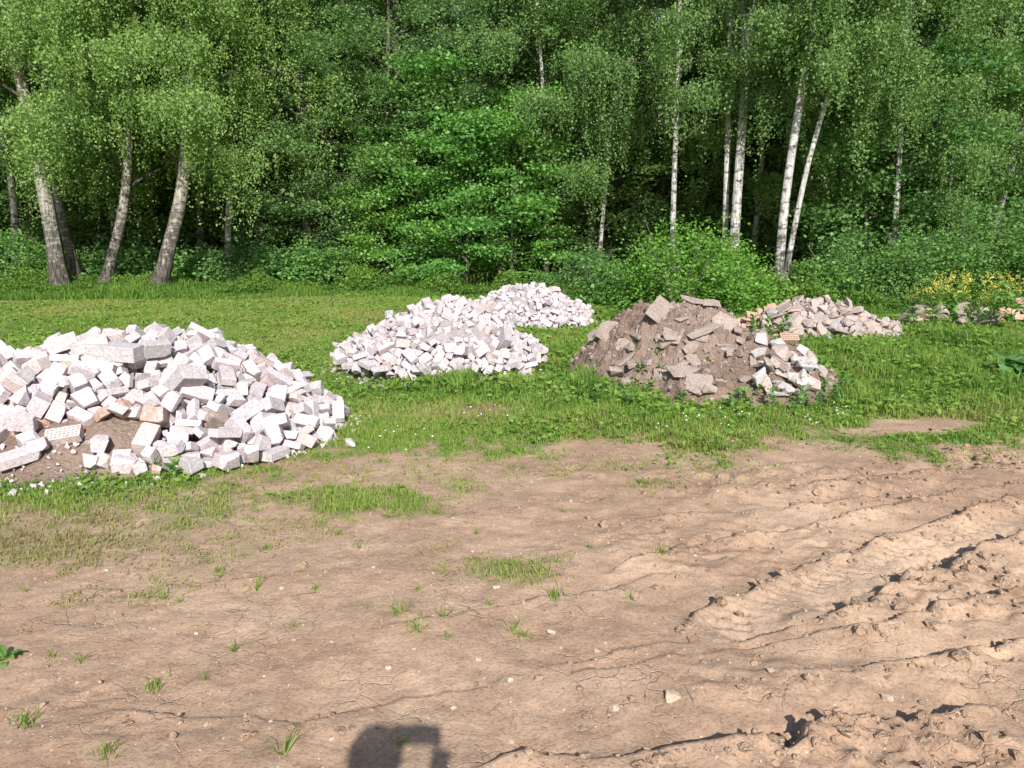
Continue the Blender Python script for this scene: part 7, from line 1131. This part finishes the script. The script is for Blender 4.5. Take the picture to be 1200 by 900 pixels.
# bushes and saplings along the edge of the wood
KS = []
kind_sap = lambda s: s in (2, 3)
for s, (H, R, n, per, sp, fl) in enumerate([(1.9, 1.35, 110, 70, .2, .7), (1.5, 1.1, 80, 70, .2, .6), (3.6, 1.9, 130, 130, .32, .30), (3.0, 1.5, 110, 120, .28, .32), (1.0, .8, 50, 60, .16, .6)]):
    paths, pts = bush_geo(500 + s, H, R, n, per, 10, sp, fl)
    if kind_sap(s): paths, pts = broad_geo(520 + s, H + 1.2, .04, .3, R + .3, 19, 5, 150, .32, .26)
    lf = (.07, .045) if s < 2 else (.088, .072) if s < 4 else (.09, .06)
    KS.append((tubes('stem', paths, M_BARK), leaves('foliage', pts, lf[0], lf[1], np.random.default_rng(70 + s), 0, .9 if s >= 2 else .2)))
bi = []
for px, d, k, sc, tint, lab in [
 (800, 14.9, 0, 1.0, (.95, 1.2, .6), 'big fresh green bush behind the soil heap'), (762, 15.6, 0, .6, (.95, 1.3, .6), 'rounded green bush left of the big fresh green bush'),
 (852, 15.6, 1, .95, (1.05, 1.35, .6), 'green bush between the big bush and the white birches'),
 (452, 20.5, 3, .8, (1.1, 1.3, .8), None), (548, 19.6, 3, .95, (.9, 1.25, .85), None), (600, 20.0, 2, .95, (1.0, 1.3, .75), None), (560, 21.4, 2, 1.25, (.85, 1.2, .85), None),
 (500, 21.4, 2, 1.05, (.9, 1.15, .8), None), (425, 19.4, 4, .7, (1.15, 1.25, .7), None), (520, 18.6, 4, .6, (1.1, 1.25, .7), None),
 (690, 17.6, 1, .8, (.75, .95, .8), None), (720, 16.4, 4, 1.0, (.85, 1.1, .8), None), (640, 18.4, 4, .6, (.9, 1.15, .8), None),
 (15, 19.6, 1, 1.0, (.9, 1.15, .8), None), (-60, 19, 1, 1.1, (.9, 1.1, .8), None), (150, 20.6, 4, 1.2, (.8, 1., .8), None), (235, 20.4, 4, 1.1, (.8, 1., .8), None), (300, 20.8, 1, .8, (.75, .95, .8), None), (345, 20.2, 4, 1.2, (.8, 1.05, .8), None), (385, 20.5, 4, 1.2, (.9, 1.1, .8), None),
 (945, 16.8, 4, 1.0, (.95, 1.15, .8), None), (985, 17.2, 1, .85, (.8, 1., .8), None), (1035, 16.6, 1, .9, (.85, 1.05, .8), None), (1085, 16.8, 1, 1.1, (.85, 1.05, .8), None), (1135, 17.2, 0, 1.0, (.85, 1.0, .8), None), (1190, 16.6, 1, 1.2, (.9, 1.05, .8), None), (1250, 16, 1, 1.2, (.9, 1.05, .8), None), (888, 15.9, 4, .8, (1.1, 1.15, .7), None), (1010, 19.5, 3, 1.2, (.75, .95, .8), None), (1110, 19.8, 2, 1.2, (.75, 1.0, .85), None)]:
    p = at_depth(px, 340, d); x, y = p[0], d
    kind = k in (2, 3)
    o = tree('maple_sapling' if kind else 'green_bush', (x, y, gz(x, y)), KS[k][0], KS[k][1], M_BARK, tint, lab, 'sapling' if kind else 'bush', 'undergrowth along the edge of the wood', rt.uniform(0, 6.28), sc, 'stem', 'foliage')
    if not lab:
        w = 'spreading bright leafed sapling' if kind else ('low leafy bush' if k == 4 else 'rounded green bush')
        a = 'left of the leaning birches' if px < 60 else 'among the leaning birches' if px < 280 else 'in the shade between birches and saplings' if px < 400 else 'above the middle brick heap' if px < 620 else 'beside the farthest brick heap' if px < 740 else 'by the white birches' if px < 930 else 'behind the pinkish concrete heap' if px < 1060 else 'behind the yellow flowers'
        bi.append((o, f'{w} {a}', px, 340))
for y0, st, sc in ((23.6, 2.3, 1.2), (28.5, 2.8, 1.35), (34.5, 3.2, 1.6), (43, 3.6, 2.1), (48, 3.4, 2.6)):
    x = -.8 * y0
    while x < .82 * y0:
        X, Y, k = x + rt.uniform(-.4, .4), y0 + rt.uniform(-.8, .8), rt.choice([2, 3]); x += st
        g = rt.uniform(.7, .95)
        o = tree('sapling', (X, Y, gz(X, Y)), KS[k][0], KS[k][1], M_BARK, (g * .9, g, g * .9), None, 'sapling', 'shaded saplings under the trees of the wood', rt.uniform(0, 6.28), sc * rt.uniform(.85, 1.15), 'stem', 'foliage')
        px, py = to_px(X, Y, 1.5)
        a = 'left birches' if px < 330 else 'middle brick heap' if px < 600 else 'farthest brick heap' if px < 730 else 'big green bush' if px < 890 else 'pinkish concrete heap' if px < 1060 else 'yellow flowers'
        bi.append((o, f"shaded sapling {'near the front' if y0 < 25 else 'midway' if y0 < 35 else 'far'} in wood behind the {a}", px, py))
MASS += [i for i in bi if i[0].name in HIDDEN]
bi = [i for i in bi if i[0].name not in HIDDEN]
distinct(bi)
# trees and saplings too deep in the wood to be told apart: one mass
mass = empty('far_wood', (0, 40, 0)); tag(mass, 'dark mass of far trees and saplings deep inside the wood', 'wood', kind='stuff')
bpy.context.view_layer.update()
for it in MASS:
    e = it[0]
    for ch in list(e.children):
        mw = e.matrix_basis.copy(); ch.parent = mass; ch.matrix_basis = Matrix.Translation((0, -40, 0)) @ mw
    bpy.data.objects.remove(e)

# ------------------------------------------------------------------ herbs: ragwort, burdock, small weeds, tufts
def leaf_blade(P0, d, L, W, curl, n=4):
    """A broad leaf as a folded strip along an arching midrib."""
    d = np.asarray(d, float); d /= np.linalg.norm(d); s = np.array([-d[1], d[0], 0]); V, F = [], []
    for i in range(n + 1):
        t = i / n; c = P0 + d * L * t * (1 - .15 * t) + np.array([0, 0, L * (curl[0] * t - curl[1] * t * t)]); w = W * math.sin(math.pi * min(1, .08 + .92 * t) ** .8) * .5
        V += [c - s * w + [0, 0, w * .3], c, c + s * w + [0, 0, w * .3]]
    for i in range(n):
        a = i * 3; F += [[a, a + 1, a + 4, a + 3], [a + 1, a + 2, a + 5, a + 4]]
    return np.array(V), np.array(F)
def join(parts):
    V, F, b = [], [], 0
    for v, f in parts: V.append(v); F.append(f + b); b += len(v)
    return np.concatenate(V), np.concatenate(F)
def ragwort(seed):
    r = np.random.default_rng(seed); st, lv, fl = [], [], []
    for k in range(5):
        a = r.uniform(0, 6.28); H = r.uniform(.65, 1.0); t = np.linspace(0, 1, 5); ln = r.uniform(.05, .22)
        P = np.stack([math.cos(a) * ln * t + math.cos(a) * .03, math.sin(a) * ln * t + math.sin(a) * .03, H * t - .02], 1); st.append((P, np.linspace(.008, .004, 5), 0 * t))
        for j in range(9):
            tj = r.uniform(.1, .85); c = P[0] + (P[-1] - P[0]) * tj; b = r.uniform(0, 6.28)
            lv.append(leaf_blade(c, (math.cos(b), math.sin(b), 0), r.uniform(.10, .2), r.uniform(.03, .055), (.5, .6)))
        hv, hf = [P[-1] - [0, 0, .05]], []
        for j in range(8):
            c = P[-1] + r.normal(0, 1, 3) * [.08, .08, .06]; n = 6; an = np.linspace(0, 6.283, n, endpoint=False); s = r.uniform(.012, .018); tx, ty = r.normal(0, .5, 2)
            V = np.stack([c[0] + s * np.cos(an), c[1] + s * np.sin(an), c[2] + s * (tx * np.cos(an) + ty * np.sin(an)) - .004], 1)
            V = np.vstack([V, c + [0, 0, .008]]); b0 = len(hv); hv += list(V); hf += [[b0 + i, b0 + (i + 1) % n, b0 + n] for i in range(n)] + [[0, b0, b0 + 1]]
        fl.append(np_mesh('flower_head', np.array(hv), np.array(hf)))
    return tubes('stem', st, M_STEM), np_mesh('leaf', *join(lv)), fl
RG = [ragwort(s) for s in range(3)]
ri = []
for i in range(24):
    px, d = rt.uniform(1088, 1215), rt.uniform(13.9, 15.2)
    if i < 4: px = rt.uniform(1062, 1092); d = 15.2
    p = at_depth(px, 350, d); x, y = p[0], d
    st, lv, fl = RG[i % 3]
    o = empty('ragwort_plant', (x, y, gz(x, y)), rt.uniform(0, 6.28)); s = rt.uniform(.5, .85) * (.6 if i < 4 else 1); o.scale = (s, s, s)
    for nm, me, m in (('stem', st, M_STEM), ('leaf', lv, M_LEAF), *(('flower_head', f_, M_YELLOW) for f_ in fl)):
        q = bpy.data.objects.new(nm, me); COL.objects.link(q); q.parent = o; q.color = (1.1, 1.25, .8, 1)
        if not me.materials: me.materials.append(m)
    tag(o, None, 'flowering plant', 'yellow flowering plants at the right edge of the wood')
    ri.append((o, 'small yellow flowered plant behind the pinkish heap' if i < 4 else 'tall yellow flowered plant at right edge of the wood', *to_px(x, y, .6)))
distinct(ri)

def herb(seed, n, L, W, H):
    r = np.random.default_rng(seed); lv = []
    for i in range(n):
        a = r.uniform(0, 6.28); h = H * r.random()
        lv.append(leaf_blade(np.array([.02 * math.cos(a), .02 * math.sin(a), h]), (math.cos(a), math.sin(a), 0), L * r.uniform(.6, 1.2), W * r.uniform(.7, 1.2), (r.uniform(.4, 1.2), r.uniform(.5, .9))))
    st = [(np.array([[0, 0, -.02], [.01, 0, H * .5], [0, .01, H + .02]]), [.006, .005, .003], [0, 0, 0])]
    return tubes('stem', st, M_STEM), np_mesh('leaf', *join(lv))
HB = {'burdock': herb(1, 11, .34, .24, .25), 'weed': herb(2, 18, .12, .05, .18), 'dock': herb(3, 14, .16, .06, .06), 'leafy': herb(4, 30, .10, .05, .3)}
hi = []
def put_herb(name, cat, px, py, kind, sc, lab, surf=None, tint=(1, 1.15, .8), group=None):
    p = surf(px, py) if surf else on_ground(px, py)
    z = p[2] if surf else float(ground_h(np.array([p[0]]), np.array([p[1]]))[0])
    o = empty(name, (p[0], p[1], z - .01), rt.uniform(0, 6.28)); o.scale = (sc,) * 3
    for nm, me, m in (('stem', HB[kind][0], M_STEM), ('leaf', HB[kind][1], M_LEAF)):
        q = bpy.data.objects.new(nm, me); COL.objects.link(q); q.parent = o; q.color = (*tint, 1)
        if not me.materials: me.materials.append(m)
    tag(o, None, cat, group); hi.append((o, lab, px, py))
put_herb('burdock_plant', 'burdock', 1178, 445, 'burdock', 1.0, 'dark broad leaved burdock at the right edge of the lawn', tint=(.6, .85, .8))
put_herb('burdock_plant', 'burdock', 1196, 447, 'burdock', .9, 'grey green burdock cut by the right picture edge', tint=(.9, 1.05, 1.1))
put_herb('dock_plant', 'weed', 8, 774, 'dock', .42, 'leafy green rosette on bare soil at the left picture edge')
for px, py, s in [(752, 436, .9), (775, 437, .8), (747, 405, .7), (768, 414, .6), (888, 463, .9), (872, 476, 1.3), (800, 470, .9), (760, 460, 1.1), (830, 424, .5), (745, 452, .8)]:
    put_herb('weed_plant', 'weed', px, py, 'weed', s * .7, 'small green weed growing on the soil heap', earth_surf, (1, 1.2, .8), 'weeds on the soil heap')
for px, py, s in [(965, 468, 1.2), (985, 462, 1.3), (995, 470, 1.2), (905, 482, 1.2), (940, 480, 1.3), (975, 478, 1.2), (960, 484, 1.1), (855, 486, 1.1), (700, 480, 1.2), (735, 486, 1.2), (930, 488, 1)]:
    put_herb('weed_plant', 'weed', px, py, 'leafy', s * .6, 'leafy grey green weed in the grass at the soil heap foot', None, (.95, 1.15, .95), 'weeds round the soil heap foot')
for px, py, s in [(882, 395, 1.1), (900, 402, 1.2), (918, 398, 1.2), (1068, 390, 1.4), (1090, 388, 1.6), (1112, 384, 1.8), (1135, 386, 1.8), (1160, 384, 1.9), (1184, 386, 1.9), (1100, 372, 1.8), (1150, 370, 2), (1175, 372, 2), (1125, 370, 2)]:
    put_herb('weed_plant', 'weed', px, py, 'leafy', s, ('leafy weed at the left foot of the pinkish heap' if px < 1000 else 'leafy weed among the rubble below the yellow flowers'), None, (1, 1.2, .8), 'weeds round the pinkish rubble')
for px, py in [(175, 549), (182, 553), (205, 556)]:
    put_herb('weed_plant', 'weed', px, py, 'weed', .7, 'pale weed at the front foot of the nearest heap', None, (1.1, 1.2, 1.0))
distinct(hi)

def tuft(seed, n, h, spread):
    r = np.random.default_rng(seed); a = r.uniform(0, 6.28, n); q = np.abs(r.normal(0, spread, n))
    v, t, tn = blades(q * np.cos(a), q * np.sin(a), 0 * q - .01, h * r.uniform(.5, 1.2, n), np.full(n, .0042), np.clip(r.normal(.48, .25, n), 0, 1), r, .9)
    return np_mesh('grass_tuft', v, t, False, {'tint': tn})
TU = [tuft(1, 16, .07, .012), tuft(2, 30, .06, .022), tuft(3, 12, .09, .008), tuft(4, 40, .05, .03)]
tu = []
for i, (px, py) in enumerate([(430, 715), (468, 718), (520, 722), (545, 715), (525, 748), (490, 742), (600, 738), (612, 742), (575, 705), (345, 730), (333, 886), (125, 886), (95, 775), (60, 770), (300, 690), (255, 665), (258, 672), (690, 640), (705, 585), (650, 700), (740, 700), (470, 870), (240, 795), (180, 800), (420, 640), (395, 625), (660, 600), (830, 590), (650, 690), (310, 640), (30, 690), (210, 705), (190, 702), (775, 655), (560, 625), (490, 690), (120, 895), (30, 850), (275, 760), (370, 690)]):
    p = on_ground(px, py); z = float(ground_h(np.array([p[0]]), np.array([p[1]]))[0])
    me = TU[i % 4]
    if not me.materials: me.materials.append(M_GRASS)
    o = bpy.data.objects.new('grass_tuft', me); COL.objects.link(o); o.location = (p[0], p[1], z); o.rotation_euler = (0, 0, i * 1.7); s = .45 + .75 * ((i * 7) % 9) / 9; o.scale = (s, s, s)
    tag(o, None, 'grass tuft', 'grass tufts on the bare soil')
    where = "left of the photographer's shadow" if py > 840 else 'in the left foreground' if px < 360 else 'in the middle of the bare ground' if px < 640 else 'at the edge of the rutted ground'
    tu.append((o, f'grass tuft on bare soil {where}', px, py))
distinct(tu)

# ------------------------------------------------------------------ the photographer (behind the camera, seen only by the shadow)
def skin_person():
    J, E, Rr = [], [], []
    def j(p, r, par=None):
        J.append(p); Rr.append(r)
        if par is not None: E.append((par, len(J) - 1))
        return len(J) - 1
    ox, oy = -.115, -.30
    pel = j((ox, oy, .96), (.16, .12)); wa = j((ox, oy + .01, 1.12), (.14, .11), pel); ch = j((ox, oy + .02, 1.34), (.17, .12), wa); nk0 = j((ox, oy + .03, 1.47), (.10, .08), ch); nk = j((ox, oy + .05, 1.54), (.058, .058), nk0); hd = j((ox, oy + .09, 1.63), (.080, .095), nk); ht = j((ox, oy + .09, 1.73), (.066, .08), hd)
    for s in (-1, 1):
        hp = j((ox + s * .10, oy, .90), (.095, .1), pel); kn = j((ox + s * .13, oy + .03, .50), (.062, .065), hp); an = j((ox + s * .14, oy - .01, .10), (.042, .045), kn); j((ox + s * .16, oy + .15, .045), (.04, .03), an)
    sh = j((ox + .19, oy + .02, 1.43), (.062, .06), ch); el = j((ox + .215, oy + .12, 1.25), (.052, .052), sh); wr = j((ox + .172, oy + .235, 1.50), (.038, .034), el); j((ox + .178, oy + .262, 1.575), (.038, .02), wr)
    sl = j((ox - .19, oy + .02, 1.43), (.062, .06), ch); e2 = j((ox - .25, oy - .02, 1.16), (.045, .045), sl); w2 = j((ox - .24, oy + .06, .93), (.03, .028), e2); j((ox - .235, oy + .08, .85), (.036, .02), w2)
    me = bpy.data.meshes.new('person'); me.from_pydata(J, E, []); o = bpy.data.objects.new('person', me); COL.objects.link(o)
    mo = o.modifiers.new('Skin', 'SKIN'); me.skin_vertices.new(name='') if not me.skin_vertices else None
    for k, rr in enumerate(Rr): me.skin_vertices[0].data[k].radius = rr
    me.skin_vertices[0].data[0].use_root = True
    o.modifiers.new('Sub', 'SUBSURF').levels = 2; o.modifiers['Sub'].render_levels = 2
    return o, (ox, oy)
M_CLOTH, _nt, _b = M('dark_cloth', .9); _b.inputs['Base Color'].default_value = (.06, .07, .1, 1)
M_SKIN, _nt, _b = M('skin', .6); _b.inputs['Base Color'].default_value = (.5, .32, .24, 1)
M_HAIR, _nt, _b = M('hair', .8); _b.inputs['Base Color'].default_value = (.06, .04, .03, 1)
M_BLACK, _nt, _b = M('phone_body', .3); _b.inputs['Base Color'].default_value = (.02, .02, .02, 1)
per, (ox, oy) = skin_person(); per.data.materials.append(M_CLOTH)
tag(per, "photographer, seen only as the dark shadow in the foreground", 'person')
bm = bmesh.new(); bmesh.ops.create_icosphere(bm, subdivisions=3, radius=1)
for v in bm.verts:
    n = 1 + .10 * mnoise.noise(v.co * 4); v.co = Vector((v.co.x * .087 * n, v.co.y * .105 * n, v.co.z * .085 * n))
hair = link('hair', bm_mesh(bm, 'hair', True), M_HAIR, per); hair.location = (ox, oy + .06, 1.70)
def finger(pts, rad):
    return (np.array(pts, float), np.linspace(rad, rad * .75, len(pts)), [0] * len(pts))
ps = [finger([(ox + .17, oy + .262, 1.58 + .018 * k), (ox + .145, oy + .268, 1.60 + .018 * k), (ox + .12 - .006 * k, oy + .274, 1.604 + .016 * k)], .009) for k in range(4)] + [finger([(ox + .215, oy + .25, 1.56), (ox + .185, oy + .235, 1.575), (ox + .16, oy + .245, 1.585)], .010)]
hand = link('fingers', tubes('fingers', ps, M_SKIN), M_SKIN, per)
bm = bmesh.new(); bmesh.ops.create_cube(bm, size=1); bmesh.ops.scale(bm, vec=(.158, .009, .076), verts=bm.verts); bmesh.ops.bevel(bm, geom=bm.edges[:], offset=.004, segments=2, affect='EDGES')
ph = link('phone', bm_mesh(bm, 'phone'), M_BLACK); ph.location = (-.012, -.022, 1.612)
tag(ph, 'dark phone held up in front of the photographer, seen as shadow', 'phone')

for o in [o for o in S.objects if o.parent is None and o.name in HIDDEN]:      # wholly behind other things
    for ch in list(o.children): bpy.data.objects.remove(ch)
    bpy.data.objects.remove(o)

# ------------------------------------------------------------------ light, sky, camera
sun = bpy.data.lights.new('sun', 'SUN'); sun.energy = SUN_E; sun.angle = math.radians(.55); sun.color = (1, .97, .93)
so = bpy.data.objects.new('sun', sun); COL.objects.link(so)
sd = Vector((math.sin(SUN_AZ) * math.cos(SUN_EL), -math.cos(SUN_AZ) * math.cos(SUN_EL), math.sin(SUN_EL)))
so.rotation_euler = sd.to_track_quat('Z', 'Y').to_euler(); so.location = sd * 30
w = bpy.data.worlds.new('World'); S.world = w; w.use_nodes = True; nt = w.node_tree
sky = nt.nodes.new('ShaderNodeTexSky'); sky.sky_type = 'NISHITA'; sky.sun_disc = False; sky.sun_elevation = SUN_EL; sky.sun_rotation = math.pi - SUN_AZ
nt.links.new(sky.outputs[0], nt.nodes['Background'].inputs['Color']); nt.nodes['Background'].inputs['Strength'].default_value = SKY_S
cam = bpy.data.cameras.new('camera'); cam.sensor_width = 36; cam.lens = FPX / 1200 * 36; cam.clip_start = .03; cam.clip_end = 400
co = bpy.data.objects.new('camera', cam); COL.objects.link(co); co.location = (0, 0, CAM_H); co.rotation_euler = (math.pi / 2 - PITCH, 0, 0); S.camera = co
S.view_settings.view_transform = 'Standard'; S.view_settings.look = 'None'; S.view_settings.gamma = 1; S.view_settings.exposure = EXPO
S.cycles.max_bounces = 6; S.cycles.diffuse_bounces = 3; S.cycles.transmission_bounces = 3
